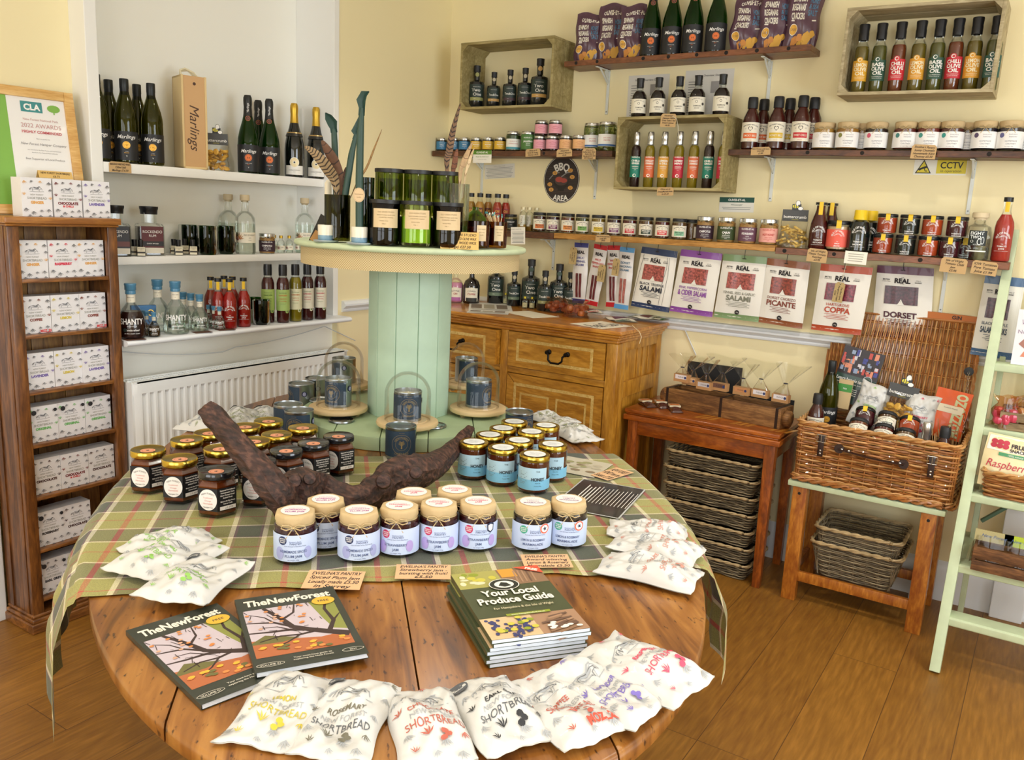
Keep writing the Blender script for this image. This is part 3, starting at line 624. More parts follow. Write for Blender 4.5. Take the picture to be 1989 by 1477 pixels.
def cloth():
    g = G(); nu, nv = 64, 150; U0, U1 = -.235, .650; V0, V1 = -.94, .92; UVS = []
    TT = TZ+.0032
    def edge_v(u): return TB*math.sqrt(max(.02, 1-(u/TA)**2))
    def f(a, b):
        u = U0+(U1-U0)*a + (.008*math.sin(b*37)+.005*math.sin(b*83))*(1 if a > .5 else .6)*(abs(a-.5)*2)**2
        s = V0+(V1-V0)*b; UVS.append((U0+(U1-U0)*a, s)); ev = edge_v(u)+.006; sv = 1 if s > 0 else -1; t = abs(s)-ev
        rip = .0015*math.sin(u*23+s*9)*(0.3)
        if a > .985 or a < .015: rip -= .0
        if t <= 0: return (u, s, TT+rip*.3+.0006)
        R_ = .02
        if t < R_*1.57:
            th = t/R_; return (u+.0*t, sv*(ev+R_*math.sin(th)), TT+.0006-R_*(1-math.cos(th)))
        d = t-R_*1.57; fold = .028*math.sin(u*16+sv)*min(1,d/.12)+.014*math.sin(u*37+2)*min(1,d/.2)
        return (u*(1-.05*d)+.01*math.sin(d*14+u*6), sv*(ev+R_+.010+abs(fold)*.8+.03*min(1,d/.1)), TT-R_-d)
    g.sheet(f, nu, nv)
    me = g.mesh('tablecloth', tartan(), True, 80)
    uvl = me.uv_layers.new(name='UVMap'); 
    for lp in me.loops: uvl.data[lp.index].uv = UVS[lp.vertex_index]
    thing('tablecloth', 'green tartan cloth laid across the oval table and hanging over its edge', 'tablecloth', (TCX,TCY,0), TTH, me=me)
cloth()
RX, RY = 1.022, -1.515; RB = TZ+.045; RTOP = 1.387
def outof(p, dmin):
    d = Vector((p.x-RX,p.y-RY)); n = max(d.length,dmin)/d.length; return Vector((RX+d.x*n,RY+d.y*n,p.z))
MINT = M('B4CDB6', .5, name='mint_paint', bump=.3, bs=18, var=.05); MINTD = M('A9BE98', .45, name='moss_paint', bump=.3, bs=18, var=.07)
def reel():
    P = []; R_ = .372
    for k in range(5):
        xa = -R_+2*R_*k/5+.0012; xb = -R_+2*R_*(k+1)/5-.0012; g = G(); n = 12; up_ = []; 
        xs = [xa+(xb-xa)*i/n for i in range(n+1)]
        ring = [(x, -math.sqrt(max(1e-5,R_*R_-x*x))) for x in xs]+[(x, math.sqrt(max(1e-5,R_*R_-x*x))) for x in reversed(xs)]
        g.prism(ring, 0, .045); P.append(('base_plank', g.mesh('base_plank', MINTD, True, 30, bev=.003), None, (0,0,0), (0,0,math.radians(38))))
    for k in range(12):
        a = 2*PI*k/12; R0 = .139; w_ = 2*R0*math.tan(PI/12)-.003; g = G(); g.box((-w_/2,-R0,.045),(w_/2,-R0+.02,RTOP-TZ-.075)); P.append(('stave', g.mesh('stave', MINT, True, bev=.003), None, (0,0,0), (0,0,a+.1)))
    g = G(); g.lathe([(0,0),(.380,0),(.387,.004),(.389,.010),(.387,.016),(.381,.019),(0,.019)],96); P.append(('top_disc', g.mesh('top_disc', SAGE, True, 50), None, (0,0,RTOP-TZ-.019)))
    g = G(); g.lathe([(0,0),(.367,0),(.367,.056),(0,.056)],96); 
    bl = bpy.data.materials.new('hessian'); bl.use_nodes = True; nt = bl.node_tree; b = nt.nodes['Principled BSDF']; tc = nt.nodes.new('ShaderNodeTexCoord'); ck = nt.nodes.new('ShaderNodeTexChecker'); ck.inputs['Scale'].default_value = 1
    sx = nt.nodes.new('ShaderNodeSeparateXYZ'); at = nt.nodes.new('ShaderNodeMath'); at.operation = 'ARCTAN2'; nt.links.new(tc.outputs['Object'], sx.inputs[0]); nt.links.new(sx.outputs['Y'], at.inputs[0]); nt.links.new(sx.outputs['X'], at.inputs[1])
    cb = nt.nodes.new('ShaderNodeCombineXYZ'); m1 = nt.nodes.new('ShaderNodeMath'); m1.operation = 'MULTIPLY'; m1.inputs[1].default_value = 95; nt.links.new(at.outputs[0], m1.inputs[0]); nt.links.new(m1.outputs[0], cb.inputs[0])
    m2 = nt.nodes.new('ShaderNodeMath'); m2.operation = 'MULTIPLY'; m2.inputs[1].default_value = 270; nt.links.new(sx.outputs['Z'], m2.inputs[0]); nt.links.new(m2.outputs[0], cb.inputs[1]); nt.links.new(cb.outputs[0], ck.inputs['Vector'])
    ck.inputs['Color1'].default_value = C('D9C79C'); ck.inputs['Color2'].default_value = C('AE9667'); nt.links.new(ck.outputs['Color'], b.inputs['Base Color']); b.inputs['Roughness'].default_value = .95
    bu = nt.nodes.new('ShaderNodeBump'); bu.inputs['Distance'].default_value = .002; bu.inputs['Strength'].default_value = .6; nt.links.new(ck.outputs['Fac'], bu.inputs['Height']); nt.links.new(bu.outputs['Normal'], b.inputs['Normal'])
    P.append(('hessian_band', g.mesh('hessian_band', bl, True, 50), None, (0,0,RTOP-TZ-.075)))
    thing('cable_reel', 'mint green cable reel standing on the table as a display tier', 'display stand', (RX,RY,TZ+.001), 0, P)
reel()
GL = glass('clear_glass', (.96,.98,.97,1)); GLG = glass('green_glass', (.10,.26,.05,1)); GLO = glass('olive_wine_glass', (.45,.46,.16,1)); GLD = glass('dark_green_glass', (.16,.36,.10,1))
GLB = glass('brown_glass', (.30,.12,.04,1)); GLLIME = glass('bright_green_glass', (.45,.62,.12,1)); CELLO = glass('cellophane', (.95,.95,.93,1), .9, .08)
BLK = M('15161A', .35); BLKM = M('1C1D20', .5); GOLD = M('C9A545', .28, 1); SILV = M('D3D2CE', .25, .9); WHTP = M('F1EFEA', .6); KR = M('C6A473', .8, bump=.2, bs=90, name='kraft_card'); KRP = M('C9AF82', .75, bump=.4, bs=40, name='kraft_paper')
INK = M('262022', .7); WINK = M('F4F2EE', .6); TWN = M('C7AE80', .9); CRM = M('EDE6D2', .6)
def lab(R, items, z0, z1, u0, u1, mats, base=0, zc=None):
    """wrapped label: mats list, first = paper"""
    g = G(); band(g, R, z0, z1, u0, u1, base); zc = (z0+z1)/2 if zc is None else zc
    mp0 = cylmap(R); decal(g, lambda u, v, o: mp0(u, zc+v, o), items); return g.mesh('label', mats)
PC = {}
def once(k, f):
    if k not in PC: PC[k] = f()
    return PC[k]
def lathe_mesh(nm, prof, mats, n=28, **k): g = G(); g.lathe(prof, n, **k); return g.mesh(nm, mats)
def script_logo(v, s, m): return [T('Marlings', 0, v, s, m, shear=.35, bold=.004)]
def wine():
    body = lathe_mesh('glass_body', [(0,.004),(.030,0),(.0385,.004),(.0395,.012),(.0395,.155),(.0385,.172),(.034,.196),(.024,.228),(.0165,.252),(.0148,.262),(.0148,.295)], GLO)
    wine_ = lathe_mesh('wine', [(0,.006),(.0365,.006),(.0372,.155),(.032,.194),(.022,.226),(.014,.25),(0,.25)], M('5C5A1A', .2, name='wine_in_bottle'))
    cap = lathe_mesh('screw_cap', [(.0150,.237),(.0156,.238),(.0154,.268),(.0160,.270),(.0160,.300),(.0150,.303),(0,.303)], M('26292A', .4, .4))
    lb = lab(.0400, [*script_logo(.034,.020,1), D(0,.004,.013,.013,2,24), D(0,.004,.0108,.0108,0,24), D(0,.004,.0100,.0100,2,24), T('CVC',0,.004,.009,0), T('A TYPE', 0,-.019,.0035,1), T('BACCHUS',0,-.024,.0035,2), T('V',0,-.036,.008,1)], .012, .115, -.085, .085, [BLKM, WINK, M('F0B23A', .35, .3)], zc=.062)
    return [('glass_body', body, [('wine', wine_)]), ('screw_cap', cap), ('label', lb)]
def sparkling(kind=0):
    gm = GLD if kind == 0 else M('0E1210', .12, coat=.6)
    prof = [(0,.012),(.030,0),(.042,.003),(.0435,.012),(.0435,.12),(.042,.145),(.035,.178),(.024,.215),(.0175,.243),(.0150,.262),(.0148,.275)]
    body = lathe_mesh('glass_body', prof, gm)
    inner = lathe_mesh('wine', [(0,.013),(.040,.013),(.0408,.12),(.036,.160),(.022,.212),(.014,.24),(0,.24)], M('3C6A22', .2, name='green_wine'))
    fc = M('20211F', .45, .2) if kind == 0 else M('C9A23B', .35, .8)
    foil = [(.0195,.232),(.0180,.245),(.0162,.275),(.0172,.284),(.0178,.30),(.0172,.312),(.013,.322),(0,.323)]
    g = G(); g.lathe(foil, 24); 
    if kind == 0:
        mp = cylmap(.0172); decal(g, lambda u,v,o: mp(u, .262+v, o), [T('Marlings',0,.006,.012,1,rot=PI/2,shear=.3)]); mp2 = cylmap(.0225); decal(g, lambda u,v,o: mp2(u,.226+v,o+.001), [D(0,0,.010,.010,2,18), D(0,0,.0085,.0085,3,18), T('O',0,0,.011,2)])
    fo = g.mesh('foil', [fc, WINK, M('B96B3B', .5), M('3A1712', .5)])
    if kind == 0:
        lb = lab(.0441, [*script_logo(.030,.020,1), D(0,.002,.0145,.0145,2,24), D(0,.002,.012,.012,0,24), D(0,.002,.0112,.0112,2,24), T('8',-.0035,.002,.011,0), T('8',.0035,.002,.011,0), T('CLASSIC CUVEE', 0,-.021,.0038,1), T('BRUT',0,-.027,.004,2), T('V',0,-.038,.008,1)], .008, .118, -.09, .09, [BLKM, WINK, M('E2722C', .5)], zc=.062)
        return [('glass_body', body, [('wine', inner)]), ('foil', fo), ('label', lb)]
    lb = lab(.0441, [Rr(-.042,-.05,.042,-.01,1), D(-.0,.004,.021,.022,1,24), D(0,.004,.019,.020,2,24), D(0,.004,.006,.006,1,16), D(0,.004,.004,.004,3,12), T('CHALKDOWN',0,-.030,.0075,4,.05), T('BRUT',0,-.038,.0035,4)], .012, .1, -.001, .001, [BLKM, M('E9E6DE', .5), M('D9C79A', .4, .2), BLK, M('6A675F', .6)], zc=.06)
    g = G(); g.lathe([(.0385,.178),(.0330,.193)],24,0); g.lathe([(.0342,.191),(.0325,.196)],24,1)
    return [('glass_body', body), ('foil', fo), ('label', lb), ('neck_band', g.mesh('neck_band', [M('24221E', .4), M('C2A36B', .3, .6)]))]
def bottle(k, prof, glassm, fillh, fillc, cap, capm, label=None, n=24, sq=None, capname='cap', ph=0):
    def f():
        P = []; g = G(); g.lathe(prof, n, sq=sq, ph=ph); sub = []
        if fillh:
            ip = [(0,prof[1][1]+.003)]
            for r, z in [(p[0],p[1]) for p in prof[1:]]:
                if z <= fillh: ip.append((max(.001,r-.0016), z+.002 if z < .01 else z))
                else: break
            (r0,z0) = ip[-1]; 
            nx = next(((p[0],p[1]) for p in prof[1:] if p[1] > fillh), (r0,fillh))
            t = (fillh-z0)/max(1e-6,nx[1]-z0); rr = max(.001, r0+(nx[0]-.0016-r0)*t); ip += [(rr,fillh),(0,fillh)]
            g2 = G(); g2.lathe(ip, n, sq=sq, ph=ph); sub = [('contents', g2.mesh('contents', fillc if not isinstance(fillc,str) else M(fillc, .25)))]
        P.append(('glass_body', g.mesh('glass_body', glassm), sub))
        g3 = G(); g3.lathe(cap, 20); P.append((capname, g3.mesh(capname, capm)))
        if label: P += label()
        return P
    return once(k, f)
def put(name, label, cat, p, P, rz=0, group=None, rot=None, scale=None): return thing(name, label, cat, p, rz, P, None, group, rot, scale)
def face(p, extra=0):
    """turn an item so that its label looks towards the room's centre aisle"""
    d = CAM-Vector(p); return math.atan2(d.y, d.x)+PI/2+extra
def shX(px, py, x, z): p = onx(px, py, x); return Vector((x, p.y, z))
def shY(px, py, y, z): p = ony(px, py, y); return Vector((p.x, y, z))
W1 = wine(); z = AS[0]
for px, py, x, l in ((193,312,-.10,'wine bottle at the shelf end against the white upright, gold disc label'),(217,314,-.19,'half hidden wine bottle behind the two end bottles, only its shoulder showing'),
        (247,315,-.10,'full view wine bottle with gold disc label, directly above the kraft price tag'),(271,316,-.19,'wine bottle in the back row beside the wooden gift box'),(298,321,-.10,'wine bottle just in front of the pale wooden gift box')):
    put('wine_bottle', l, 'wine bottle', shX(px,py,x,z), W1, face(shX(px,py,x,z)), group='olive glass wine bottles')
def gift_box():
    w_, d_, h_ = .098, .11, .355; gw = M('D9BD86', .55, bump=.15, bs=30); lidm = M('C79C66', .5, name='box_lid'); P = []
    g = G(); t = .008; g.box((-w_/2,-d_/2,0),(-w_/2+t,d_/2,h_)); g.box((w_/2-t,-d_/2,0),(w_/2,d_/2,h_)); g.box((-w_/2,-d_/2,0),(w_/2,d_/2,t)); g.box((-w_/2,-d_/2+.012,h_-t),(w_/2,d_/2,h_)); g.box((-w_/2,d_/2-t,0),(w_/2,d_/2,h_)); P.append(('case', g.mesh('case', gw, True, bev=.001)))
    g = G(); g.box((-w_/2+t,-d_/2+.003,t),(w_/2-t,-d_/2+.007,h_-.002)); mp = flatmap((0,-d_/2+.0028,.14)); decal(g, mp, [T('Marlings', 0,.02,.052,1,rot=-PI/2,shear=.3), D(.002,.185,.006,.006,1,14)])
    P.append(('sliding_lid', g.mesh('sliding_lid', [lidm, M('4A2D17', .6)], False)))
    g = G(); g.tube([(-.03,0,h_),(-.034,.0,h_+.022),(-.015,0,h_+.03),(.018,0,h_+.018),(.034,0,h_)],.004,8); g.tube([(-.03,.012,h_),(-.03,.014,h_+.02),(0,.012,h_+.026),(.03,.012,h_)],.004,8); P.append(('rope_handle', g.mesh('rope_handle', M('DCD0AE', .9))))
    return P
put('gift_box', 'tall pale wooden bottle gift box with rope handle and script lid', 'gift box', shX(372,324,-.12,z), gift_box(), math.radians(72))
def snack_bag(kind='bee', nug='E3B24E', chips=0):
    """clear bag of biscuits under a dark folded card header with a bee"""
    P = []; g = G(); random.seed(4+chips)
    for i in range(46):
        x = random.uniform(-.042,.042); y = random.uniform(-.022,.022); zz = random.uniform(.01,.08)
        if abs(x) > .046-zz*.1: continue
        if chips: T_ = Matrix.Translation((x,y,zz)) @ Matrix.Rotation(random.random()*3,4,'Z') @ Matrix.Rotation(1.57+random.uniform(-.5,.5),4,'X'); g.lathe([(0,-.018),(.0045,-.018),(.0045,.018),(0,.018)],6,T=T_)
        else: T_ = Matrix.Translation((x,y,zz)) @ Matrix.Rotation(random.random()*3,4,'Z') @ Matrix.Rotation(random.random()*3,4,'X'); g.lathe([(0,-.006),(.009,-.005),(.014,0),(.009,.005),(0,.006)],7,T=T_)
    P.append(('biscuit_filling', g.mesh('biscuit_filling', M(nug, .6, var=.25, bs=30)), None))
    g = G()
    def sh(a, b):
        zz = .125*b; wx = .052*(1-.12*b)+.002*math.sin(b*9); dy = .030*(1-b**1.6)+.002; t = 2*PI*a
        return (wx*math.copysign(abs(math.cos(t))**.6,math.cos(t)), dy*math.copysign(abs(math.sin(t))**.8,math.sin(t))+.0015*math.sin(b*31+a*20), zz)
    g.sheet(sh, 28, 14); P.append(('clear_bag', g.mesh('clear_bag', CELLO)))
    g = G(); g.box((-.046,-.0035,.105),(.046,.0035,.150)); mp = flatmap((0,-.0036,.13))
    decal(g, mp, [T('buttercrumb',0,-.008,.016,1,.084,bold=.01), T('CHEESE BITES',0,-.019,.004,2)]); 
    be = flatmap((0,-.0042,.163)); decal(g, be, [D(-.002,0,.013,.009,3,18), D(-.002,0,.011,.0075,2,18), Rr(-.008,-.008,-.0055,.008,3), Rr(-.001,-.0085,.0015,.0085,3), D(.006,.012,.009,.012,3,16), D(.006,.012,.0075,.0105,1,16), D(.016,-.008,.010,.008,3,16), D(.016,-.008,.0085,.0065,1,16), D(.010,.003,.004,.004,3,12)])
    g.box((-.014,-.0035,.148),(.018,-.001,.172),3)
    P.append(('card_header', g.mesh('card_header', [M('4A4B4C', .6), WHTP, M('E5D84A', .6), BLK], False)))
    return P
SB = once('bee', snack_bag)
put('snack_bag', 'clear bag of round golden biscuits with a bee header by the gift box', 'snack bag', shX(421,328,-.1,z), SB, face(shX(421,328,-.1,z)))
SP = once('spk', lambda: sparkling(0)); SPG = once('spkg', lambda: sparkling(1))
for px, py, x, l in ((483,334,-.10,'green sparkling wine bottle standing foremost of the dark-foiled trio'),(503,335,-.19,'middle dark-foiled sparkling bottle standing behind the other two'),(524,336,-.10,'dark-foiled sparkling wine bottle next to the gold-topped ones')):
    put('sparkling_wine_bottle', l, 'wine bottle', shX(px,py,x,z), SP, face(shX(px,py,x,z)), group='dark sparkling bottles in the alcove')
for px, py, x, l in ((572,340,-.10,'gold-foiled sparkling bottle with round pale label, nearer the green trio'),(614,342,-.10,'gold-foiled sparkling bottle partly behind the feathers')):
    put('sparkling_wine_bottle', l, 'wine bottle', shX(px,py,x,z), SPG, face(shX(px,py,x,z)), group='gold-topped sparkling bottles')
g = G(); g.box((-.042,-.03,0),(.042,.03,.32)); mp = flatmap((0,-.0301,.2)); decal(g, mp, [T('CHALKDOWN',0,0,.008,1,.06), D(0,.03,.004,.004,1)])
thing('bottle_carton', 'tall white bottle carton standing behind the gold-topped bottles', 'carton', shX(600,338,-.2,z), math.radians(62), me=g.mesh('bottle_carton', [WHTP, M('77736C', .6)], False, bev=.001))
def tag_mesh(w_, h_, lines, mat=None, hole=True, clip=True, size=None, ink=None):
    g = G(); c = .008 if clip else .0005
    g.prism([(-w_/2,-h_/2),(w_/2,-h_/2),(w_/2,h_/2-c),(w_/2-c,h_/2),(-w_/2+c,h_/2),(-w_/2,h_/2-c)], -.0006, 0)
    n = len(lines); s = size or h_/(n+.6)*.95; it = []
    for i, t in enumerate(lines): it.append(T(t, random.uniform(-.002,.002), h_/2-(i+.8)*h_/(n+.55), s, 1, w_*.88, shear=.25, rot=random.uniform(-.03,.03), bold=.012))
    decal(g, flatmap((0,0,0),(1,0,0),(0,1,0)), it)
    return g.mesh('price_tag', [mat or KR, ink or INK], False)
def wall_tag(label, px, py, y, w_, h_, lines, roll=0, tilt=0, mat=None, ink=None, name='price_tag'):
    p = ony(px, py, y); return thing(name, label, 'price tag', p, me=tag_mesh(w_, h_, lines, mat, ink=ink), rot=(PI/2+tilt, roll, 0))
p = onx(252,326,.0); thing('price_tag', 'kraft price tag taped to the edge of the top alcove shelf', 'price tag', (XF+.002,p.y,AS[0]-.016), me=tag_mesh(.088,.038,['MARLINGS VINEYARD WINES','750ml Still','Marlings £16.50']), rot=(PI/2,0,PI/2))
z = AS[1]
def sqbottle(k, w_, h_, neck, lblc, txts, capm=BLK, fill='3A1512', nk=.25, gm=None):
    def f():
        g = G(); b = w_/2; g.lathe([(0,.001),(b*.92,0),(b,.004),(b,h_-.012),(b*.86,h_-.003),(nk*w_,h_),(nk*w_,h_+neck)], 32, sq=7); P = []
        g2 = G(); g2.lathe([(0,.005),(b*.92,.005),(b*.93,h_-.014),(0,h_-.012)], 32, sq=7)
        P.append(('glass_body', g.mesh('glass_body', gm or GL), [('contents', g2.mesh('contents', M(fill, .2, coat=.4)))]))
        g3 = G(); g3.lathe([(0,h_+neck-.022),(nk*w_*1.25,h_+neck-.022),(nk*w_*1.3,h_+neck-.006),(nk*w_*1.4,h_+neck),(nk*w_*1.4,h_+neck+.008),(0,h_+neck+.009)],16); P.append(('cap', g3.mesh('cap', capm)))
        g4 = G(); mp = flatmap((0,-b-.0003,h_*.5)); decal(g4, mp, [Rr(-b*.8,-h_*.42,b*.8,h_*.40,0), Rr(-b*.8,-h_*.20,b*.8,-.05*h_,2), Rr(-b*.8,-h_*.42,b*.8,-h_*.25,1)]+[T(t,0,v*h_,s*w_,m,w_*.7) for t,v,s,m in txts]); P.append(('label', g4.mesh('label', [M(lblc[0],.5), M(lblc[1],.5), M(lblc[2],.5), WINK], False)))
        return P
    return once(k, f)
RUM = sqbottle('rum', .100, .125, .055, ('5A1A1C','DDD6C4','1B1517'), [('ROCKENDO',.24,.15,3),('RUM',.12,.13,3),('DARK SPICED',-.12,.07,3)])
RUM2 = sqbottle('rum2', .100, .125, .055, ('2B2A2E','DDD6C4','6A3A33'), [('ROCKENDO',.24,.15,3),('RUM',.12,.13,3)], fill='1E1A1C')
put('rum_bottle', 'square bottle of dark red spiced rum with black cap on the middle shelf', 'rum bottle', shX(292,496,-.13,z), RUM, math.radians(68))
put('rum_bottle', 'square dark bottle mostly hidden by the cabinet top corner', 'rum bottle', shX(226,500,-.12,z), RUM2, math.radians(68))
def mini(k, c, lc): return sqbottle(k, .034, .040, .014, (lc,'E8E0C8','2A2520'), [('ROCKENDO',.25,.12,2),('RUM',.12,.10,2)], fill=c, nk=.2)
mi = 0
for px, py, x, k, c, lc, l in ((250,500,-.15,'mA','1B1412','DDD4BA','dark miniature at the cabinet end of the black-capped row'),(262,500,-.11,'mA','1B1412','DDD4BA','second dark miniature of the black-capped row, label hidden'),(274,501,-.075,'mB','1B1412','E3DABE','front dark miniature with cream label, left of the red rum'),
        (338,499,-.14,'mC','8A5A1E','E3DABE','amber miniature at the rear beside the red rum'),(347,499,-.085,'mB','1B1412','E3DABE','dark miniature with cream label, right of the red rum'),(359,498,-.145,'mB','1B1412','E3DABE','back-row miniature between two labelled ones'),(375,498,-.085,'mC','8A5A1E','E3DABE','amber miniature with cream label next to the green tumblers')):
    put('miniature_bottle', l, 'miniature bottle', shX(px,py,x,z), mini(k,c,lc), math.radians(62), group='miniature square bottles')
def tumbler(k, r, h, gm):
    def f():
        g = G(); g.lathe([(0,.006),(r*.9,.006),(r*.97,.012),(r*.985,h-.002),(r*.995,h),(r,h-.002),(r,.01),(r*.93,.001),(0,0)],32); return [('glass_body', g.mesh('glass_body', gm))]
    return once(k, f)
TG = tumbler('tg', .0425, .118, glass('bottle_green_tumbler', (.10,.30,.07,1))); 
for px, py, x, l in ((369,490,-.17,'dark green glass tumbler at the back, rim just showing'),(403,499,-.10,'dark green glass tumbler standing foremost on the middle shelf'),(440,498,-.12,'green glass tumbler beside the clear gin bottles')):
    put('glass_tumbler', l, 'tumbler', shX(px,py,x,z), TG, group='green tumblers on the middle shelf')
def gin_lab():
    return [('label', lab(.0457,[Rr(-.05,-.02,-.018,.02,1),*sprig(-.034,-.012,.022,1.4,2),*sprig(-.034,.004,.018,1.9,3), *sprig(-.026,-.004,.02,.9,4), T('ISLE OF WIGHT',.02,.010,.0085,5,.052), T('GIN',.02,-.001,.006,5), T('distillery',.02,-.010,.004,5)],.045,.085,-.05,.06,[CRM,CRM,M('8C2A35',.6),M('2E4A3B',.6),M('B9762E',.6),M('8A8478',.6)]))]
GIN = bottle('gin', [(0,.004),(.043,0),(.0452,.006),(.0452,.125),(.043,.142),(.030,.158),(.018,.166),(.0165,.172),(.0165,.205)], GL, .118, glass('gin_fill',(.93,.96,.93,1)), [(0,.200),(.0155,.200),(.0155,.206),(.021,.207),(.021,.226),(.019,.229),(0,.229)], M('C7B592', .6), gin_lab, capname='stopper')
for px, py, x, l in ((445,488,-.194,'clear gin bottle with pale stopper behind the green tumblers'),(477,496,-.105,'clear gin bottle with floral cream label in front'),(592,494,-.115,'clear gin bottle with pale stopper beside the reel top'),(618,494,-.19,'clear gin bottle behind the dark leaf and feathers')):
    put('gin_bottle', l, 'gin bottle', shX(px,py,x,z), GIN, face(shX(px,py,x,z)), group='clear gin bottles in the alcove', scale=(.96,.96,1.1))
def nutjar(k, c, t1, t2, ink=WINK, nut='B98948'):
    def f():
        P = []; g = G(); g.lathe([(0,.001),(.031,0),(.0345,.005),(.0345,.072),(.031,.079),(.0305,.083)],24)
        g2 = G(); random.seed(3); g2.lathe([(0,.004),(.0325,.004),(.0325,.068),(0,.070)],20)
        for i in range(70): a = random.random()*6.283; zz = random.uniform(.01,.074); g2.lathe([(0,-.005),(.006,0),(0,.005)],5,T=Matrix.Translation((.0295*math.cos(a),.0295*math.sin(a),zz)) @ Matrix.Rotation(random.random()*3,4,'X'))
        P.append(('glass_body', g.mesh('glass_body', GL), [('nuts', g2.mesh('nuts', M(nut,.6,var=.3,bs=60)))]))
        g3 = G(); g3.lathe([(.0318,.076),(.0342,.076),(.0345,.087),(.033,.089),(0,.089)],24); P.append(('lid', g3.mesh('lid', SILV)))
        P.append(('label', lab(.0349,[T('OLIVES-ET-AL',0,.018,.0085,1,.052,bold=.01),T(t1,0,.002,.010,1,.046,bold=.03),T(t2,0,-.008,.005,1,.04),T('SMOKED & ROASTED',0,-.014,.0035,1),T('NUTS',0,-.0185,.0035,1)],.010,.058,-.085,.085,[M(c,.55),ink])))
        return P
    return once(k, f)
put('nut_jar', 'small nut jar with dark purple label and silver lid beside the gin', 'jar', shX(519,494,-.1,z), nutjar('nchip','3B2430','CHIPOTLE','SMOKY NUTS'), face(shX(519,494,-.1,z)))
def mgin(): return [('label', lab(.0172,[*sprig(-.012,-.004,.01,1.3,1), T('GIN',.006,.002,.006,2)],.014,.034,-.022,.022,[CRM,M('8C2A35',.6),M('6A655C',.6)]))]
MG = bottle('mgin', [(0,.001),(.0165,0),(.017,.002),(.017,.046),(.014,.055),(.0075,.060),(.007,.072)], GL, .04, glass('gin_fill',(.93,.96,.93,1)), [(.0072,.066),(.0082,.066),(.0082,.079),(0,.079)], GOLD, mgin)
for px, py, x, l in ((533,491,-.16,'miniature clear gin bottle behind the nut jar'),(546,494,-.12,'miniature clear gin bottle first right of the nut jar'),(562,494,-.12,'miniature clear gin bottle, middle of the gold-capped group'),(581,494,-.12,'miniature clear gin bottle by the reel top edge')):
    put('miniature_bottle', l, 'miniature bottle', shX(px,py,x,z), MG, face(shX(px,py,x,z)), group='gold-capped clear miniatures')
z = AS[2]; BW = M('4F87A8', .35, coat=.3, name='blue_wax')
def shanty(s, fillc, cm=None):
    k = 'sh%.2f%s' % (s, fillc)
    def lb():
        t = lab(.0485*s,[T('SHANTY',0,.012*s,.030*s,1,.082*s,bold=.02),T('SEAGRASS GIN',0,-.006*s,.005*s,1),T('Handcrafted',0,-.020*s,.010*s,1,bold=.01,shear=.2),T('on the south coast',0,-.032*s,.007*s,1),D(-.024*s,-.02*s,.007*s,.007*s,2,16)] ,.02*s,.0201*s,-.001,.001,[GL,WINK,M('1C2B25',.5)],zc=.055*s)
        n_ = lab(.0152*s,[T('shanty spirit',0,.004*s,.005*s,1),T('co.',0,-.006*s,.004*s,1)],.133*s,.163*s,-.03*s,.03*s,[CRM,INK]); return [('lettering', t), ('neck_label', n_)]
    return bottle(k, [(0,.012*s),(.030*s,0),(.046*s,.004*s),(.048*s,.015*s),(.047*s,.060*s),(.041*s,.088*s),(.030*s,.110*s),(.018*s,.126*s),(.0145*s,.134*s),(.0145*s,.168*s)], GL, (.100 if s > .6 else .09)*s, fillc if not isinstance(fillc,str) or len(fillc)==6 else glass('gin_fill',(.93,.96,.93,1)),
        [(.0150*s,.163*s),(.0178*s,.163*s),(.0185*s,.170*s),(.0172*s,.175*s),(.0200*s,.179*s),(.0198*s,.193*s),(.0212*s,.196*s),(.0205*s,.202*s),(0,.203*s)], BW, lb, 28, capname='wax_seal')
for px, py, x, s, c, l in ((257,655,.035,1,'2A0F10','large round shouldered bottle of dark red spirit with blue wax seal'),(308,632,-.06,1,'clearfill','large clear blue-waxed gin bottle at the back by the blue carton'),(343,648,.035,1,'clearfill','large clear blue-waxed gin bottle in front, white SHANTY lettering'),
        (357,634,-.07,.72,'clearfill','medium blue-waxed gin bottle at the rear of three'),(372,636,-.02,.72,'clearfill','medium blue-waxed gin bottle in the middle of three'),(389,641,.03,.72,'clearfill','medium blue-waxed gin bottle foremost of three')):
    put('gin_bottle' if c != '2A0F10' else 'spirit_bottle', l, 'spirit bottle', shX(px,py,x,z), shanty(s,c), face(shX(px,py,x,z)), group='blue-waxed bottles on the ledge')
for px, py, x, c, l in ((277,640,-.02,'5A3A12','amber blue-waxed miniature at the back beside the dark bottle'),(286,652,.015,'5A3A12','amber blue-waxed miniature in the middle of three'),(300,652,.058,'3F2B12','amber blue-waxed miniature nearest the clear bottle'),
        (406,632,-.02,'clearfill','clear blue-waxed miniature at the back, near the red juice bottles'),(416,635,.018,'clearfill','clear blue-waxed miniature in the middle, near the red juice bottles'),(427,639,.055,'clearfill','clear blue-waxed miniature in front, near the red juice bottles')):
    put('miniature_bottle', l, 'miniature bottle', shX(px,py,x,z), shanty(.46,c), face(shX(px,py,x,z)), group='blue-waxed miniatures')
g = G(); g.box((-.045,-.012,0),(.045,.012,.105)); decal(g, flatmap((0,-.0121,.055)), [D(.024,.022,.012,.012,1,20), D(.024,.022,.009,.009,2,20), Rr(-.012,-.045,-.002,.0,3), Rr(-.009,0,-.005,.02,3)])
thing('gift_carton', 'small blue carton with a gold roundel behind the clear gin bottles', 'carton', shX(279,622,-.06,z), math.radians(70), me=g.mesh('gift_carton', [M('3E75A8',.5), GOLD, M('2A4A68',.5), M('9DBBD0',.5)], False, bev=.001))
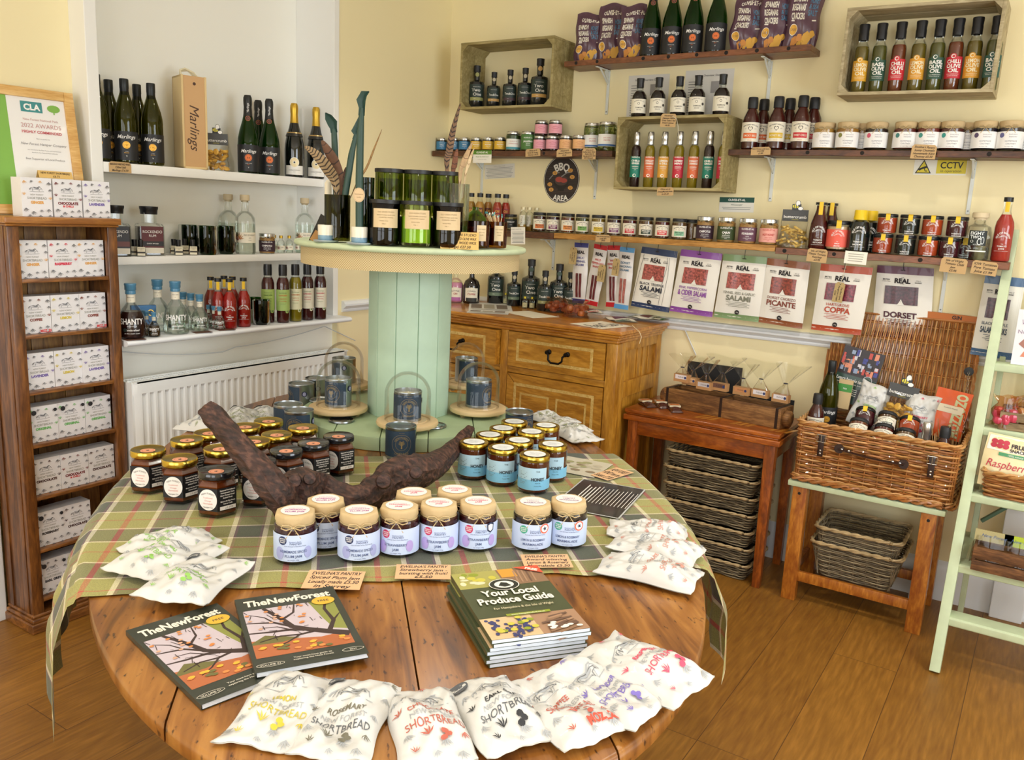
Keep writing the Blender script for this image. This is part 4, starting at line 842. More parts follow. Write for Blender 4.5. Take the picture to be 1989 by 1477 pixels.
def arclogo(R, big=1.0, t3='TOMATO', t4='JUICE', m=1):
    return [T('ISLE OF WIGHT',0,.024*big,.0085*big,m,arc=.019*big,bold=.02),T('TOMATOES',0,.014*big,.0058*big,m,arc=.013*big,bold=.01),T('THE',0,-.012*big,.004*big,m),T(t3,0,-.019*big,.0065*big,m,.04*big,bold=.02),T(t4,0,-.027*big,.0065*big,m,.04*big,bold=.02),T('made with Isle of Wight tomatoes',0,-.034*big,.003*big,m,.042*big)]
def juice(k, fill, s=1.0, split=0):
    def lb():
        t = lab(.0292*s, arclogo(0,s), .02,.0201,-.001,.001,[GL,WINK],zc=.068*s)
        g = G(); mp = cylmap(.0128*s); g.sheet(lambda a,b: mp(-.006*s+.012*s*a, (.158+.046*b)*s, .0006), 3, 4); g.sheet(lambda a,b: ((-.006+.012*a)*s, (-.0128+.0128*b)*s, .2052*s), 2, 2)
        return [('lettering', t), ('seal_strip', g.mesh('seal_strip', M('EBC11D', .5)))]
    return bottle(k, [(0,.004),(.026*s,0),(.0285*s,.004*s),(.0285*s,.110*s),(.026*s,.126*s),(.016*s,.148*s),(.0125*s,.160*s),(.0120*s,.196*s)], GL, .150*s, fill, [(.0125*s,.190*s),(.0138*s,.190*s),(.0138*s,.204*s),(0,.2045*s)], BLK, lb)
for px, py, x, c, l in ((411,630,-.05,'8E2A10','tomato juice bottle at the very back left of its group'),(425,633,.015,'A01A12','tomato juice bottle second from the miniatures'),(437,628,-.065,'9A2A12','tomato juice bottle hidden behind the front pair'),
        (453,632,-.02,'A01A12','tomato juice bottle whose yellow seal peeks between the front pair'),(447,634,.05,'A81812','front tomato juice bottle beside the clear miniatures'),(474,631,.045,'A81812','front tomato juice bottle beside the dark tumblers')):
    put('juice_bottle', l, 'juice bottle', shX(px,py,x,z), juice('j'+c,c), face(shX(px,py,x,z)), group='red tomato juice bottles on the ledge')
TG2 = tumbler('tg2', .037, .105, glass('bottle_green_tumbler', (.10,.30,.07,1)))
for px, py, x, l in ((495,622,-.05,'dark green tumbler at the back on the ledge'),(508,626,.035,'dark green tumbler in front on the ledge beside the dressings')):
    put('glass_tumbler', l, 'tumbler', shX(px,py,x,z), TG2, group='green tumblers on the ledge')
def dress(k, fill, lc, tc, gm=None):
    def lb():
        return [('label', lab(.0254,[T('Summer',0,.028,.009,2,.04,shear=.2),T('GARDEN',0,.018,.008,1,.04,bold=.02),T('raspberry',0,.006,.007,1,.035),T('& dressing',0,-.003,.006,1,.035),T('fruity & fresh',0,-.014,.004,2),D(.016,-.043,.007,.007,0,16),D(.016,-.043,.004,.004,2,10)],.048,.128,-.034,.034,[M(lc,.55),M(tc,.6),M('6E8A55',.6)]))]
    return bottle(k, [(0,.004),(.023,0),(.0248,.004),(.0248,.150),(.022,.162),(.0150,.176),(.0135,.184),(.0135,.20)], GL, .172, fill, [(.0140,.180),(.0155,.180),(.0160,.205),(.0150,.222),(0,.223)], BLK, lb, capname='stopper')
for px, py, x, a, l in ((521,623,.0,('dA','4A120E','A9C26A','5A7A30'),'dressing bottle with lime green label, back left of the row'),(550,625,.045,('dA2','4A1210','A6C070','D07A3A'),'dressing bottle with lime green label standing in front'),(574,620,.045,('dB','8A7A12','DDDBB8','C86A2A'),'golden dressing bottle with pale label'),
        (597,617,.045,('dC','3E0E14','DAD5C0','C03A4A'),'dark dressing bottle with cream label next to the golden one'),(622,618,.055,('dC','3E0E14','DAD5C0','C03A4A'),'dark dressing bottle at the right end of the ledge, cream label')):
    put('dressing_bottle', l, 'dressing bottle', shX(px,py,x,z), dress(*a), face(shX(px,py,x,z)), group='dressing bottles on the ledge', scale=1.14)
for px, py, l in ((262,660,'brown leather coaster under the dark spirit bottle'),(388,645,'brown leather coaster in front of the medium gin bottles'),(438,641,'brown leather coaster in front of the juice bottles')):
    g = G(); g.box((-.035,-.02,0),(.035,.02,.0015)); thing('coaster', l, 'coaster', Vector((.075,onz(px,py,z).y,z+.0005)), math.radians(80), me=g.mesh('coaster', M('5B3A2A',.6), False), group='leather coasters on the ledge')
g = G(); g.box((-.04,-.002,0),(.04,.002,.06)); thing('card', 'blank cream card leaning behind the dark green tumblers on the ledge', 'card', shX(498,605,-.02,z), math.radians(85), me=g.mesh('card', CRM, False))
YS = -.088
def fz(p): return face(p)*1.0
def twoone(s, acc, big=0):
    k = 'two%.2f%s' % (s, acc)
    gm = M('16191A', .15, coat=.6, name='black_glass')
    def lb():
        w_ = .058*s; it = [Rr(-w_/2*1.35,-.052*s,w_/2*1.35,.040*s,0), Rr(-w_/2*1.35,-.052*s,w_/2*1.35,-.030*s,2), T('SEA BUCKTHORN',0,.030*s,.0048*s,1,.04*s)]
        it += ([T('Two',-.004*s,.012*s,.024*s,1,bold=.01), T('One',.002*s,-.012*s,.024*s,1,bold=.01)] if big else [T('Two&One',0,-.004*s,.020*s,1,.06*s,bold=.01)])+[T('GIN',-.010*s,-.038*s,.006*s,1)]
        g = G(); mp = cylmap(.0418*s); band(g,.0418*s,.038*s,.118*s,-w_*.72,w_*.72,0); decal(g, lambda u,v,o: mp(u,.080*s+v*.85,o), it[2:]); decal(g, lambda u,v,o: mp(u,.080*s+v*.85,o), [Rr(-w_*.66,-.048*s,w_*.66,-.030*s,2)], o0=.0003)
        g2 = G(); mp2 = cylmap(.0152*s); decal(g2, lambda u,v,o: mp2(u,.168*s+v,o), [D(0,0,.0105*s,.0105*s,0,16)])
        return [('label', g.mesh('label',[M('26352F',.5),M('E9E7DC',.5),M(acc,.6)])), ('neck_seal', g2.mesh('neck_seal', M(acc if s > .9 else 'B9AE94',.6)))]
    return bottle(k, [(0,.003*s),(.038*s,0),(.0412*s,.005*s),(.0412*s,.118*s),(.0385*s,.130*s),(.022*s,.137*s),(.0145*s,.142*s),(.0145*s,.185*s)], gm, 0, None, [(.0150*s,.182*s),(.0175*s,.183*s),(.0172*s,.198*s),(.0178*s,.212*s),(0,.214*s)], BLKM, lb, capname='stopper')
z = 2.004+.0125
for px, s, acc, big, l in ((925,1.0,'9B9A5C',1,'large dark gin bottle at the crate end nearest the corner, olive band'),(958,.83,'C49A58',0,'smaller dark gin bottle with tan band in the small crate'),(989,.86,'4A3438',0,'dark gin bottle with brownish band, middle of the small crate'),(1018,.88,'4A3438',0,'dark gin bottle with brownish band, right of the middle one in the small crate'),(1046,1.06,'C49A58',1,'large dark gin bottle with tan band half behind the crate edge')):
    p = shY(px, 206, -.10, z); put('gin_bottle', l, 'gin bottle', p, twoone(s,acc,big), face(p), group='dark gin bottles in the small crate')
def jar(k, r, h, fill, lidc, labels, lh=(.2,.72), mats=None, lidr=1.0, lidh=.013, clear=True, fh=.80, neck=.88, lm=None, span=1.15, sq=None):
    def f():
        P = []; g = G(); g.lathe([(0,.002),(r*.88,0),(r,.005),(r,h*.80),(r*.97,h*.85),(r*neck,h*.89),(r*neck,h-.004)],28,sq=sq)
        g2 = G(); g2.lathe([(0,.005),(r*.88,.005),(r*.955,.009),(r*.955,h*fh),(0,h*fh+.001)],24,sq=sq)
        P.append(('glass_body', g.mesh('glass_body', GL), [('contents', g2.mesh('contents', fill if not isinstance(fill,str) else M(fill,.25,coat=.3)))]))
        lr = r*neck*1.03*lidr; g3 = G(); g3.lathe([(lr*.98,h-lidh),(lr,h-lidh+.001),(lr*1.01,h-lidh+.003),(lr,h-.002),(lr*.96,h),(lr*.9,h-.001),(0,h-.001)],28)
        lidP = lm(r,h,lr) if lm else None
        P.append(('lid', g3.mesh('lid', lidc), lidP) if lidP else ('lid', g3.mesh('lid', lidc)))
        if labels is not None: P.append(('label', lab(r+.0004, labels, h*lh[0], h*lh[1], -r*span, r*span, mats)))
        return P
    return once(k, f)
def squat(k, c, ink='F4F0E6', t='SMOKED', fill='2A1D18', rule=None, lid=None):
    i = [T('OLIVES-ET-AL',0,.012,.005,1,.03),T(t,0,.003,.007,1,.038,bold=.02),T('chutney relish',0,-.005,.004,1,.034),T('190g',0,-.012,.003,1)]
    return jar(k,.029,.066,fill,lid or SILV,i,(.14,.72),[M(c,.55),M(ink,.6)])
z = B_Z
for px, c, t, l in ((858,'3F7FA8','CHILLI','blue labelled jar at the corner end of the short shelf'),(882,'3F7FA8','CHILLI','blue labelled jar mostly behind the long feather'),(902,'3F7FA8','BRINE','blue labelled jar beside the first yellow labelled jar'),(925,'E3B535','MUSTARD','yellow labelled jar beside the blue ones'),(947.8,'E3B535','MUSTARD','yellow labelled jar in the middle of the three yellow ones'),(971,'E3B535','MUSTARD','yellow labelled jar beside the tall pickle jar')):
    p = shY(px,288,YS,z); put('condiment_jar', l, 'jar', p, squat('sq'+c+t,c,t=t), face(p), group='small jars on the short shelf', scale=1.07)
def tall(k, c, inkc, items, fill, r=.0345, h=.088, lh=(.10,.62), mats=None):
    return jar(k, r, h, fill, SILV, items, lh, mats or [M(c,.55), M(inkc,.6)])
GH = M('4E6A2A',.3,var=.3,bs=50,name='green_pickle')
p = shY(996.6,288,YS,z); put('pickle_jar','taller jar of dark green pickles with white and teal label','jar',p,tall('pk','EFEDE4','B8433A',[T('OLIVES-ET-AL',0,.012,.006,1,.04),T('CORNICHONS',0,.002,.007,1,.045),Rr(-.039,-.022,.039,-.013,2)],M('3B4F20',.3,var=.3,bs=50),mats=[M('EFEDE4',.55),M('B8433A',.6),M('3E93A0',.5)]),face(p),scale=1.1)
p = shY(1025,288,YS,z); put('pickle_jar','taller jar with plain green jalapeno label','jar',p,tall('jal','4F7A3A','F4F2EA',[T('OLIVES-ET-AL',0,.018,.007,1,.045,bold=.02),T('JALAPENO',0,.002,.010,1,.045,bold=.03),T('RELISH',0,-.007,.006,1),T('MEDIUM',0,-.015,.005,1)],GH,lh=(.10,.85)),face(p),scale=1.08)
def pinkj(c, ink, k): return jar(k,.0335,.072,'3A1114' if c=='E9A3AE' else '3A2416',SILV,[T('CARAMELISED',0,.010,.006,1,.045,arc=.03),T('ONION',0,.000,.007,1,.04,shear=.2),T('& port marmalade',0,-.010,.0045,1,.045)],(.16,.74),[M(c,.55),M(ink,.6)])
for px, dz, c, ink, l in ((1048.5,0,'E9A3AE','C2405A','pink labelled jar, bottom row, first of the stack'),(1073,0,'E9A3AE','C2405A','pink labelled jar, bottom row, second of the stack'),(1050,.0725,'E9A3AE','C2405A','pink labelled jar on top of the stack, corner side'),(1077,.0725,'E9A3AE','C2405A','pink labelled jar on top of the stack, above the kraft price tag'),
        (1099,0,'E8B27A','C0622A','peach labelled jar beside the pink stack'),(1125,0,'E8B27A','C0622A','peach labelled jar nearest the large olive jars')):
    p = shY(px,286,YS,z+dz); put('chutney_jar', l, 'jar', p, pinkj(c,ink,'pj'+c), face(p), group='pink and peach jars', scale=1.03)
def olivej():
    g = G(); random.seed(9)
    for i in range(90): a = random.random()*6.283; rr = random.choice((.027,.031)); g.lathe([(0,-.007),(.0065,-.003),(.0065,.003),(0,.007)],7,T=Matrix.Translation((rr*math.cos(a),rr*math.sin(a),random.uniform(.012,.095))) @ Matrix.Rotation(random.random()*3,4,'X'))
    P = jar('olj',.0395,.118,glass('brine',(.80,.85,.62,1)),SILV,[T('garlic stuffed',0,.010,.006,2,.05),T('OLIVES',0,.000,.009,2,.05),Rr(-.046,-.023,.046,-.016,3)],(.16,.58),[WHTP,INK,M('C0402E',.6),M('3A6AA8',.5)],fh=.9)
    return P+[('olives', g.mesh('olives', M('A7AD62',.35,var=.25,bs=40)))]
OJ = once('olivej', olivej)
for px, y, l in ((1157,-.055,'large olive jar half hidden behind its twin by the middle crate'),(1178,-.09,'large jar of stuffed green olives in front beside the middle crate')):
    p = shY(px,286,y,z); 
    if px == 1157: p.x -= .02
    put('olive_jar', l, 'jar', p, OJ, face(p), group='large olive jars', scale=1.12)
wall_tag('kraft price tag hung below the pink labelled jars', 1035,296.5,-.153,.085,.036,['Olives et Al','Sweet & Smoky','Chutney  £4.75'],roll=-.05)
wall_tag('kraft price tag hung below the peach labelled jars', 1096,297,-.153,.085,.036,['Olives et Al','Sauces & Mustard','£5.50'],roll=-.05)
wall_tag('kraft price tag with dense writing below the large olive jars', 1144,299,-.153,.072,.05,['Olives et Al','Stuffed Garlic Olives','Rustic Basil &','Gordal picante olive','with Almonds'],roll=.0)
def notice(label, px, py, y, w_, h_, items, mats, roll=0, name='notice', cat='notice'):
    g = G(); g.box((-w_/2,-h_/2,-.0006),(w_/2,h_/2,0)); decal(g, flatmap((0,0,0),(1,0,0),(0,1,0)), items); p = ony(px,py,y)
    return thing(name, label, cat, p, me=g.mesh(name, mats, False), rot=(PI/2,roll,0))
def lines(n, w_, y0, dy, m, wob=.15, t=None): return [Ln([(-w_/2*(1-wob*((i*37)%5)/5),y0-i*dy),(w_/2*(1-wob*((i*53)%4)/4),y0-i*dy)], dy*.30, m) for i in range(n)]
PAPER = M('EFEBE0',.7); GREY = M('8E8C88',.8)
notice('small green and cream shelf card hanging from the short brown shelf', 936.5,304.5,-.153,.115,.062,[Rr(-.0575,.011,.0575,.031,1),T('OLIVES-ET-AL',0,.021,.012,2,.09,bold=.03),T('Ready? Get Chilli? Start?',0,0,.008,1,.08,shear=.2),T('hot stuff from the store cupboard',0,-.014,.004,3,.08)],[PAPER,M('5E8A2E',.6),WHTP,GREY])
notice('white printed paper pinned on the wall behind the green shelf card', 970,333,-.0015,.19,.072,[T('OLIVES-ET-AL PRODUCT NOTES',0,.026,.006,1,.07)]+lines(8,.17,.018,.007,1),[M('E2DED2',.7),M('9B9894',.8)],roll=-.06)
notice('plain white paper on the wall behind the clear feather vase', 845,322,-.0015,.12,.05,[Ln([(-.05,.02),(.05,.02)],.001,1)],[PAPER,GREY])
g = G(); R_ = .103; g.lathe([(0,-.001),(R_,-.001),(R_,0),(0,0)],64); mp = flatmap((0,0,0),(1,0,0),(0,1,0)); random.seed(2)
it = [D(0,0,.1,.1,1,64), D(0,0,.098,.098,0,64)]+[Ln([(-.09*math.cos(a_),.09*math.sin(a_)),(.09*math.cos(a_),.09*math.sin(a_)+random.uniform(-.01,.01))],.0012,6) for a_ in [x*.12-.7 for x in range(12)]]
it += [T('BBQ',0,.057,.046,1,.11,arc=.075,bold=.03), T('AREA',0,-.082,.034,1,.115,arc=-.16,bold=.03)]
it += [D(0,-.012,.042,.030,2,24), D(0,-.004,.038,.022,6,24), D(-.012,.0,.022,.012,3,16), D(.014,-.004,.020,.010,3,16), Rr(-.018,-.05,.018,-.034,2), Ln([(-.07,.0),(-.04,.028),(-.012,.03)],.004,4), Ln([(.0,.012),(.03,.03),(.06,.034)],.005,4)]
for x,y,a_ in ((.062,.012,.5),(-.065,-.022,.2),(-.038,.028,.1),(.05,.04,.8),(-.055,-.045,0),(.055,-.035,1)): it += [D(x,y,.014,.009,5,14), Ln([(x-.006,y-.006),(x-.004,y+.006)],.002,0), Ln([(x+.002,y-.007),(x+.004,y+.006)],.002,0)]
decal(g, mp, it, st=.00006)
thing('round_sign', 'round dark BBQ AREA sign with a grill picture on the wall', 'sign', ony(1090.5,349,-.001), me=g.mesh('round_sign', [M('2C211F',.5),M('E8E3D8',.6),M('16120F',.5),M('A8453A',.5),M('8B8A88',.5),M('D59C4A',.6),M('4A3833',.6)], False), rot=(PI/2,0,0), scale=(1.0,1.12,1))
z = A_Z+.0015
def crisp(seed, w_=.16, h_=.225, mirror=0):
    """printed pillow bag standing up, gathered seal on top"""
    rnd = random.Random(seed); ph = [rnd.uniform(0,6) for _ in range(6)]
    def prof(a, b, side):
        u = (a-.5); wd = w_*(1-.10*abs(2*b-1)**2+.05*math.sin(b*7+ph[0])); puff = .036*(max(0,1-abs(2*b-.92)**3.0)**.8)*(max(0,1-(2*u)**2))**.5
        puff += .004*math.sin(b*23+u*9+ph[1])*(1-abs(2*u))+.003*math.sin(u*31+ph[2]+b*6)
        if b > .9: puff *= (1-b)*8; puff += .003*math.sin(u*40+ph[3])
        return (u*wd+.004*math.sin(b*12+ph[4]), side*max(.0015,puff)-.002*math.sin(b*9), b*h_*(1+.03*math.sin(u*6+ph[5])*(b > .8)))
    g = G(); g.sheet(lambda a,b: prof(a,b,-1), 22, 26, 0); g.sheet(lambda a,b: prof(a,b,1), 22, 26, 0, True)
    def mp(u, v, o): p = prof(u/w_+.5, v/h_, -1); return (p[0], p[1]-o-.0012, p[2])
    mx = -1 if mirror else 1; cx = .012*mx
    it = [T('OLIVES-ET-AL',cx,h_*.83,.019,1,.115,bold=.03), T('SPANISH',-.028,h_*.70,.028,1,-.062,bold=.04), T('REGANAS',-.028,h_*.575,.028,1,-.062,bold=.04), T('CRACKERS',-.028,h_*.45,.028,1,-.062,bold=.04), T('HONEY',.040,h_*.68,.026,2,-.044,bold=.03), T('& SEA',.040,h_*.59,.020,2,-.044,bold=.03), T('SALT',.040,h_*.50,.024,2,-.044,bold=.03), Ln([(-.06,h_*.385),(.06,h_*.40)],.004,1)]
    for i,(x,y,s_) in enumerate(((.022,h_*.13,.022),(-.032,h_*.09,.016),(.044,h_*.20,.014),(-.012,h_*.15,.015),(.002,h_*.06,.016))):
        it.append(Pl([(x+s_*math.cos(a_)*(1+.25*math.sin(3*a_+i)),y+s_*math.sin(a_)*(1-.2*math.cos(2*a_+i))) for a_ in [k*PI/4 for k in range(8)]],3+(i%2)))
    it += [D(-.048,h_*.255,.019,.019,1,20), D(-.048,h_*.255,.017,.017,3,20)]+[Ln([(-.058+.005*i,h_*.235),(-.056+.005*i,h_*.275)],.0015,0) for i in range(5)]
    decal(g, mp, it, st=.00025)
    return g.mesh('bag_front', [M('553646',.35,coat=.35,bump=.4,bs=25,name='plum_foil'), M('E7DFD0',.5), M('4E7896',.5), M('D9A33C',.6), M('C9853A',.6)], True, 60)
SPA = SP
for i,(px,py,yy,rz,sc,l) in enumerate(((1141,113,-.075,.15,1.0,'plum cracker bag at the corner end of the top shelf'),(1185,111,-.055,.05,1.16,'taller plum cracker bag second on the top shelf'),(1226,107,-.095,0,1.06,'plum cracker bag standing against the green bottles, top shelf'),(1446,90,-.080,.35,1.05,'plum cracker bag just after the green bottles on the top shelf'),(1500,87,-.075,.55,1.15,'crumpled plum cracker bag second from the top shelf end'),(1553,84,-.07,.5,1.25,'largest crumpled plum cracker bag at the top shelf end'))):
    p = shY(px,py,yy,z); thing('cracker_bag', l, 'snack bag', p, me=crisp(i*7+1), rot=(-.04,.06 if i > 2 else 0,face(p)*.6+rz*.3), scale=(.80 if i < 3 else .84,.7,.98*sc), group='plum cracker bags')
for px, py, l in ((1262,103,'green sparkling bottle nearest the first cracker bags on the top shelf'),(1302,101,'green sparkling bottle second on the top shelf'),(1343,98,'green sparkling bottle third on the top shelf'),(1388,96,'green sparkling bottle nearest the crumpled bags on the top shelf')):
    p = shY(px,py,-.098,z); put('sparkling_wine_bottle', l, 'wine bottle', p, SP, face(p), group='sparkling bottles on the top shelf')
z = 1.949+.001
def damson():
    return [('label', lab(.0304,[T('WHIPPER MILL CO.',0,.020,.0055,1,.042,arc=.04),D(-.002,.009,.0045,.0045,1,12),D(-.002,.009,.0032,.0032,0,12),T('DAMSON',0,-.006,.0065,1,.035,bold=.01),T('SAUCE',0,-.014,.006,1,.03),D(.022,.001,.005,.005,1,12)],.016,.068,-.04,.04,[CRM,M('4A443C',.6)])),
            ('neck_ring', lathe_mesh('neck_ring',[(.0125,.105),(.0135,.106),(.0135,.111),(.0125,.112)],GL))]
DB = bottle('damson', [(0,.004),(.027,0),(.0298,.004),(.0298,.070),(.027,.084),(.018,.097),(.0122,.102),(.0122,.122)], GL, .098, '1A0F10', [(.0125,.112),(.0140,.112),(.0135,.130),(.0150,.142),(.0145,.146),(0,.147)], BLK, damson, capname='stopper')
for px, l in ((1240,'damson sauce bottle standing on the crate lid, corner end'),(1276,'damson sauce bottle second along the crate lid'),(1316,'damson sauce bottle above the hanging kraft tag'),(1352,'damson sauce bottle fourth along the crate lid'),(1399,'damson sauce bottle standing apart at the crate lid end')):
    p = shY(px,222,-.135,z); put('sauce_bottle', l, 'sauce bottle', p, DB, face(p), group='damson sauce bottles on the crate', scale=1.17)
for px, py, w_, h_, l in ((1258,186,.205,.185,'printed product sheet pinned behind the damson bottles, corner side'),(1375,181,.225,.20,'printed product sheet pinned behind the damson bottles, right side')):
    notice(l, px, py, -.0015, w_, h_, [T('Product Overview: Damson',0,h_*.38,.012,1,w_*.7,bold=.02),Rr(w_*.05,-.0,w_*.28,.05,2)]+lines(13,w_*.35,h_*.22,.012,1)[0:0]+[Ln([(-w_*.42,h_*.25-.011*i),(-w_*.42+w_*(.3+.06*((i*3)%3)),h_*.25-.011*i)],.003,1) for i in range(13)],[M('DAD6CC',.7),M('7A7874',.8),M('9A9692',.7)])
z = 1.632+.0128
def slim(k, lc, fill, t1, t2):
    def lb():
        return [('label', lab(.0216,[T('OLIVES-ET-AL',0,.036,.008,1,.036,bold=.02),T(t1,0,.022,.010,1,-.036,bold=.04),T(t2,0,.012,.010,1,-.034,bold=.04),T('DRESSING',0,-.001,.006,1,.03,bold=.02),T('MARINADE',0,-.008,.005,1,.026),T('DIP',0,-.014,.004,1),D(-.002,-.036,.008,.008,0,16),D(-.002,-.036,.0065,.0065,1,16),D(-.001,-.036,.004,.004,0,12)],.040,.122,-.028,.028,[M(lc,.5),M('F3EFE4',.6)],zc=.083))]
    return bottle(k, [(0,.003),(.019,0),(.0208,.004),(.0212,.145),(.0185,.158),(.0128,.168),(.0110,.176),(.0110,.19)], GL, .165, fill, [(.0115,.168),(.0130,.169),(.0128,.186),(.0138,.188),(.0128,.214),(.0105,.219),(0,.22)], SILV, lb, capname='silver_cap')
OILF = M('8A7410',.12,coat=.3,name='golden_oil')
for i,(px,lc,fill,t1,t2,l) in enumerate(((1231,'1F7F6A','2A1214','CHILLI','GINGER','teal labelled dark dressing bottle at the corner end of the middle crate'),(1258,'D9693A',OILF,'SHALLOT','ORANGE','orange labelled dressing bottle second in the middle crate'),(1285,'DFA23C',OILF,'LEMON','& DILL','amber-yellow labelled dressing bottle in the middle crate'),(1314,'C42A3E',OILF,'RASPBERRY','MINT','crimson labelled dressing bottle under the hanging tag'),
        (1343,'D9693A',OILF,'SHALLOT','ORANGE','orange labelled dressing bottle fifth in the middle crate'),(1372,'1F7F6A','2A1214','CHILLI','GINGER','teal labelled dark dressing bottle sixth in the middle crate'),(1400,'C42A3E',OILF,'RASPBERRY','MINT','crimson labelled dressing bottle tucked behind the crate edge'))):
    p = shY(px,362,-.125,z); put('dressing_bottle', l, 'dressing bottle', p, slim('sl'+lc,lc,fill,t1,t2), face(p), group='slim dressings in the middle crate', scale=1.12)
wall_tag('kraft tag on a white string hanging from the top of the middle crate', 1298,234,-.204,.072,.056,['Handmade','Damson Sauce','Great Taste 3 Star','Award winner','£6.95'],roll=.04)
g = G(); A_ = ony(1313,226,-.206); B_ = ony(1318,268,-.206); g.tube([ony(1306,226,-.206),ony(1314,231,-.207),ony(1317,245,-.206),B_],.0012,5); thing('string','white string looped from the kraft tag on the middle crate','string',me=g.mesh('string',M('D8D2BE',.9)))
wall_tag('kraft price tag fixed under the middle crate', 1292,372,-.203,.078,.036,['Olives et Al','Dressing/Marinade Bottles','ea £5.50'],roll=-.03)
z = D_Z+.001
def bbqs(k, lc, t, tc='F3EFE4'):
    def lb():
        R_ = .0329; g = G(); mp = cylmap(R_); band(g,R_,.028,.098,-.046,.046,0)
        decal(g, lambda u,v,o: mp(u,.062+v,o), [T('NEW FOREST WITH LOVE',0,.027,.006,1,.06,arc=.06,bold=.02),Pl([(0,.004),(-.008,.012),(-.008,.018),(-.003,.021),(0,.017),(.003,.021),(.008,.018),(.008,.012)],1),Pl([(0,.007),(-.0055,.013),(-.0055,.017),(-.002,.0185),(0,.0155),(.002,.0185),(.0055,.017),(.0055,.013)],0),T('EST',-.018,.012,.004,1),T('2019',.018,.012,.004,1),Rr(-.026,-.022,.026,-.003,2),T(t,0,-.0125,.0105,0,-.044,bold=.01),T('SAUCE',0,-.029,.005,2)])
        return [('label', g.mesh('label',[CRM,M('3E3A34',.6),M(lc,.5)]))]
    return bottle(k, [(0,.004),(.029,0),(.0322,.004),(.0322,.098),(.029,.118),(.019,.142),(.0148,.152),(.0148,.165)], GL, .150, '4A1712', [(.0165,.150),(.0185,.150),(.0190,.170),(.0178,.188),(.0160,.191),(0,.191)], BLKM, lb, capname='lid')
for px, y, lc, t, l in ((1455,-.105,'E0662A','SMOKY BBQ','smoky barbecue sauce bottle in front, orange label panel'),(1477,-.040,'E0662A','SMOKY BBQ','smoky barbecue sauce bottle behind its twin'),(1505,-.105,'D8B22A','HONEY BBQ','honey barbecue sauce bottle in front, yellow label panel'),(1527,-.040,'D8B22A','HONEY BBQ','honey barbecue sauce bottle behind its twin'),(1552,-.105,'C8232C','SWEET CHILLI','sweet chilli sauce bottle in front, red label panel'),(1574,-.040,'C8232C','SWEET CHILLI','sweet chilli sauce bottle behind its twin')):
    p = shY(px,283,y,z); put('sauce_bottle', l, 'sauce bottle', p, bbqs('bb'+lc,lc,t), face(p)*.9, group='barbecue and chilli sauces', scale=1.12)
def bow(r, z, s=1.0):
    g = G(); n = 24; g.tube([(r*math.cos(2*PI*i/n),r*math.sin(2*PI*i/n),z+.001*math.sin(i)) for i in range(n)],.0011*s,5,closed=True)
    y = -r-.001
    for sg in (-1,1): g.tube([(0,y,z),(sg*.008*s,y-.004,z+.007*s),(sg*.019*s,y-.003,z+.006*s),(sg*.021*s,y-.002,z),(sg*.012*s,y-.004,z-.003*s),(0,y,z)],.0011*s,5); g.tube([(0,y,z),(sg*.006*s,y-.003,z-.008*s),(sg*.013*s,y-.002,z-.019*s)],.0010*s,5)
    g.lathe([(0,-.003*s),(.003*s,0),(0,.003*s)],8,c=(0,y-.001,z)); return g.mesh('twine_bow', TWN)
def pantry(k, r, h, fill, items, mats, lidtop, bowx=0, hexa=False, topm=None):
    def f():
        P = []; g = G(); g.lathe([(0,.003),(r*.86,0),(r,.007),(r,h*.72),(r*.95,h*.79),(r*.84,h*.83),(r*.84,h*.92)],28)
        g2 = G(); g2.lathe([(0,.006),(r*.86,.006),(r*.955,.011),(r*.955,h*.74),(r*.8,h*.80),(0,h*.80)],24)
        P.append(('glass_body', g.mesh('glass_body',GL), [('contents', g2.mesh('contents', M(fill,.2,coat=.5)))]))
        gc = G(); n = 48; zz = [(r*.90,h*.66,.05),(r*.885,h*.745,.015),(r*.865,h*.79,.01),(r*.93,h*.85,.012),(r*.95,h*.94,.006),(r*.93,h*.985,.0),(r*.86,h*1.0,0),(0,h*1.002,0)]
        vs = []; 
        for j,(rr,z_,am) in enumerate(zz[:-1]):
            for i in range(n):
                a = 2*PI*i/n; q = rr*(1+am*math.sin(i*PI/2+j*.6)+am*.6*math.sin(i*2.1)); 
                if hexa and j >= 4: q *= (math.cos(PI/8)/math.cos(((a+PI/8) % (PI/4))-PI/8))*.98+.03
                vs.append((q*math.cos(a),q*math.sin(a),z_+(.004*math.sin(i*1.7) if j == 0 else 0)))
        fs = [(j*n+i,j*n+(i+1)%n,(j+1)*n+(i+1)%n,(j+1)*n+i) for j in range(len(zz)-2) for i in range(n)]+[tuple((len(zz)-2)*n+i for i in range(n))]
        gc.add(vs,fs); sub = [('twine_bow', bow(r*.88,h*.775,r/.038))]
        if lidtop: gl = G(); decal(gl, flatmap((0,0,h*1.0+.0006),(1,0,0),(0,1,0)), lidtop); sub.append(('lid_sticker', gl.mesh('lid_sticker', mats, False)))
        P.append(('paper_cover', gc.mesh('paper_cover', KRP, True, 60), sub))
        P.append(('label', lab(r+.0004, items, h*.09, h*.635, -r*1.5, r*1.5, mats)))
        return P
    return once(k, f)
LM = [M('F3F1EE',.55),M('8A8C98',.7)]
def chut(c, fill): return pantry('ch'+c+fill,.0365,.092,fill,[D(-.024,.014,.0075,.0075,2,16),T("EWELINA'S",.008,.016,.005,1,.03),T('PANTRY',.008,.009,.006,1,.03),Ln([(-.02,.003),(.035,.003)],.0006,1),T('HOMEMADE',.004,-.004,.006,1,.04),T('CHUTNEY',.004,-.012,.006,1,.04),T('net weight 290g',.0,-.020,.0035,1)],LM+[M(c,.55)],None)
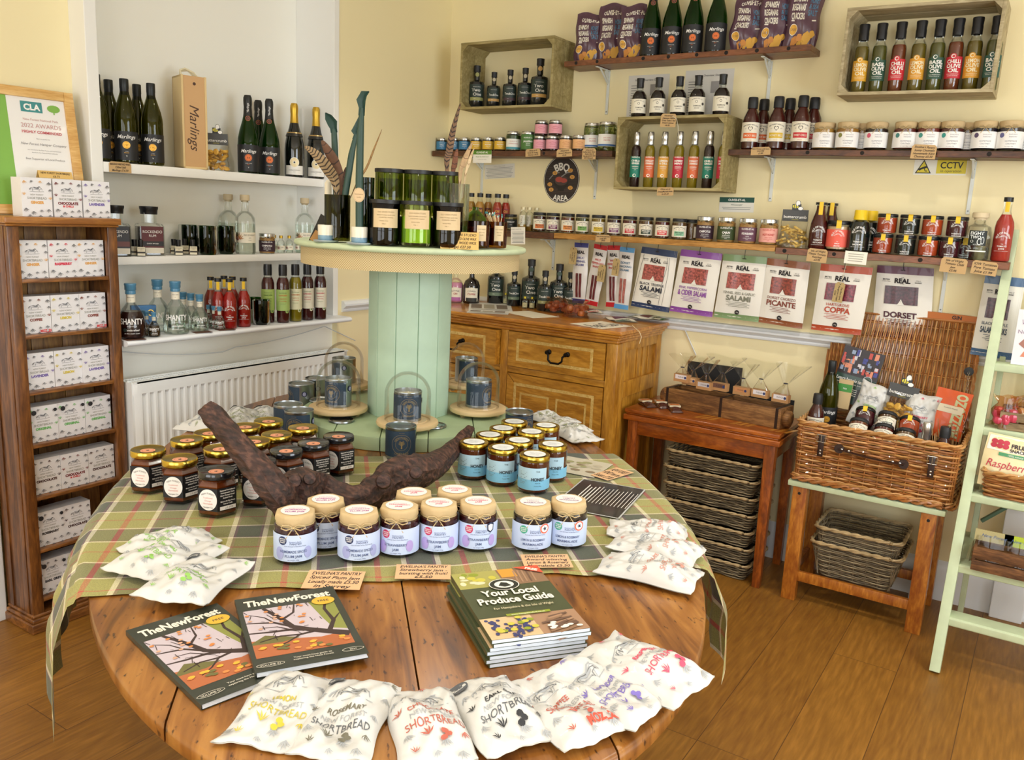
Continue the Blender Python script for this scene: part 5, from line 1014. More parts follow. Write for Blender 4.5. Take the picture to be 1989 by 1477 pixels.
for px, y, c, f_, l in ((1599,-.10,'E9E6DE','B98A3C','chutney jar with kraft top beside the sweet chilli bottles, no coloured dot'),(1644,-.11,'8A8A4A','A8742E','chutney jar with kraft top and olive-green dot'),(1672,-.045,'8A8A4A','8A5A2A','kraft-topped chutney jar set back between its neighbours'),(1700,-.10,'D8607A','2A1518','kraft-topped jar with pink dot and dark contents'),(1756,-.10,'4A8A86','6A2A26','kraft-topped jar with teal dot, above the chutneys tag'),(1801,-.10,'4A9A90','7A2E28','kraft-topped jar with teal dot beside the chutneys tag'),
        (1846,-.10,'3FA096','5A2A28','kraft-topped jar with teal dot beyond the CCTV sign'),(1876,-.045,'6A7A5A','4A2A2A','kraft-topped jar set back near the shelf end'),(1910,-.10,'5A4A6A','2A2230','kraft-topped jar with dull purple dot'),(1960,-.10,'6A6A9A','3A3038','kraft-topped jar with lilac-grey dot at the frame edge'),(1992,-.05,'6A6A9A','3A3038','kraft-topped jar cut by the frame edge')):
    p = shY(px,281,y,z); p.z = D_Z+.001-(p.x-1.595)*.008; put('chutney_jar', l, 'jar', p, chut(c,f_), face(p)*.9, group='kraft-topped chutney jars on the wall', scale=1.18)
wall_tag('kraft price tag below the barbecue sauces', 1477.5,293.5,-.174,.082,.032,['New Forest with love','SAUCES','£3.80'],roll=-.03)
wall_tag('large kraft tag for the chutneys above the CCTV sign', 1794,295,-.174,.086,.052,["Ewelina's Pantry",'Sunny Chutneys','Homemade Kent','Chutney £5.50'],roll=.05)
g = G(); g.box((-.094,-.03,-.0006),(.094,.03,0)); it = [Rr(-.012,-.024,.092,.028,1),T('CCTV',.040,.008,.034,2,.08,bold=.02),T('in operation',.040,-.014,.015,2,.085)]
it += [Pl([(-.088,-.024),(-.030,-.024),(-.059,.028)],2),Pl([(-.0825,-.021),(-.0355,-.021),(-.059,.0215)],1),Pl([(-.072,-.004),(-.046,.006),(-.044,-.002),(-.068,-.010)],2),Pl([(-.072,-.004),(-.078,-.010),(-.072,-.014),(-.067,-.010)],2),Ln([(-.055,-.006),(-.052,-.015),(-.044,-.015)],.003,2)]
decal(g, flatmap((0,0,0),(1,0,0),(0,1,0)), it); thing('cctv_sign','yellow and white CCTV in operation sign on the wall','sign',ony(1826,325,-.001),me=g.mesh('cctv_sign',[M('F0EEDF',.5),M('DDCB2E',.5),M('17150F',.5)],False),rot=(PI/2,.0,0))
def oil(k, lc, fill, t1, ink):
    def lb():
        R_ = .0246; g = G(); mp = cylmap(R_); band(g,R_,.040,.108,-.033,.033,0)
        m2 = lambda u,v,o: mp(u,.074+v,o)
        decal(g, m2, [D(-.004,.036,.010,.008,0,18),D(-.004,.035,.0065,.0065,1,16),D(-.003,.035,.0045,.0045,0,12),T(t1,0,.019,.016,1,-.043,bold=.03),T('OLIVE',0,.005,.016,1,-.043,bold=.03),T('OIL',0,-.009,.016,1,-.032,bold=.03),T('COLD PRESSED EXTRA',0,-.021,.004,1,.036),T('VIRGIN OLIVE OIL',0,-.026,.004,1,.034)])
        return [('label', g.mesh('label',[M(lc,.5),M(ink,.6)]))]
    return bottle(k, [(0,.003),(.022,0),(.0240,.004),(.0240,.142),(.0225,.152),(.0160,.165),(.0135,.172),(.0135,.19)], GL, .155, fill, [(.0142,.176),(.0165,.176),(.0168,.198),(.0160,.203),(.0175,.224),(.0165,.228),(0,.229)], BLK, lb, capname='stopper')
OF1 = M('6A5A1C',.12,coat=.4); OF2 = M('54521E',.12,coat=.4); OF3 = M('6E3418',.12,coat=.4)
for px, lc, f_, t1, ink, l in ((1666,'E0A52A',OF1,'LEMON','F4E9C4','lemon olive oil bottle at the crate end nearest the cracker bags'),(1700,'2E5240',OF2,'BASIL','F4F2EA','basil olive oil bottle between lemon and chilli, first of its kind'),(1737,'CC2C34',OF3,'CHILLI','F4F2EA','chilli olive oil bottle, first red label in the high crate'),(1775,'DE9E30',OF1,'LEMON','F4E9C4','lemon olive oil bottle in the middle of the high crate'),(1811,'2E5240',OF2,'BASIL','F4F2EA','basil olive oil bottle in the middle of the high crate'),(1846,'C62C38',OF3,'CHILLI','F4F2EA','chilli olive oil bottle, second red label in the high crate'),(1882,'DE9E30',OF1,'LEMON','F4E9C4','lemon olive oil bottle next to the last one in the high crate'),(1920,'2F5A50',OF2,'BASIL','F4F2EA','basil olive oil bottle at the far end of the high crate')):
    p = shY(px,172,-.125,2.0235); p.z = 2.010+.0130-(p.x-2.05)*.012; put('olive_oil_bottle', l, 'olive oil bottle', p, oil('ol'+lc+t1,lc,f_,t1,ink), face(p), group='olive oils in the high crate', scale=1.13)
z = E_Z+.007
def nfj(k, lc, t1, t2='CHUTNEY', ink='2A2A2A', fill='4A1E12', ti='F3EFE4', cap=BLKM):
    return jar(k,.0365,.084,fill,cap,[T('NEW FOREST WITH LOVE',0,.0165,.0055,1,.06,arc=.06,bold=.02),D(0,.0075,.004,.004,1,12),D(0,.0075,.003,.003,0,12),T('EST',-.014,.007,.0035,1),T('2019',.014,.007,.0035,1),Rr(-.024,-.018,.024,.000,2),T(t1,0,-.005,.008,3,-.040,bold=.03),T(t2,0,-.0125,.006,3,.034,bold=.02)],(.13,.66),[CRM,M('3E3A34',.6),M(lc,.5),M(ti,.6)],neck=.93)
jl = [(1047,'E07A34','BEETROOT','2A2A2A'),(1073,'7A2A5A','RED ONION','F3EFE4'),(1101.7,'E08A3A','HOT PEPPER','2A2A2A'),(1130,'7DB255','TOMATILLO','2A2A2A'),(1161,'E2C02E','PICCALILLI','2A2A2A'),(1191.5,'7A3A6A','RED ONION','F3EFE4'),(1222,'C8303A','RED PEPPER','F3EFE4'),(1253.7,'2A3F33','APPLE & CIDER','F3EFE4'),(1285.5,'DA4A4A','PLUM & CHILLI','F3EFE4'),(1318.6,'8FC7A0','PEAR & WALNUT','2A2A2A')]
for i,(px,lc,t1,ti) in enumerate(jl):
    nm = {'E07A34':'orange','7A2A5A':'purple','E08A3A':'light orange','7DB255':'green','E2C02E':'yellow','7A3A6A':'plum','C8303A':'red','2A3F33':'dark green','DA4A4A':'coral red','8FC7A0':'mint green'}[lc]
    p = shY(px,455,-.1,z); put('chutney_jar', 'black-lidded chutney jar with %s label panel on the honey coloured plank' % nm, 'jar', p, nfj('nf'+lc,lc,t1,'CHUTNEY',ti=ti,fill=['4A1E12','3A1218','6A3012','4A4A1E','8A6A1A','3A141E','5A1414','5A3A1A','5A1A14','6A4A2A'][i]), face(p), group='black-lidded chutney jars', scale=(.93,.93,1.12))
p = shY(1347,458,-.052,z); p.x -= .01; put('chutney_jar','black-lidded jar turned sideways behind the mint green label one','jar',p,nfj('nf8FC7A0','8FC7A0','PEAR & WALNUT'),face(p)+1.4,scale=(.93,.93,1.1))
for px, c, t1, t2, ink, l in ((1367,'3B2430','CHIPOTLE','SMOKY NUTS',WINK,'nut jar with dark purple label and silver lid on the long shelf'),(1408.5,'3C4A24','CAJUN','SPICED NUTS',WINK,'nut jar with olive green label and silver lid'),(1450,'6A4658','PIGS-IN-BLANKETS','NUTS',WINK,'nut jar with mauve label and silver lid'),(1491,'E8A79A','HOT HONEY','CHILLI NUTS',M('C23A30',.6),'nut jar with salmon pink label and silver lid')):
    p = shY(px,472,-.1,z-.001); put('nut_jar', l, 'jar', p, nutjar('n'+c,c,t1,t2,ink), face(p), scale=(1.1,1.1,1.22))
z = E_Z+.001
def stick_bag(): return snack_bag('bee','E4C068',1)
p = shY(1538,481,-.095,z); put('snack_bag','clear bag of cheese straws under a bee header on the long shelf','snack bag',p,once('sticks',stick_bag),face(p),scale=(1.12,1,1.05))
p = shY(1586,484,-.11,z); put('ketchup_bottle','large dark red tomato ketchup bottle with yellow seal strip, in front','ketchup bottle',p,bottle('ket',[(0,.004),(.034,0),(.037,.005),(.037,.075),(.034,.105),(.022,.145),(.0185,.160),(.0185,.184)],GL,.178,'4E1210',[(.0200,.180),(.0225,.180),(.0225,.190),(0,.191)],BLK,lambda:[('lettering',lab(.0373,arclogo(0,1.25,'TOMATO','KETCHUP'),.02,.0201,-.001,.001,[GL,WINK],zc=.062)),('seal_strip',lathe_mesh('seal_strip',[(.0187,.15),(.0229,.181),(.0229,.191)],[M('EBC11D',.5)],n=4,ph=-PI/2-.3) if False else (lambda g:(g.sheet(lambda a,b:(-.008+.016*a,-.0230+.0*b,.140+.052*b),2,3),g.mesh('seal_strip',M('EBC11D',.5)))[1])(G()))]),face(p))
p = shY(1600,482,-.040,z); p.x += .015; put('ketchup_bottle','dark red ketchup bottle just behind the front one','ketchup bottle',p,PC['ket'],face(p))
def iow(k, c, lidc, r, h, t3, t4, fill=None, strip=True):
    def f():
        big = r/.036
        P = jar(k+'b',r,h,fill or c,lidc,None,neck=.96)
        it = arclogo(0,big*.95,t3,t4); g = G(); mp = cylmap(r+.0006); 
        if fill: band(g,r+.0003,h*.12,h*.70,-r*1.4,r*1.4,2)
        decal(g, lambda u,v,o: mp(u,h*.42+v,o), it, o0=.0008); P = P+[('lettering', g.mesh('lettering',[GL,WINK,M(c,.5)]))]
        g = G(); g.sheet(lambda a,b: (-.008+.016*a,-(r+.003)*(1 if b < .6 else (1-b)/.4*.9+.1),h-.026+.0268*min(1,b/.6)+.0004),2,6); P.append(('seal_strip', g.mesh('seal_strip', M('EBC11D',.5))))
        return P
    return once(k, f)
p = shY(1624,485,-.1,z); put('spice_jar','cream and coral labelled spicy mayo jar beside the ketchup','jar',p,iow('mayo','E8604E',BLK,.037,.100,'SPICY','MAYO',fill='D9B48A'),face(p),scale=1.2)
for px, y, l in ((1664,-.105,'black bottle with bright yellow cap, in front on the long shelf'),(1684,-.045,'black bottle with bright yellow cap, behind its twin')):
    p = shY(px,487,y,z); put('balsamic_bottle', l, 'balsamic bottle', p, bottle('bals',[(0,.004),(.034,0),(.038,.005),(.038,.082),(.033,.102),(.022,.110)],M('0F1714',.12,coat=.6),0,None,[(.022,.104),(.0235,.104),(.0235,.120),(.0225,.122),(.0225,.140),(.021,.142),(0,.142)],M('EDC81A',.4),lambda:[('lettering',lab(.0384,arclogo(0,1.15,'TOMATO','BALSAMIC'),.02,.0201,-.001,.001,[GL,WINK],zc=.056))]),face(p),scale=(1.1,1.1,1.16))
cols = [('B2401E','TOMATO','CURD','brick red'),('10201C','TOMATO &','CHILLI JAM','black'),('C24A22','TOMATO','CHUTNEY','orange red'),('4A1620','TOMATO &','CHILLI JAM','maroon')]
for row, pxs, py in ((0,(1711.7,1756,1800.5,1842),491),(1,(1721.4,1765,1809,1857),450)):
    for i, px in enumerate(pxs):
        c, t3, t4, nm = cols[i]; p = shY(px,py+i*2,-.098,z); p.z = E_Z+.001-(p.x-1.862)*.006+(.0785 if row else 0)
        put('relish_jar', '%s relish jar with yellow seal, %s row of the double stack' % (nm, 'upper' if row else 'bottom'), 'jar', p, iow('iw'+c,c,BLK,.0375,.078,t3,t4), face(p), group='stacked tomato relish jars')
p = shY(1871,500,-.045,z); p.z -= .004; put('relish_jar','maroon relish jar set back behind the bottom row','jar',p,iow('iw4A1620','4A1620',BLK,.0375,.078,'TOMATO &','CHILLI JAM'),face(p))
p = shY(1893,502,-.1,z); p.z = E_Z-.004; put('gin_bottle','clear gin bottle with pale wooden stopper and black label on the long shelf','gin bottle',p,bottle('e82',[(0,.004),(.034,0),(.0375,.005),(.0375,.085),(.034,.103),(.020,.110),(.0165,.115),(.0165,.128)],GL,.04,glass('gin_fill',(.93,.96,.93,1)),[(.0160,.124),(.0180,.124),(.0180,.130),(.024,.131),(.024,.145),(.022,.147),(0,.147)],M('DCCBA6',.6),lambda:[('label',lab(.0379,[Rr(-.026,.0,.026,.046,1),T('EIGHT',-.003,.038,.014,0,-.038,bold=.02),T('TWO',-.006,.026,.014,0,-.030,bold=.02),T('O',-.015,.013,.012,0),D(.006,.012,.007,.010,0,16),D(.006,.012,.005,.008,1,16),D(.014,.016,.005,.012,0,16),D(.014,.016,.0035,.010,1,16),T('VODKA',0,.003,.006,0)],.026,.03,-.03,.03,[M('E5E9E6',.4),M('16201E',.5)],zc=.045))],capname='stopper'),face(p),scale=1.2)
p = shY(1941,507,-.105,z); p.z = E_Z-.0045; put('juice_bottle','salmon red tomato juice bottle with yellow seal at the shelf end','juice bottle',p,juice('jE','B8352C',1.15),face(p))
z = E_Z+.005
def hotoil(k, fill, lc):
    return bottle(k,[(0,.003),(.018,0),(.020,.004),(.020,.088),(.017,.102),(.0105,.112),(.0095,.135)],GL,.11,fill,[(.0105,.128),(.0125,.128),(.0125,.144),(0,.1445)],BLK,lambda:[('label',lab(.0204,[T('Oil',0,.006,.014,1,bold=.02),T('chilli',0,-.008,.007,1)],.05,.085,-.012,.012,[M(lc,.5),M('D9A23A',.5)]))])
for px, y, f_, lc, l in ((914,-.09,'A87A2A','8A5A1E','amber hot sauce bottle nearest the clear feather vase'),(931,-.10,'C08A3A','5A1E14','amber hot sauce bottle second in the group behind the matches'),(947,-.045,'B87A32','5A1E14','amber hot sauce bottle set back in the group'),(965,-.10,'A83A22','8A1A1E','red hot sauce bottle in front behind the matches'),(981,-.05,'A82A18','8A1A1E','red hot sauce bottle set back behind the matches')):
    p = shY(px,432,y,z); put('hot_sauce_bottle', l, 'sauce bottle', p, hotoil('ho'+f_,f_,lc), face(p), group='hot sauce bottles behind the reel', scale=1.25)
for px, f_, l in ((1015,'B8862A','small square oil bottle with white label, front of three'),(1027,'A87A2A','small square oil bottle, middle of three'),(1041,'A87A2A','small square oil bottle at the rear of three')):
    y = {1015:-.11,1027:-.075,1041:-.03}[px]; p = shY(px,440,y,z); put('oil_bottle', l, 'oil bottle', p, bottle('tr',[(0,.003),(.017,0),(.0185,.004),(.0185,.072),(.014,.082),(.0085,.088),(.0085,.10)],GL,.03,'A87A22',[(.0095,.096),(.0110,.096),(.0110,.108),(0,.1085)],M('D8CDA8',.4,.4),lambda:[('label',lab(.0189,[T('TRUFFLE',0,0,.010,1,.04,rot=PI/2)],.022,.072,-.014,.014,[CRM,INK]))],sq=6,ph=PI/4 if False else 0),face(p)-.3,group='small square oil bottles', scale=1.1)
p = shY(992,436,-.075,z); put('relish_jar','black labelled relish jar partly hidden beyond the matches','jar',p,jar('scal',.034,.08,'8A7A3A',BLK,[T('SCALLOP',0,.008,.009,1,.05,bold=.02),T('relish',0,-.006,.006,1)],(.15,.7),[M('1E2220',.5),WINK]),face(p))
notice('white printed card hanging under the dark end of the long shelf', 1006,458,-.153,.085,.085,[T('DORSET SALAMI 75p',-.01,.032,.007,1,.06)]+lines(9,.07,.018,.0065,1),[PAPER,GREY],roll=-.06)
wall_tag('kraft price tag under the green and yellow chutney labels', 1171,463.5,-.153,.078,.034,['New Forest with love','Large Jars','£4.80'],roll=-.03)
notice('white and dark green shop card on the wall above the nut jars', 1430.5,398,-.0015,.158,.065,[Rr(-.079,.010,.079,.0325,1),T('OLIVES-ET-AL',0,.021,.013,2,.11,bold=.03),T('Whoooomph!',0,0,.009,1,.06,shear=.2)]+lines(2,.13,-.012,.007,3),[PAPER,M('1F5045',.6),WINK,GREY],roll=-.015)
wall_tag('kraft price tag for the tomato ketchup on the long shelf', 1587,496.5,-.156,.080,.054,['Isle of Wight','Classic Tomato','Ketchup','£3.95'],roll=.05)
notice('white card clipped below the yellow-capped bottles', 1662,501,-.156,.085,.05,lines(4,.06,.014,.009,1),[M('F4F0E2',.6),M('A8A498',.8)],roll=.03)
wall_tag('kraft price tag for the chilli jam below the relish stack', 1852,516,-.156,.090,.056,['Isle of Wight','Tomato Chilli','Jam','£3.95'],roll=.06)
wall_tag('kraft price tag for pure tomato juice at the shelf end', 1912,521,-.158,.085,.050,['IOW Tomatoes','Pure Tomato','Juice £1.99'],roll=.09)
def tabletag(): pass
def hpack(label, c4, y, colr, l1, l2, tcol, win='salami', depth=.012, tilt=.07, nlay=3, extra=None, fs=1.0):
    """header-topped meat pack hung by a hook: c4 = image corners TL TR BR BL seen on plane y"""
    TL, TR, BR, BL = [ony(*c, y) for c in c4]; o = (TL+TR)/2; w_ = (TR-TL).length; h_ = ((TL+TR)/2-(BL+BR)/2).length; roll = math.atan2(TL.z-TR.z, TR.x-TL.x)
    wb = (BR-BL).length/w_; P = []; cx = ((BL+BR)/2-o); skew = cx.x/h_ + math.sin(roll)*0
    def fn(k):
        def F(u, v, o_=0):
            b = -v/h_; ww = (1+(wb-1)*b); cr = .0012*math.sin(b*60)*(1 if b > .9 else 0)+.0015*math.sin(u*60/w_*w_+k)
            puff = .010*math.sin(PI*min(1,max(0,b)))*(1-(2*u/w_)**4)
            return (u*ww+skew*b*h_, -o_-puff-k*.0035+cr, v)
        return F
    root = thing('meat_pack', label, 'meat pack', o, rot=(-tilt*0,roll,0))
    for k in range(nlay-1,-1,-1):
        off = (nlay-1-k); f = fn(off); g = G(); dx = (k)*.006
        g.sheet(lambda a,b: tuple(Vector(f((a-.5)*w_, -h_*(1-b)))+Vector((dx,0,0))), 10, 16, 0)
        f2 = lambda a,b: tuple(Vector(f((a-.5)*w_, -h_*(1-b)))+Vector((dx,.0022,0)))
        g.sheet(f2, 10, 16, 0, True)
        mp = lambda u, v, o_: tuple(Vector(f(u, v, o_+.0006))+Vector((dx,0,0)))
        it = [Rr(-w_/2,-h_*.105,w_/2,0,1), Rr(-w_/2,-h_,w_/2,-h_*.915,1)]
        if k == 0:
            it += [T('THE',0,-h_*.15,.006,3), T('REAL',0,-h_*.195,.026,3,w_*.32,bold=.05), T('CURE',0,-h_*.235,.006,3), T('BRITISH',-w_*.30,-h_*.185,.008,3,w_*.16,bold=.02), T('CHARCUTERIE',-w_*.30,-h_*.21,.005,3,w_*.16), T("IT'S IT",w_*.30,-h_*.185,.007,3,w_*.14), T('DORSET',w_*.30,-h_*.21,.007,3,w_*.14,bold=.02)]
            W0 = w_*.31; it += [Rr(-W0,-h_*.52,W0,-h_*.27,4), Pl([(-.014,-h_*.53),(.014,-h_*.53),(.006,-h_*.49),(0,-h_*.445),(-.006,-h_*.49)],0), Ln([(0,-h_*.52),(0,-h_*.47)],.001,3)]
            it += [T(l1,0,-h_*.585,.016*fs,2,w_*.7,bold=.01), T(l2,0,-h_*.665,.032*fs,2,w_*.72,bold=.03)]+[Ln([(-w_*.26+.01*(i%2),-h_*(.73+.022*i)),(w_*.26-.01*((i+1)%2),-h_*(.73+.022*i))],.0018,2) for i in range(4)]+[D(0,-h_*.885,.010,.010,3,20), T('100g',0,-h_*.885,.006,0)]
            if extra: it += extra(w_,h_)
        decal(g, mp, it)
        sal = M({'salami':'A8564E','chorizo':'8E3A2A','coppa':'7E2E3E','dark':'4E2430'}[win],.35,var=.8,bs=110,coat=.2) if True else None
        ob('packet', g.mesh('packet',[M('E6E2D8',.45),M(colr,.4,coat=.2),M(tcol,.6),INK,sal]), root)
    g = G(); g.tube([(0,.01,.03),(0,-.002-nlay*.003,.022),(0,-.004-nlay*.003,-.004),(.002,-.006-nlay*.003,-.012),(.006,-.006-nlay*.003,-.016)],.0013,6); g.tube([(-.008,-.003-nlay*.0035,-.014),(.008,-.003-nlay*.0035,-.014)],.0016,6); ob('hook', g.mesh('hook', M('4A4A48',.4,.8)), root)
    return root
hpack('truffle salami pack with navy header and speckled sides', ((1249,479),(1312,488),(1303,606),(1234,597)), -.085, '23375E','BLACK TRUFFLE','SALAMI','1E2436', extra=lambda w_,h_: [Ln([(w_*.33,-h_*.12),(w_*.36,-h_*.3),(w_*.30,-h_*.55),(w_*.27,-h_*.9)],.0015,3),Ln([(w_*.39,-h_*.12),(w_*.42,-h_*.4),(w_*.36,-h_*.9)],.0012,3),Ln([(-w_*.38,-h_*.12),(-w_*.43,-h_*.5),(-w_*.47,-h_*.9)],.0015,3)])
hpack('salami pack with bright purple header and foot', ((1325,484),(1398.5,492.5),(1384,615),(1307,606)), -.085, '8A4AA0','PINK PEPPERCORN','& CIDER SALAMI','8A4AA0')
hpack('salami pack with sage green header and foot', ((1407,493),(1491,500),(1478,626),(1389,616)), -.085, '7E9A6A','FENNEL SEED & GARLIC','SALAMI','7A7A6A')
hpack('chorizo pack with brown header and foot', ((1492,501),(1569,510.5),(1560,638),(1481,627)), -.085, '8E5230','DORSET CHORIZO','PICANTE','7E3A2A','chorizo')
hpack('coppa pack with red header and orange foot, tag tied in front', ((1596,512),(1690,520),(1668,649),(1578,642)), -.095, 'B24A2A','HARTGROVE','COPPA','B4452C','coppa')
hpack('dark cured meat pack with maroon header behind the hamper lid', ((1705,515),(1808,521.5),(1800,660),(1692,656)), -.026, '5A2440','','DORSET','4A2030','dark')
hpack('salami stick pack with slate blue header behind the ladder rail', ((1915,533),(1986,541),(1966,698),(1893,690)), -.05, '3F6288','BLACK TRUFFLE','SALAMI STICKS','2E4258','dark')
def stickpack(label, px, py, pyb, w_, colr, lines_, tcol, win, y=-.08, roll=0, twin=None):
    T0 = ony(px,py,y); B0 = ony(px,pyb,y); h_ = T0.z-B0.z; g = G()
    f = lambda u,v,o_=0: (u*(1+.05*math.sin(v*30)), -o_-.012*math.sin(PI*min(1,max(0,-v/h_)))*(1-(2*u/w_)**2)+.001*math.sin(v*90), v)
    g.sheet(lambda a,b: f((a-.5)*w_,-h_*(1-b)), 8, 20, 0); g.sheet(lambda a,b: tuple(Vector(f((a-.5)*w_,-h_*(1-b)))*1+Vector((0,.004,0))), 8, 20, 0, True)
    mp = lambda u,v,o_: f(u,v,o_+.0006); it = [Rr(-w_/2,-.022,w_/2,0,1),Rr(-w_/2,-h_,w_/2,-h_+.022,1),T('REAL',0,-.045,.020,3,w_*.6,bold=.05)]+[T(t,0,-.072-.017*i,.014,2,w_*.86,bold=.02) for i,t in enumerate(lines_)]
    it += [Rr(-w_*.20,-h_*.90,-w_*.02,-h_*.50,4),Rr(w_*.04,-h_*.90,w_*.20,-h_*.50,4)]; decal(g, mp, it)
    root = thing('meat_stick_pack', label, 'meat pack', T0, rot=(0,roll,0)); ob('packet', g.mesh('packet',[M('DCD8D6',.35,coat=.3),M(colr,.4),M(tcol,.6),INK,M(win,.35,var=.4,bs=60)]), root)
    g = G(); g.tube([(0,.01,.03),(0,-.008,.02),(0,-.008,-.006),(.004,-.010,-.012)],.0013,6); ob('hook', g.mesh('hook', M('4A4A48',.4,.8)), root)
stickpack('slim garlic salami pack with indigo header, leftmost of the hanging packs', 1130,472,590,.078,'3B3F86',['GARLIC','& FENNEL','SALAMI'],'3B3F86','6A2A2E')
stickpack('slim pepperoni pack with red header, nearer the indigo one', 1168,476,596,.074,'C0242C',['WILD','PEPPERONI','SNACK'],'C0342C','6A2A2E',roll=.12)
stickpack('slim pepperoni pack with red header, nearer the light blue one', 1193,477,597,.070,'C0242C',['WILD','PEPPERONI','SNACK'],'C0342C','6A2A2E',y=-.075,roll=-.04)
stickpack('slim salami pack with light blue header', 1219,481,602,.078,'5A9AD0',['DORSET','SNACKING','SALAMI'],'3A6A8A','B06A62',roll=.04)
def vtag(label, px, py, y, lines_, w_=.04, h_=.082, roll=0, string=None):
    p = ony(px,py,y); g = G(); c = .009
    g.prism([(-w_/2,-h_/2),(w_/2,-h_/2),(w_/2,h_/2-c),(w_/2-c,h_/2),(-w_/2+c,h_/2),(-w_/2,h_/2-c)],-.0006,0)
    decal(g, flatmap((0,0,0),(1,0,0),(0,1,0)), [T(t,w_*.3-(i+.3)*w_*.8/len(lines_),-.004,w_*.22,1,h_*.8,rot=-PI/2,shear=.2,bold=.01) for i,t in enumerate(lines_)]+[D(0,h_/2-.007,.0025,.0025,1,10)])
    root = thing('price_tag', label, 'price tag', p, me=g.mesh('price_tag',[M('B59C6A',.8),INK],False), rot=(PI/2,roll,0))
    if string: gs = G(); gs.tube([(0,h_/2-.007,.001),(.003,h_/2+.02,.002),(.006,h_/2+string,.001)],.0010,5); ob('string', gs.mesh('string', M('D8CDB0',.9)), root)
vtag('brown swing tag over the indigo-headed salami pack', 1113,497,-.105,['The Real Cure','Garlic Salami','£3.25'],roll=.06)
vtag('brown swing tag in front of the red-headed pepperoni packs', 1168,531,-.105,['The Real Cure','Pepperoni','£2.50'],roll=.10)
vtag('brown swing tag between the red and light blue headed packs', 1196,519,-.115,['Dorset Snacking','Salami','£3.95'],w_=.036,roll=.07)
vtag('brown swing tag tied on string over the coppa pack', 1629,568,-.135,['The Real Cure','Hartgrove Coppa','£5.50'],roll=.09,string=.075)
g = G(); g.box((-.13,-.012,-.02),(.13,0,.018)); decal(g, flatmap((0,-.0121,0)), [T('GIN',.01,.006,.02,1,bold=.03)]); thing('carton','orange-brown carton edge showing above the hamper lid','carton',ony(1854,617,-.02)+Vector((0,0,-.005)),me=g.mesh('carton',[M('B5682E',.6),INK],False),rot=(0,.03,0))
TT = TZ+.0052
def onl(px, py, z): p = onz(px, py, z); return p
def tb(px, py, h): p = onz(px, py, TT+h); p.z = TT; return p
def hexjar(k, lidm):
    def f():
        P = []; R_ = .0495; H_ = .108; ph = 0; hx = lambda r,z: (r,z)
        g = G(); prof = [(0,.004),(R_*.9,0),(R_,.005),(R_,.078),(R_*.86,.088)]; g.lathe(prof,6,ph=ph); g.lathe([(R_*.83,.088),(.0385,.092),(.0385,.100)],24)
        g2 = G(); g2.lathe([(0,.006),(R_*.86,.006),(R_*.95,.010),(R_*.95,.077),(R_*.80,.086),(.035,.090),(0,.090)],6,ph=ph)
        hm = bpy.data.materials.get('marmalade') or M('6A2C0A',.15,coat=.5,var=.35,bs=45,name='marmalade')
        P.append(('glass_body', g.mesh('glass_body',GL,True,30), [('contents', g2.mesh('contents',hm,True,30))]))
        g3 = G(); lr = .0425; g3.lathe([(.0385,.093),(lr,.093),(lr*1.015,.0955),(lr,.1055),(lr*.965,.108),(lr*.90,.107),(0,.107)],36)
        gs = G(); decal(gs, flatmap((0,0,.1073),(1,0,0),(0,1,0)), [D(-.008,-.012,.018,.018,0,24),D(-.008,-.012,.0145,.0145,1,24),D(-.008,-.012,.0125,.0125,0,24),Pl([(-.008+.006*math.cos(a)*(1 if i%2 else .45),-.012+.006*math.sin(a)*(1 if i%2 else .45)) for i,a in enumerate([x*PI/5 for x in range(10)])],2)])
        P.append(('lid', g3.mesh('lid',lidm), [('lid_sticker', gs.mesh('lid_sticker',[M('E5A07E',.5),M('D27B55',.5),INK],False))]))
        ap = R_*math.cos(PI/6)+.0006; s = R_
        def mp(u, v, o):
            k_ = round(u/s) if abs(u) > s/2 else 0; k_ = max(-1,min(1,k_)); du = u-k_*s; a = -PI/2+k_*PI/3; n = (math.cos(a),math.sin(a)); t = (-n[1],n[0]); A = ap+o
            return (n[0]*A+t[0]*du, n[1]*A+t[1]*du, v)
        gl = G()
        for k_ in (-1,0,1): gl.sheet(lambda a,b: mp(k_*s+s*(a-.5)*.9999,.018+.056*b,0) if False else (lambda du,a_,A,v:(math.cos(a_)*A-math.sin(a_)*du,math.sin(a_)*A+math.cos(a_)*du,v))(s*(a-.5),-PI/2+k_*PI/3,ap,.018+.056*b),1,1,0)
        it = [D(-s*.98,.046,.023,.026,1,28),T('NEW FOREST',-s*.98,.062,.0062,2,.034,arc=.030),T('Traditional',-s*.98,.051,.0055,3,.034),T('Orange',-s*.98,.044,.0055,3),T('Marmalade',-s*.98,.037,.0055,3,.034),T('Hamper Co',-s*.98,.028,.0052,2,.030)]
        for i,t in enumerate(('Seasonal Ingredients','Homemade Style','New Forest Sugar','Added Fruit')): it.append(T(t,.001,.0685-.0062*i,.0052,1,.040,bold=.02))
        for i,t in enumerate(('Made in the New Forest','Citrus Craft')): it.append(T(t,.001,.0415-.006*i,.0048,1,.038,bold=.02))
        it += [Rr(-.020,.0205,.0215,.0295,1),T('2.5 2024',.004,.025,.006,2,.024,shear=.2)]
        decal(gl, mp, it, grid=.05)
        P.append(('label', gl.mesh('label',[M('17181C',.45),M('F0EAE6',.55),INK,M('D98A80',.6)],False)))
        return P
    return once(k, f)
HG, HB = hexjar('hexg', M('C9AC4A',.22,1)), hexjar('hexb', M('17171B',.2,coat=.5))
HL = .107
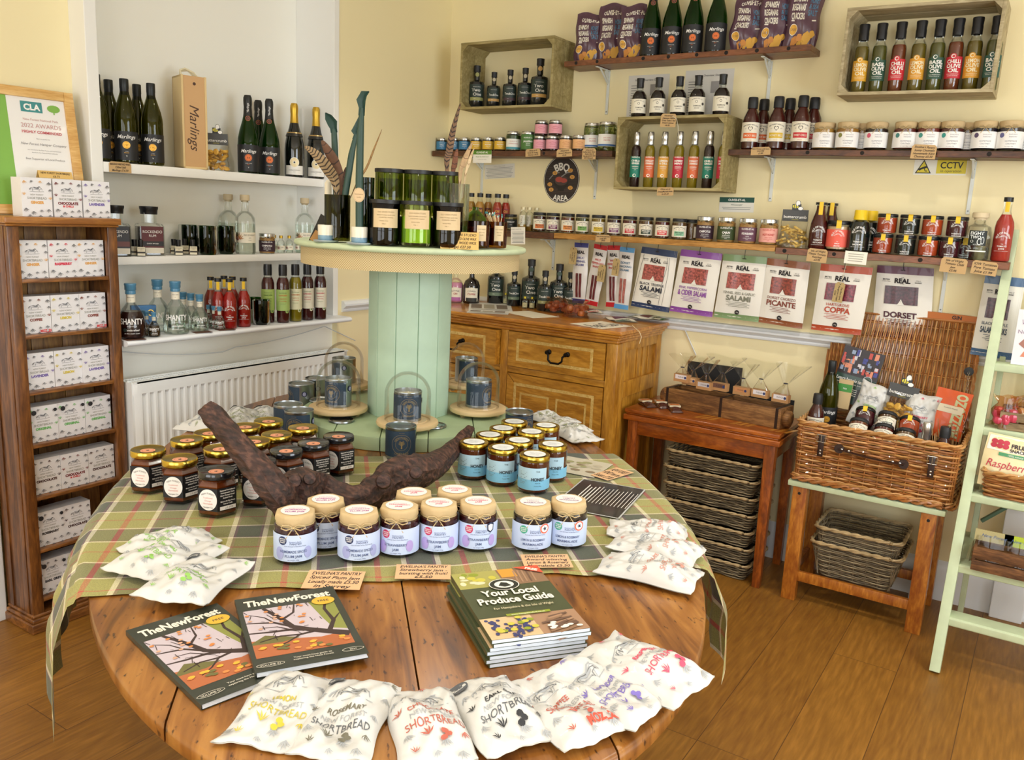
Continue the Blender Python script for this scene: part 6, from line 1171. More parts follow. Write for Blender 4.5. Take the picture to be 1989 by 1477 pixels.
for (px,py,kd,l) in ((287.5,873,0,'gold-lidded marmalade jar at the far end of the group, nearest the cabinet'),(349,890,0,'gold-lidded marmalade jar in front beside the foremost black-lidded one'),(363,853.5,0,'gold-lidded marmalade jar behind the two end ones'),(407,840,0,'gold-lidded marmalade jar partly behind the raised driftwood arm, near the radiator'),
        (476.5,828,0,'gold-lidded marmalade jar just right of the driftwood arm, back row'),(521.6,817,0,'gold-lidded marmalade jar in the very back row'),(428,870.5,0,'gold-lidded marmalade jar cut by the left side of the driftwood'),(493.5,856,0,'gold-lidded marmalade jar touching the right side of the driftwood arm'),
        (537.5,843.5,0,'gold-lidded marmalade jar behind the black lids, middle of the group'),(588.6,830,0,'gold-lidded marmalade jar nearest the navy candle tins'),(420.5,913,1,'foremost black-lidded marmalade jar, fully visible'),(503,895,1,'black-lidded marmalade jar hidden behind the driftwood'),
        (556,874,1,'black-lidded marmalade jar just right of the driftwood'),(609.3,859.5,1,'black-lidded marmalade jar second from the reel base'),(658,846,1,'black-lidded marmalade jar closest to the reel base')):
    p = tb(px,py,HL); put('marmalade_jar', l, 'jar', p, HB if kd else HG, face(p)+math.radians(30+ (px%7)), group='hexagonal marmalade jars')
def honey():
    r, h = .0425, .104; P = []
    P = jar('honj',r,h,M('5A2410',.15,coat=.5,name='dark_honey'),M('C9AC4A',.22,1),[Rr(-.1,-.030,.1,-.002,1)]+[Ln([(-.030,.018-.004*i),(-.008-.004*(i%3),.018-.004*i)],.0012,2) for i in range(9)]+[T('THE',.022,.022,.006,3),T('HONEY',.022,.0,.0125,3,.036,bold=.03),T('from the',.022,-.010,.004,3),T('Forest 340g',.022,-.018,.004,3)],(.13,.72),[M('B4D4E6',.5),M('7FBEDF',.5),M('7E93A2',.6),M('26333E',.6)],neck=.95,lidh=.015,fh=.86,
        lm=lambda r,h,lr: [('lid_sticker', (lambda g:(decal(g, flatmap((0,0,h-.0005),(1,0,0),(0,1,0)), [D(0,0,.030,.030,0,28),T('New Forest',0,.008,.007,1,.04,shear=.2),T('HONEY',0,-.002,.007,1,.04),T('Hamper Co',0,-.012,.006,1,.04)]),g.mesh('lid_sticker',[M('E6E8E6',.5),M('8C9AA8',.6)],False))[1])(G()))])
    return P
HN = honey()
for (px,py,l) in ((920.6,858,'honey jar closest to the driftwood tip, blue label'),(977,869,'honey jar between the driftwood-side and foremost honey jars'),(1039,882,'foremost honey jar, its blue label fully visible'),(1074,862.5,'honey jar behind the foremost one, at the aisle side'),(1009,855,'honey jar in the second row, centre'),(951.5,844,'honey jar in the second row, driftwood side'),(977,831.5,'honey jar in the third row, reel side'),(1032.5,838,'honey jar in the third row, centre'),(999.3,818.7,'honey jar at the very back, beside the navy tin'),(1061,826,'honey jar at the back corner near the chest, maroon label edge')):
    p = tb(px,py,.1035); put('honey_jar', l, 'jar', p, HN, face(p)-.25, group='blue labelled honey jars')
JM = [M('C9D6EF',.5),M('5C6A9A',.6)]
def jam(k, dot, t1, t2, fill, acc, lidc, side):
    top = [D(0,.0,.030,.030,3,28),T("EWELINA'S",0,.010,.006,4,.04),T(t1.split()[0],0,.001,.008,4,.046,bold=.02),T(t2,0,-.010,.009,4,.044,bold=.02)]
    it = [D(-.023,.0165,.0095,.0095,2,20)]+[T(q,-.023,.0205-.004*i,.0034,5,.015,bold=.03) for i,q in enumerate(('MADE IN','THE HEART','FOREST'))]+[T("Ewelina's Kent",.004,.0150,.0040,1,.03),T('PANTRY',.005,.0105,.0066,1,.03),T('from the heart of the New Forest',.004,.0055,.0038,1,.045,shear=.15)]
    it += [D(-.030,-.012,.0095,.014,6,18),D(.031,-.010,.0085,.013,6,18)] if side else []
    it += [T(t1,.0,-.0065,.0080,1,.056,bold=.01),T(t2,.0,-.0165,.0080,1,.046,bold=.01),T('net weight 340g',0,-.0245,.0036,1,.03)]
    it = [it[-1]] and it
    return pantry('jam'+k,.0445,.106,fill,it,[M('C6D4F0',.5),M('55648F',.6),M(dot,.5),M('F0E6E4',.5),M(lidc,.6),WINK,M(acc,.55)],top,hexa=True)
PL = jam('pl','23305C','HOMEMADE SPICED','PLUM JAM','3A1020','A9AEDD','B05AA0',1); ST = jam('st','C4285A','STRAWBERRY','JAM','3A0C12','B7A2DC','D94A72',1); MA = jam('ma','4AA58A','LEMON & ROSEMARY','MARMALADE','2A1A12','C6D4F0','A890A8',0)
def tagged(root, kind):
    g = G(); mp = cylmap(.0462)
    if kind == 'shield': decal(g, lambda u,v,o: mp(u+.027,v+.058,o), [Pl([(-.009,.009),(0,.013),(.009,.009),(.008,-.006),(0,-.012),(-.008,-.006)],0),Pl([(-.0065,.006),(0,.009),(.0065,.006),(.0055,-.004),(0,-.008),(-.0055,-.004)],1)])
    else: decal(g, lambda u,v,o: mp(u+.026,v+.058,o), [D(0,0,.012,.012,1,20),D(0,0,.0115,.0115,2,20),D(0,0,.0085,.0085,1,20),Pl([(.006*math.cos(a)*(1 if i%2 else .4),.006*math.sin(a)*(1 if i%2 else .4)) for i,a in enumerate([x*PI/5 for x in range(10)])],0)])
    ob('award_tag', g.mesh('award_tag',[M('1E2B4A',.5),WHTP,M('D8604A',.5)],False), root)
JG = [(573.5,992,PL,'spiced plum jam jar at the end of the front row, nearest the green packs'),(632.6,970,PL,'spiced plum jam jar behind the end one, touching the driftwood'),(697.6,990.6,PL,'spiced plum jam jar next to the strawberry ones'),
      (776,982,ST,'strawberry jam jar first in the front row, beside the plum jam'),(852.8,977,ST,'strawberry jam jar in the middle of the front row'),(929,973.5,ST,'strawberry jam jar with a dark shield tag, end of the front row'),(804,956,ST,'strawberry jam jar in the back row by the driftwood'),(883.6,951,ST,'strawberry jam jar in the back row under the driftwood tip'),
      (1035.7,975,MA,'lemon and rosemary marmalade jar standing in front of its twin'),(1105,970,MA,'lemon and rosemary marmalade jar beside the black leaflet')]
for i,(px,py,P_,l) in enumerate(JG):
    p = tb(px,py,.106); o = put('jam_jar', l, 'jar', p, P_, face(p)+[-.1,0,.05,-.15,0,.1,0,0,.1,.05][i], group='kraft-topped jam jars')
    if i == 5: tagged(o,'shield')
    if i in (8,9): tagged(o,'star')
def cantin(k, navy_rot=0, open_=False):
    def f():
        r, h = .046, .098; P = []; g = G()
        g.lathe([(0,.002),(r,.0),(r*1.012,.002),(r,.005),(r,h-.005),(r*1.02,h-.002),(r*1.01,h),(r*.97,h+.0005),(r*.95,h-.006 if not open_ else h-.014)]+([(r*.80,h-.006),(r*.78,h-.002),(r*.70,h-.003),(0,h-.003)] if not open_ else [(0,h-.014)]),40)
        P.append(('tin', g.mesh('tin',[M('A9AEB0',.28,1,name='tinplate')])))
        if open_: g4 = G(); g4.lathe([(0,h-.0135),(r*.94,h-.0135)],24); g4.tube([(0,0,h-.0135),(.001,0,h-.003)],.0012,6); P.append(('wax', g4.mesh('wax', M('E9E0C4',.5))))
        gd = M('A88F5E',.4,.5); it = [D(0,0,.030,.030,1,40),D(0,0,.0292,.0292,0,40),T('NEW FOREST',0,.022,.0085,1,.075,arc=.022),T('CANDLE CO',0,-.028,.0075,1,.060,arc=-.028 if False else None),D(0,0,.0185,.0185,1,32),D(0,0,.0178,.0178,0,32),Ln([(0,-.013),(0,.009)],[.004,.0015],1)]+[Ln([(0,-.004+.003*i),(sg*(.009-.0012*i),.003+.003*i)],.0012,1) for i in range(4) for sg in (-1,1)]+[T('new forest',0,.036,.0035,1)]
        P.append(('label', lab(r+.0005,it,.009,h-.009,-r*2.1,r*1.15,[M('1F3448',.55,bump=.15,bs=120,name='navy_paper'),gd])))
        g3 = G(); mp = cylmap(r+.001); decal(g3, lambda u,v,o: mp(u+r*1.55,v+h*.66,o), [D(0,0,.010,.010,0,18),D(0,0,.006,.0075,1,14)]); P.append(('price_sticker', g3.mesh('price_sticker',[M('22254A',.5),M('9A9CB8',.5)],False)))
        return P
    return once(k, f)
TN = cantin('tin'); TO = cantin('tino', open_=True)
for (px,py,rz,l) in ((585.6,744,-1.3,'navy candle tin in the rear pair by the radiator, nearer the table edge'),(613,736,-1.5,'navy candle tin at the very back by the radiator'),(578,783,.6,'navy candle tin just behind the marmalade jars, darker face turned outward'),(603,793,-.35,'navy candle tin touching the green base, sticker showing'),(781,819,.05,'navy candle tin standing alone in front of the green base'),(974.5,793.5,.75,'navy candle tin behind the honey jars, half bare metal')):
    p = outof(tb(px,py,.098),.424) 
    if px == 613: p += Vector((-.01,.02,0))
    put('candle_tin', l, 'candle', p, TN, face(p)+rz, group='navy candle tins on the table')
ZB = TZ+.046
def belljar():
    g = G(); pr = [(0,.010),(.080,.010),(.088,.014),(.090,.020),(.088,.026),(.082,.029),(.066,.029),(.064,.026),(.058,.026),(.056,.029),(0,.029)]
    g.lathe(pr,48); w_ = M('DCBF90',.55,bump=.2,bs=40,name='beech')
    sub = []
    for a in (0.3,2.4,4.5): f_ = G(); f_.lathe([(0,0),(.006,0),(.010,.005),(.006,.010),(0,.011)],12,c=(.062*math.cos(a),.062*math.sin(a),0)); sub.append(('foot', f_.mesh('foot', w_)))
    d = G(); R_ = .0665; d.lathe([(R_*1.02,.027),(R_,.029),(R_,.105)]+[(R_*math.cos(t),.105+R_*1.05*math.sin(t)) for t in [PI/2*i/12 for i in range(1,13)]],48)
    return [('wooden_base', g.mesh('wooden_base',w_), sub), ('glass_dome', d.mesh('glass_dome',glass('dome_glass',(.985,.99,.985,1),.9,.02,-.14)))]
BJ = once('bell', belljar)
for (px,py,rz,l,lt) in ((676,786,-.55,'glass dome on a beech stand, front side nearest the marmalade jars','navy candle tin under the dome nearest the marmalade jars'),(792,803,.1,'glass dome on a beech stand in the centre front of the reel','navy candle tin under the centre front dome'),(903,787,.95,'glass dome on a beech stand, front side nearest the honey jars','navy candle tin under the dome nearest the honey jars'),
        (668,742,-1.5,'glass dome at the rear on the radiator side','navy candle tin under the rear dome on the radiator side'),(905,740,1.4,'glass dome at the rear on the chest side','bare metal candle tin under the rear dome on the chest side')):
    p = onz(px,py,ZB+.032); p.z = ZB; p = outof(p,.246); put('bell_jar', l, 'glass dome', p, BJ, 0, group='glass domes on the reel base', scale=(1.12,1.12,1.08))
    q = p+Vector((0,0,.0318)); put('candle_tin', lt, 'candle', q, TO, face(p)+rz, group='candle tins under the domes', scale=.97)
for (px,py,l) in ((624,777,'loose tin lid beside the rear navy tins on the green base'),(663,816,'loose tin lid at the marmalade side of the green base'),(842,826.5,'loose tin lid in front of the centre dome'),(940,797,'loose tin lid beside the honey side dome')):
    p = onz(px,py,ZB+.005); p.z = ZB+.0005; g = G(); g.lathe([(0,.001),(.040,.0),(.043,.003),(.042,.007),(.039,.008),(.037,.004),(.030,.003),(.027,.006),(0,.006)],36); thing('tin_lid', l, 'lid', p, me=g.mesh('tin_lid',M('A9AEB0',.28,1,name='tinplate')), group='loose tin lids')
def driftwood():
    K = [(400,792,1.015,.020),(412,806,1.0,.026),(432,830,.975,.026),(452,852,.955,.027),(478,882,.925,.029),(503,912,.895,.031),(527,943,.865,.033),(547,968,.835,.037),(568,985,.805,.040)]
    K2 = [(560,962,.835,.042),(590,948,.83,.050),(622,952,.815,.040),(655,965,.80,.034),(690,972,.795,.034),(716,962,.80,.037),(738,946,.812,.040),(760,930,.825,.042),(790,920,.83,.044),(820,915,.828,.042),(850,900,.83,.034),(872,880,.838,.026),(890,860,.85,.020),(906,842,.862,.016),(914,833,.868,.011)]
    g = G(); rnd = random.Random(5)
    def limb(K, n=30, seed=0):
        P_ = [onz(a,b,c) for a,b,c,_ in K]; R_ = [k[3] for k in K]; pts = []; rr = []
        for i in range(len(P_)-1):
            for t in range(6):
                f_ = t/6; p0 = P_[max(0,i-1)]; p1 = P_[i]; p2 = P_[i+1]; p3 = P_[min(len(P_)-1,i+2)]
                pts.append(.5*((2*p1)+(-p0+p2)*f_+(2*p0-5*p1+4*p2-p3)*f_*f_+(-p0+3*p1-3*p2+p3)*f_**3)); rr.append(R_[i]+(R_[i+1]-R_[i])*f_)
        pts.append(P_[-1]); rr.append(R_[-1]); base = len(g.V); g.tube(pts, rr, n)
        N = len(pts)
        for i in range(N):
            for k in range(n):
                idx = base+i*n+k; v = Vector(g.V[idx]); c = pts[i]; d = v-c; a = k/n*6.283
                s = 1+.09*math.sin(a*3+i*.21+seed)+.06*math.sin(a*7+i*.13)+.05*math.sin(a*13-i*.3+seed)+.05*math.sin(i*.9+a*2)+rnd.uniform(-.02,.02)
                q = c+d*s; q.z = max(q.z, TT+.001); g.V[idx] = tuple(q)
    limb(K); limb(K2, seed=2)
    c = onz(612,938,.84)
    for (px,py,z_,r_) in ((572,935,.872,.012),(602,930,.878,.011),(745,935,.852,.014),(808,918,.868,.012)):
        q = onz(px,py,z_); d = (CAM-q).normalized(); g.tube([q-d*.02,q+d*.004,q+d*.006],[r_*1.5,r_*1.2,r_*.6],10)
    m = bpy.data.materials.new('bark'); m.use_nodes = True; nt = m.node_tree; b = nt.nodes['Principled BSDF']; L = nt.links.new
    tc = nt.nodes.new('ShaderNodeTexCoord'); mp = nt.nodes.new('ShaderNodeMapping'); mp.inputs['Rotation'].default_value = (0,0,math.radians(-42)); mp.inputs['Scale'].default_value = (14,60,60); L(tc.outputs['Object'],mp.inputs['Vector'])
    n1 = nt.nodes.new('ShaderNodeTexNoise'); n1.inputs['Scale'].default_value = 1.6; n1.inputs['Detail'].default_value = 8; L(mp.outputs[0],n1.inputs['Vector'])
    r = nt.nodes.new('ShaderNodeValToRGB'); e = r.color_ramp.elements; e[0].position = .35; e[0].color = C('22130E'); e[1].position = .75; e[1].color = C('6E4A3A'); x = e.new(.52); x.color = C('40271F'); L(n1.outputs['Fac'],r.inputs['Fac']); L(r.outputs['Color'],b.inputs['Base Color']); b.inputs['Roughness'].default_value = .62
    bu = nt.nodes.new('ShaderNodeBump'); bu.inputs['Strength'].default_value = .9; bu.inputs['Distance'].default_value = .006; L(n1.outputs['Fac'],bu.inputs['Height']); L(bu.outputs['Normal'],b.inputs['Normal'])
    thing('driftwood','gnarled dark brown driftwood branch with one raised arm, lying across the tartan cloth','driftwood', me=g.mesh('driftwood', m, True, 60))
driftwood()
def magazine(label, c4, z0, th, group=None):
    """c4: TL TR BR BL image corners of the cover"""
    z = z0+th; TL,TR,BR,BL = [onz(*c,z) for c in c4]; cen = (TL+TR+BR+BL)/4; U = ((TR-TL)+(BR-BL)).normalized(); V = Vector((-U.y,U.x,0)); w_ = ((TR-TL).length+(BR-BL).length)/2; h_ = ((TL-BL).length+(TR-BR).length)/2
    P = []; cen.z = z0; rz = math.atan2(U.y,U.x); cg, cw = M('33372E',.4,coat=.2,name='cover_green'), WHTP
    g = G(); bow_ = lambda u: .0
    for i in range(6): g.box((-w_/2+.002,-h_/2+.001+.0004*i,th*.12+th*.13*i),(w_/2-.0015-.0005*i,h_/2-.001,th*.12+th*.13*(i+.85)))
    P.append(('pages', g.mesh('pages', M('E4E8EE',.6), False)))
    g = G(); f = lambda a,b,zz: ((a-.5)*w_,(b-.5)*h_,zz)
    g.sheet(lambda a,b: f(a,b,th), 10, 2, 0); g.sheet(lambda a,b: f(a,b,.0004), 10, 2, 0, True); g.box((-w_/2-.0006,-h_/2,.0004),(-w_/2,h_/2,th))
    mp = lambda u,v,o: (u,v,th+o)
    x0,x1,y0,y1 = -w_*.46,w_*.43,-h_*.34,h_*.30; W_,H_ = x1-x0,y1-y0; P_ = lambda a,b: (x0+W_*a,y0+H_*b)
    it = [T('TheNewForest',0,h_*.40,.032,1,w_*.86,bold=.035), Rr(x0,y0,x1,y1,2), Pl([P_(0,0),P_(1,0),P_(1,.26),P_(.7,.22),P_(.4,.28),P_(0,.34)],3), Pl([P_(0,.30),P_(.15,.42),P_(.30,.36),P_(.5,.28),P_(.3,.24),P_(0,.26)],4), Pl([P_(.72,1),P_(1,1),P_(1,.3),P_(.86,.36),P_(.8,.6)],5)]
    rnd = random.Random(3)
    br = [([(1.0,.20),(.80,.30),(.62,.40),(.45,.52),(.38,.70),(.30,.86),(.22,1.0)],.055),([(.62,.40),(.42,.46),(.22,.47),(0,.50)],.03),([(.45,.52),(.28,.66),(.10,.70),(0,.72)],.022),([(.70,.36),(.50,.33),(.30,.36),(.08,.30)],.022),([(.80,.30),(.90,.52),(.86,.8),(.92,1.0)],.03),([(.38,.70),(.52,.82),(.56,1.0)],.02),([(.28,.66),(.2,.8),(.05,.9)],.012),([(.5,.33),(.35,.22),(.2,.15)],.014),([(.42,.46),(.3,.56),(.12,.58)],.012),([(.9,.52),(.97,.62),(1,.66)],.014)]
    for pts,wd in br: n = len(pts); it.append(Ln([P_(*q) for q in pts],[2*wd*W_*(1-.6*i/(n-1)) for i in range(n)],6))
    for i in range(26): a,b = rnd.uniform(0,.8),rnd.uniform(.35,1.0); it.append(Ln([P_(a,b),P_(a+rnd.uniform(-.1,.08),min(1,max(.1,b+rnd.uniform(-.12,.1))))],.004*W_*2,6))
    for i in range(22): a,b = rnd.uniform(.02,.95),rnd.uniform(.03,.22); it.append(D(*P_(a,b),.006,.004,rnd.choice((7,8,4)),8))
    for i in range(20): a,b = rnd.uniform(.02,.7),rnd.uniform(.55,.98); it.append(D(*P_(a,b),.004,.003,rnd.choice((8,9)),8))
    it += [D(w_*.33,h_*.285,.021,.016,7,24), T('FREE',w_*.33,h_*.285,.010,0,.024,bold=.02), T('VOLUME 01',-w_*.36,-h_*.44,.007,1,.032), T('Your must-have guide to',w_*.02,-h_*.405,.0062,1,.085), T('exploring the New Forest',w_*.02,-h_*.43,.0062,1,.085), T('2024',w_*.38,-h_*.425,.006,1)]
    for cx,ww in ((-w_*.36,.022),(w_*.38,.018)): it.append(Ln([(cx+ww*math.cos(t)*(1.0),-h_*(.44 if cx < 0 else .425)+.0058*math.sin(t)) for t in [2*PI*i/20 for i in range(21)]],.0007,1))
    decal(g, mp, it, o0=.0002, st=.00002)
    P.append(('cover', g.mesh('cover',[cg,M('EFE7D6',.5),M('C9BCC4',.4,coat=.2),M('B4663C',.4,coat=.2),M('6E6A3C',.4),M('8C9048',.4),M('3E2E2C',.4),M('E8B23C',.4),M('D98A4A',.4),M('D9A88A',.4)], True, 30)))
    thing('magazine', label, 'magazine', cen, rz, P, group=group)
magazine('dark green covered magazine with a spreading tree photo, lying lower and further left', ((240,1223),(440,1170),(560,1300),(398,1373)), TT-.004, .009)
magazine('dark green covered magazine with a spreading tree photo, overlapping the other and the lemon pack', ((445,1165),(640,1142),(723,1265),(510,1310)), TT+.006, .009)
def guide(cover):
    w_, h_, th = .205, .290, .0070; P = []; g = G(); g.box((-w_/2+.001,-h_/2+.0005,.0005),(w_/2-.001,h_/2-.0005,th-.0004)); P.append(('pages', g.mesh('pages', M('DCE6F2',.6), False)))
    g = G(); g.box((-w_/2,-h_/2,th-.0004),(w_/2,h_/2,th)); g.box((-w_/2-.0005,-h_/2,0),(-w_/2,h_/2,th)); g.box((-w_/2,-h_/2,0),(w_/2,h_/2,.0004))
    if cover:
        it = [Rr(-w_/2,h_*.235,-w_*.0,h_/2,2),Rr(0,h_*.235,w_/2,h_/2,3),Rr(-w_/2,-h_/2,w_*.02,-h_*.22,4),Rr(w_*.02,-h_/2,w_/2,-h_*.22,5)]; rnd = random.Random(8)
        for i in range(16): it.append(D(rnd.uniform(-w_*.46,-w_*.05),rnd.uniform(h_*.27,h_*.47),rnd.uniform(.006,.014),rnd.uniform(.004,.010),rnd.choice((6,7,8)),10))
        it += [Rr(w_*.02,h_*.36,w_*.2,h_/2,9)]+[Ln([(w_*(.16+.05*i),h_*.26),(w_*(.19+.05*i),h_*.46)],.004,rnd.choice((5,10))) for i in range(5)]
        for cx,cy in ((-w_*.37,-h_*.33),(-w_*.22,-h_*.40),(-w_*.07,-h_*.34)):
            for i in range(22): it.append(D(cx+rnd.uniform(-.016,.016)*(1-.02*i),cy+.022-.0026*i,.0042,.0042,11,8))
        for i in range(12): it.append(D(rnd.uniform(-w_*.47,0),rnd.uniform(-h_*.49,-h_*.24),.008,.006,rnd.choice((6,7)),7))
        for i in range(10): it.append(Ln([(w_*.06+rnd.uniform(0,.03),-h_*.30-.007*i),(w_*.3+rnd.uniform(0,.03),-h_*.27-.006*i)],.006,rnd.choice((3,10,5))))
        for i in range(10): it.append(D(w_*.2+rnd.uniform(-.02,.05),-h_*.42+rnd.uniform(-.012,.016),.007,.004,1,8))
        it += [Pl([(w_*.20,h_/2),(w_/2,h_/2),(w_/2,h_*.36)],12),T('FREE',w_*.40,h_*.445,.014,1,.034,rot=-.55,bold=.04)]
        it += [D(-w_*.02,h_*.235,.034,.026,1,32),D(-w_*.02,h_*.235,.032,.0245,13,32),D(-w_*.02,h_*.235,.022,.016,1,24),Pl([(-.018,h_*.235-.004),(-.008,h_*.235+.011),(.004,h_*.235+.006),(.010,h_*.235-.008),(-.006,h_*.235-.012)],13)]
        it += [T('Your Local',-.002,h_*.115,.036,1,.125,bold=.03),T('Produce Guide',-.002,.0,.036,1,.165,bold=.03),T('For Hampshire & the Isle of Wight',.004,-h_*.115,.012,8,.13),Rr(-.045,-h_*.235,.05,-h_*.205,6),T('www.hampshirefare.co.uk',.002,-h_*.22,.007,1,.08)]
        decal(g, flatmap((0,0,th),(1,0,0),(0,1,0)), it, o0=.00015, st=.00002)
    mats = [M('474E33',.4,coat=.15,name='guide_green'),M('F3EEDF',.5),M('A9A45A',.4),M('8F6F55',.4),M('D9B98F',.4),M('A98468',.4),M('8E9A2E',.4),M('C9C04A',.4),M('E5D9B4',.4),M('D99A3C',.4),M('6E5344',.4),M('3B3F6E',.4),M('D4563C',.4),M('23261F',.5)]
    P.append(('cover', g.mesh('cover', mats, False))); return P
GC, GP = once('g1',lambda:guide(1)), once('g0',lambda:guide(0))
TL,TR,BR,BL = [onz(*c,TZ+.058) for c in ((888,1103),(1040,1090),(1149,1219),(945,1248))]; cen = (TL+TR+BR+BL)/4; U = ((TR-TL)+(BR-BL)).normalized(); rz = math.atan2(U.y,U.x); rnd = random.Random(4)
ords = ['bottom','second','third','fourth','fifth','sixth','top']
for i in range(7):
    j = 0 if i == 6 else 1; thing('guide_book', 'top copy of the green produce guide, cover fully visible' if i == 6 else 'green produce guide, %s from the bottom of its stack' % (ords[i] if i else 'very first'), 'book', (cen.x+rnd.uniform(-.002,.002)*j-(.004 if 0 < i < 4 else 0),cen.y+rnd.uniform(-.002,.002)*j-(.004 if 0 < i < 4 else 0),TZ+.001+.0072*i), rz+rnd.uniform(-.01,.01)*j, GC if i in (6,4) else GP, group='stack of produce guides', scale=(.87,.91,1))
def flatcard(label, c4, z, lines_, w_=None, h_=None, ink=None, mat=None, name='price_card', cat='price tag', items=None, mats=None, th=.0006, rx=0):
    TL,TR,BR,BL = [onz(*c,z) for c in c4]; cen = (TL+TR+BR+BL)/4; U = ((TR-TL)+(BR-BL)).normalized(); w_ = w_ or ((TR-TL).length+(BR-BL).length)/2; h_ = h_ or ((TL-BL).length+(TR-BR).length)/2
    g = G(); g.box((-w_/2,-h_/2,-th),(w_/2,h_/2,0)); n = max(1,len(lines_)); it = items(w_,h_) if items else [T(t,0,h_/2-(i+.7)*h_/(n+.3),h_/(n+.4),1,w_*.86,shear=.25,rot=.015*(-1)**i,bold=.01) for i,t in enumerate(lines_)]
    decal(g, flatmap((0,0,0),(1,0,0),(0,1,0)), it, st=.00004, o0=.0002)
    return thing(name, label, cat, cen, me=g.mesh(name, mats or [mat or M('E0B487',.75), ink or INK], False), rot=(rx,0,math.atan2(U.y,U.x)))
flatcard('handwritten kraft card for spiced plum jam lying at the cloth edge', ((597,1108),(706,1110),(703,1147),(589,1142)), TT+.006, ["EWELINA'S PANTRY",'Spiced Plum Jam','Locally made £5.50','in Surrey'])
flatcard('handwritten kraft card for strawberry jam at the cloth edge', ((770,1096),(876,1098),(875,1125),(767,1125)), TT+.006, ["EWELINA'S PANTRY",'Strawberry jam -','bursting with fruit!','£5.50'])
flatcard('handwritten kraft card for the marmalades, half under the produce guides', ((1010,1076),(1095,1079),(1121,1100),(1020,1105)), TT+.006, ["EWELINA'S PANTRY",'Award winning','Lemon & Rosemary','Marmalade £5.50'])
flatcard('small handwritten kraft card by the back rim of the table', ((1185,905),(1216,915),(1196,937),(1160,926)), TT+.004, ['NEW FOREST','HONEY from the','Solent £7.00'])
random.seed(12)
flatcard('black laminated leaflet with white text lying beyond the marmalade jars', ((1125,925),(1250,955),(1205,1003),(1080,990)), TT+.003, [], name='leaflet', cat='leaflet', items=lambda w_,h_: [Rr(-w_/2+.004,-h_/2+.004,w_/2-.004,h_/2-.004,1)]+[Ln([(-w_*.30+.010*i,-h_*.32+(.03 if i > 3 else 0)),(-w_*.30+.010*i,h_*.34-.006*((i*3)%4))],.0032 if i < 4 else .0018,2) for i in range(15)]+[D(-w_*.36,-h_*.35,.016,.012,3,10),D(-w_*.30,-h_*.30,.012,.010,4,10)], mats=[M('C9CCCB',.2,coat=.5),M('1E2024',.3,coat=.5),M('E6E4DE',.5),M('B8B04A',.5),M('7A5A3A',.5)])
flatcard('pale photo leaflet tucked behind the honey jars', ((1088,882),(1182,903),(1162,927),(1076,915)), TT+.002, [], name='leaflet', cat='leaflet', items=lambda w_,h_: [D(random.uniform(-w_*.35,w_*.35),random.uniform(-h_*.3,h_*.3),.016,.010,random.choice((1,2,3)),9) for i in range(16)], mats=[M('CFC9B4',.3,coat=.3),M('9C9A6E',.5),M('8C7A62',.5),M('B9B09A',.5)])
GR1, GR2 = M('A4A7AA',.6), M('5A5D62',.6)
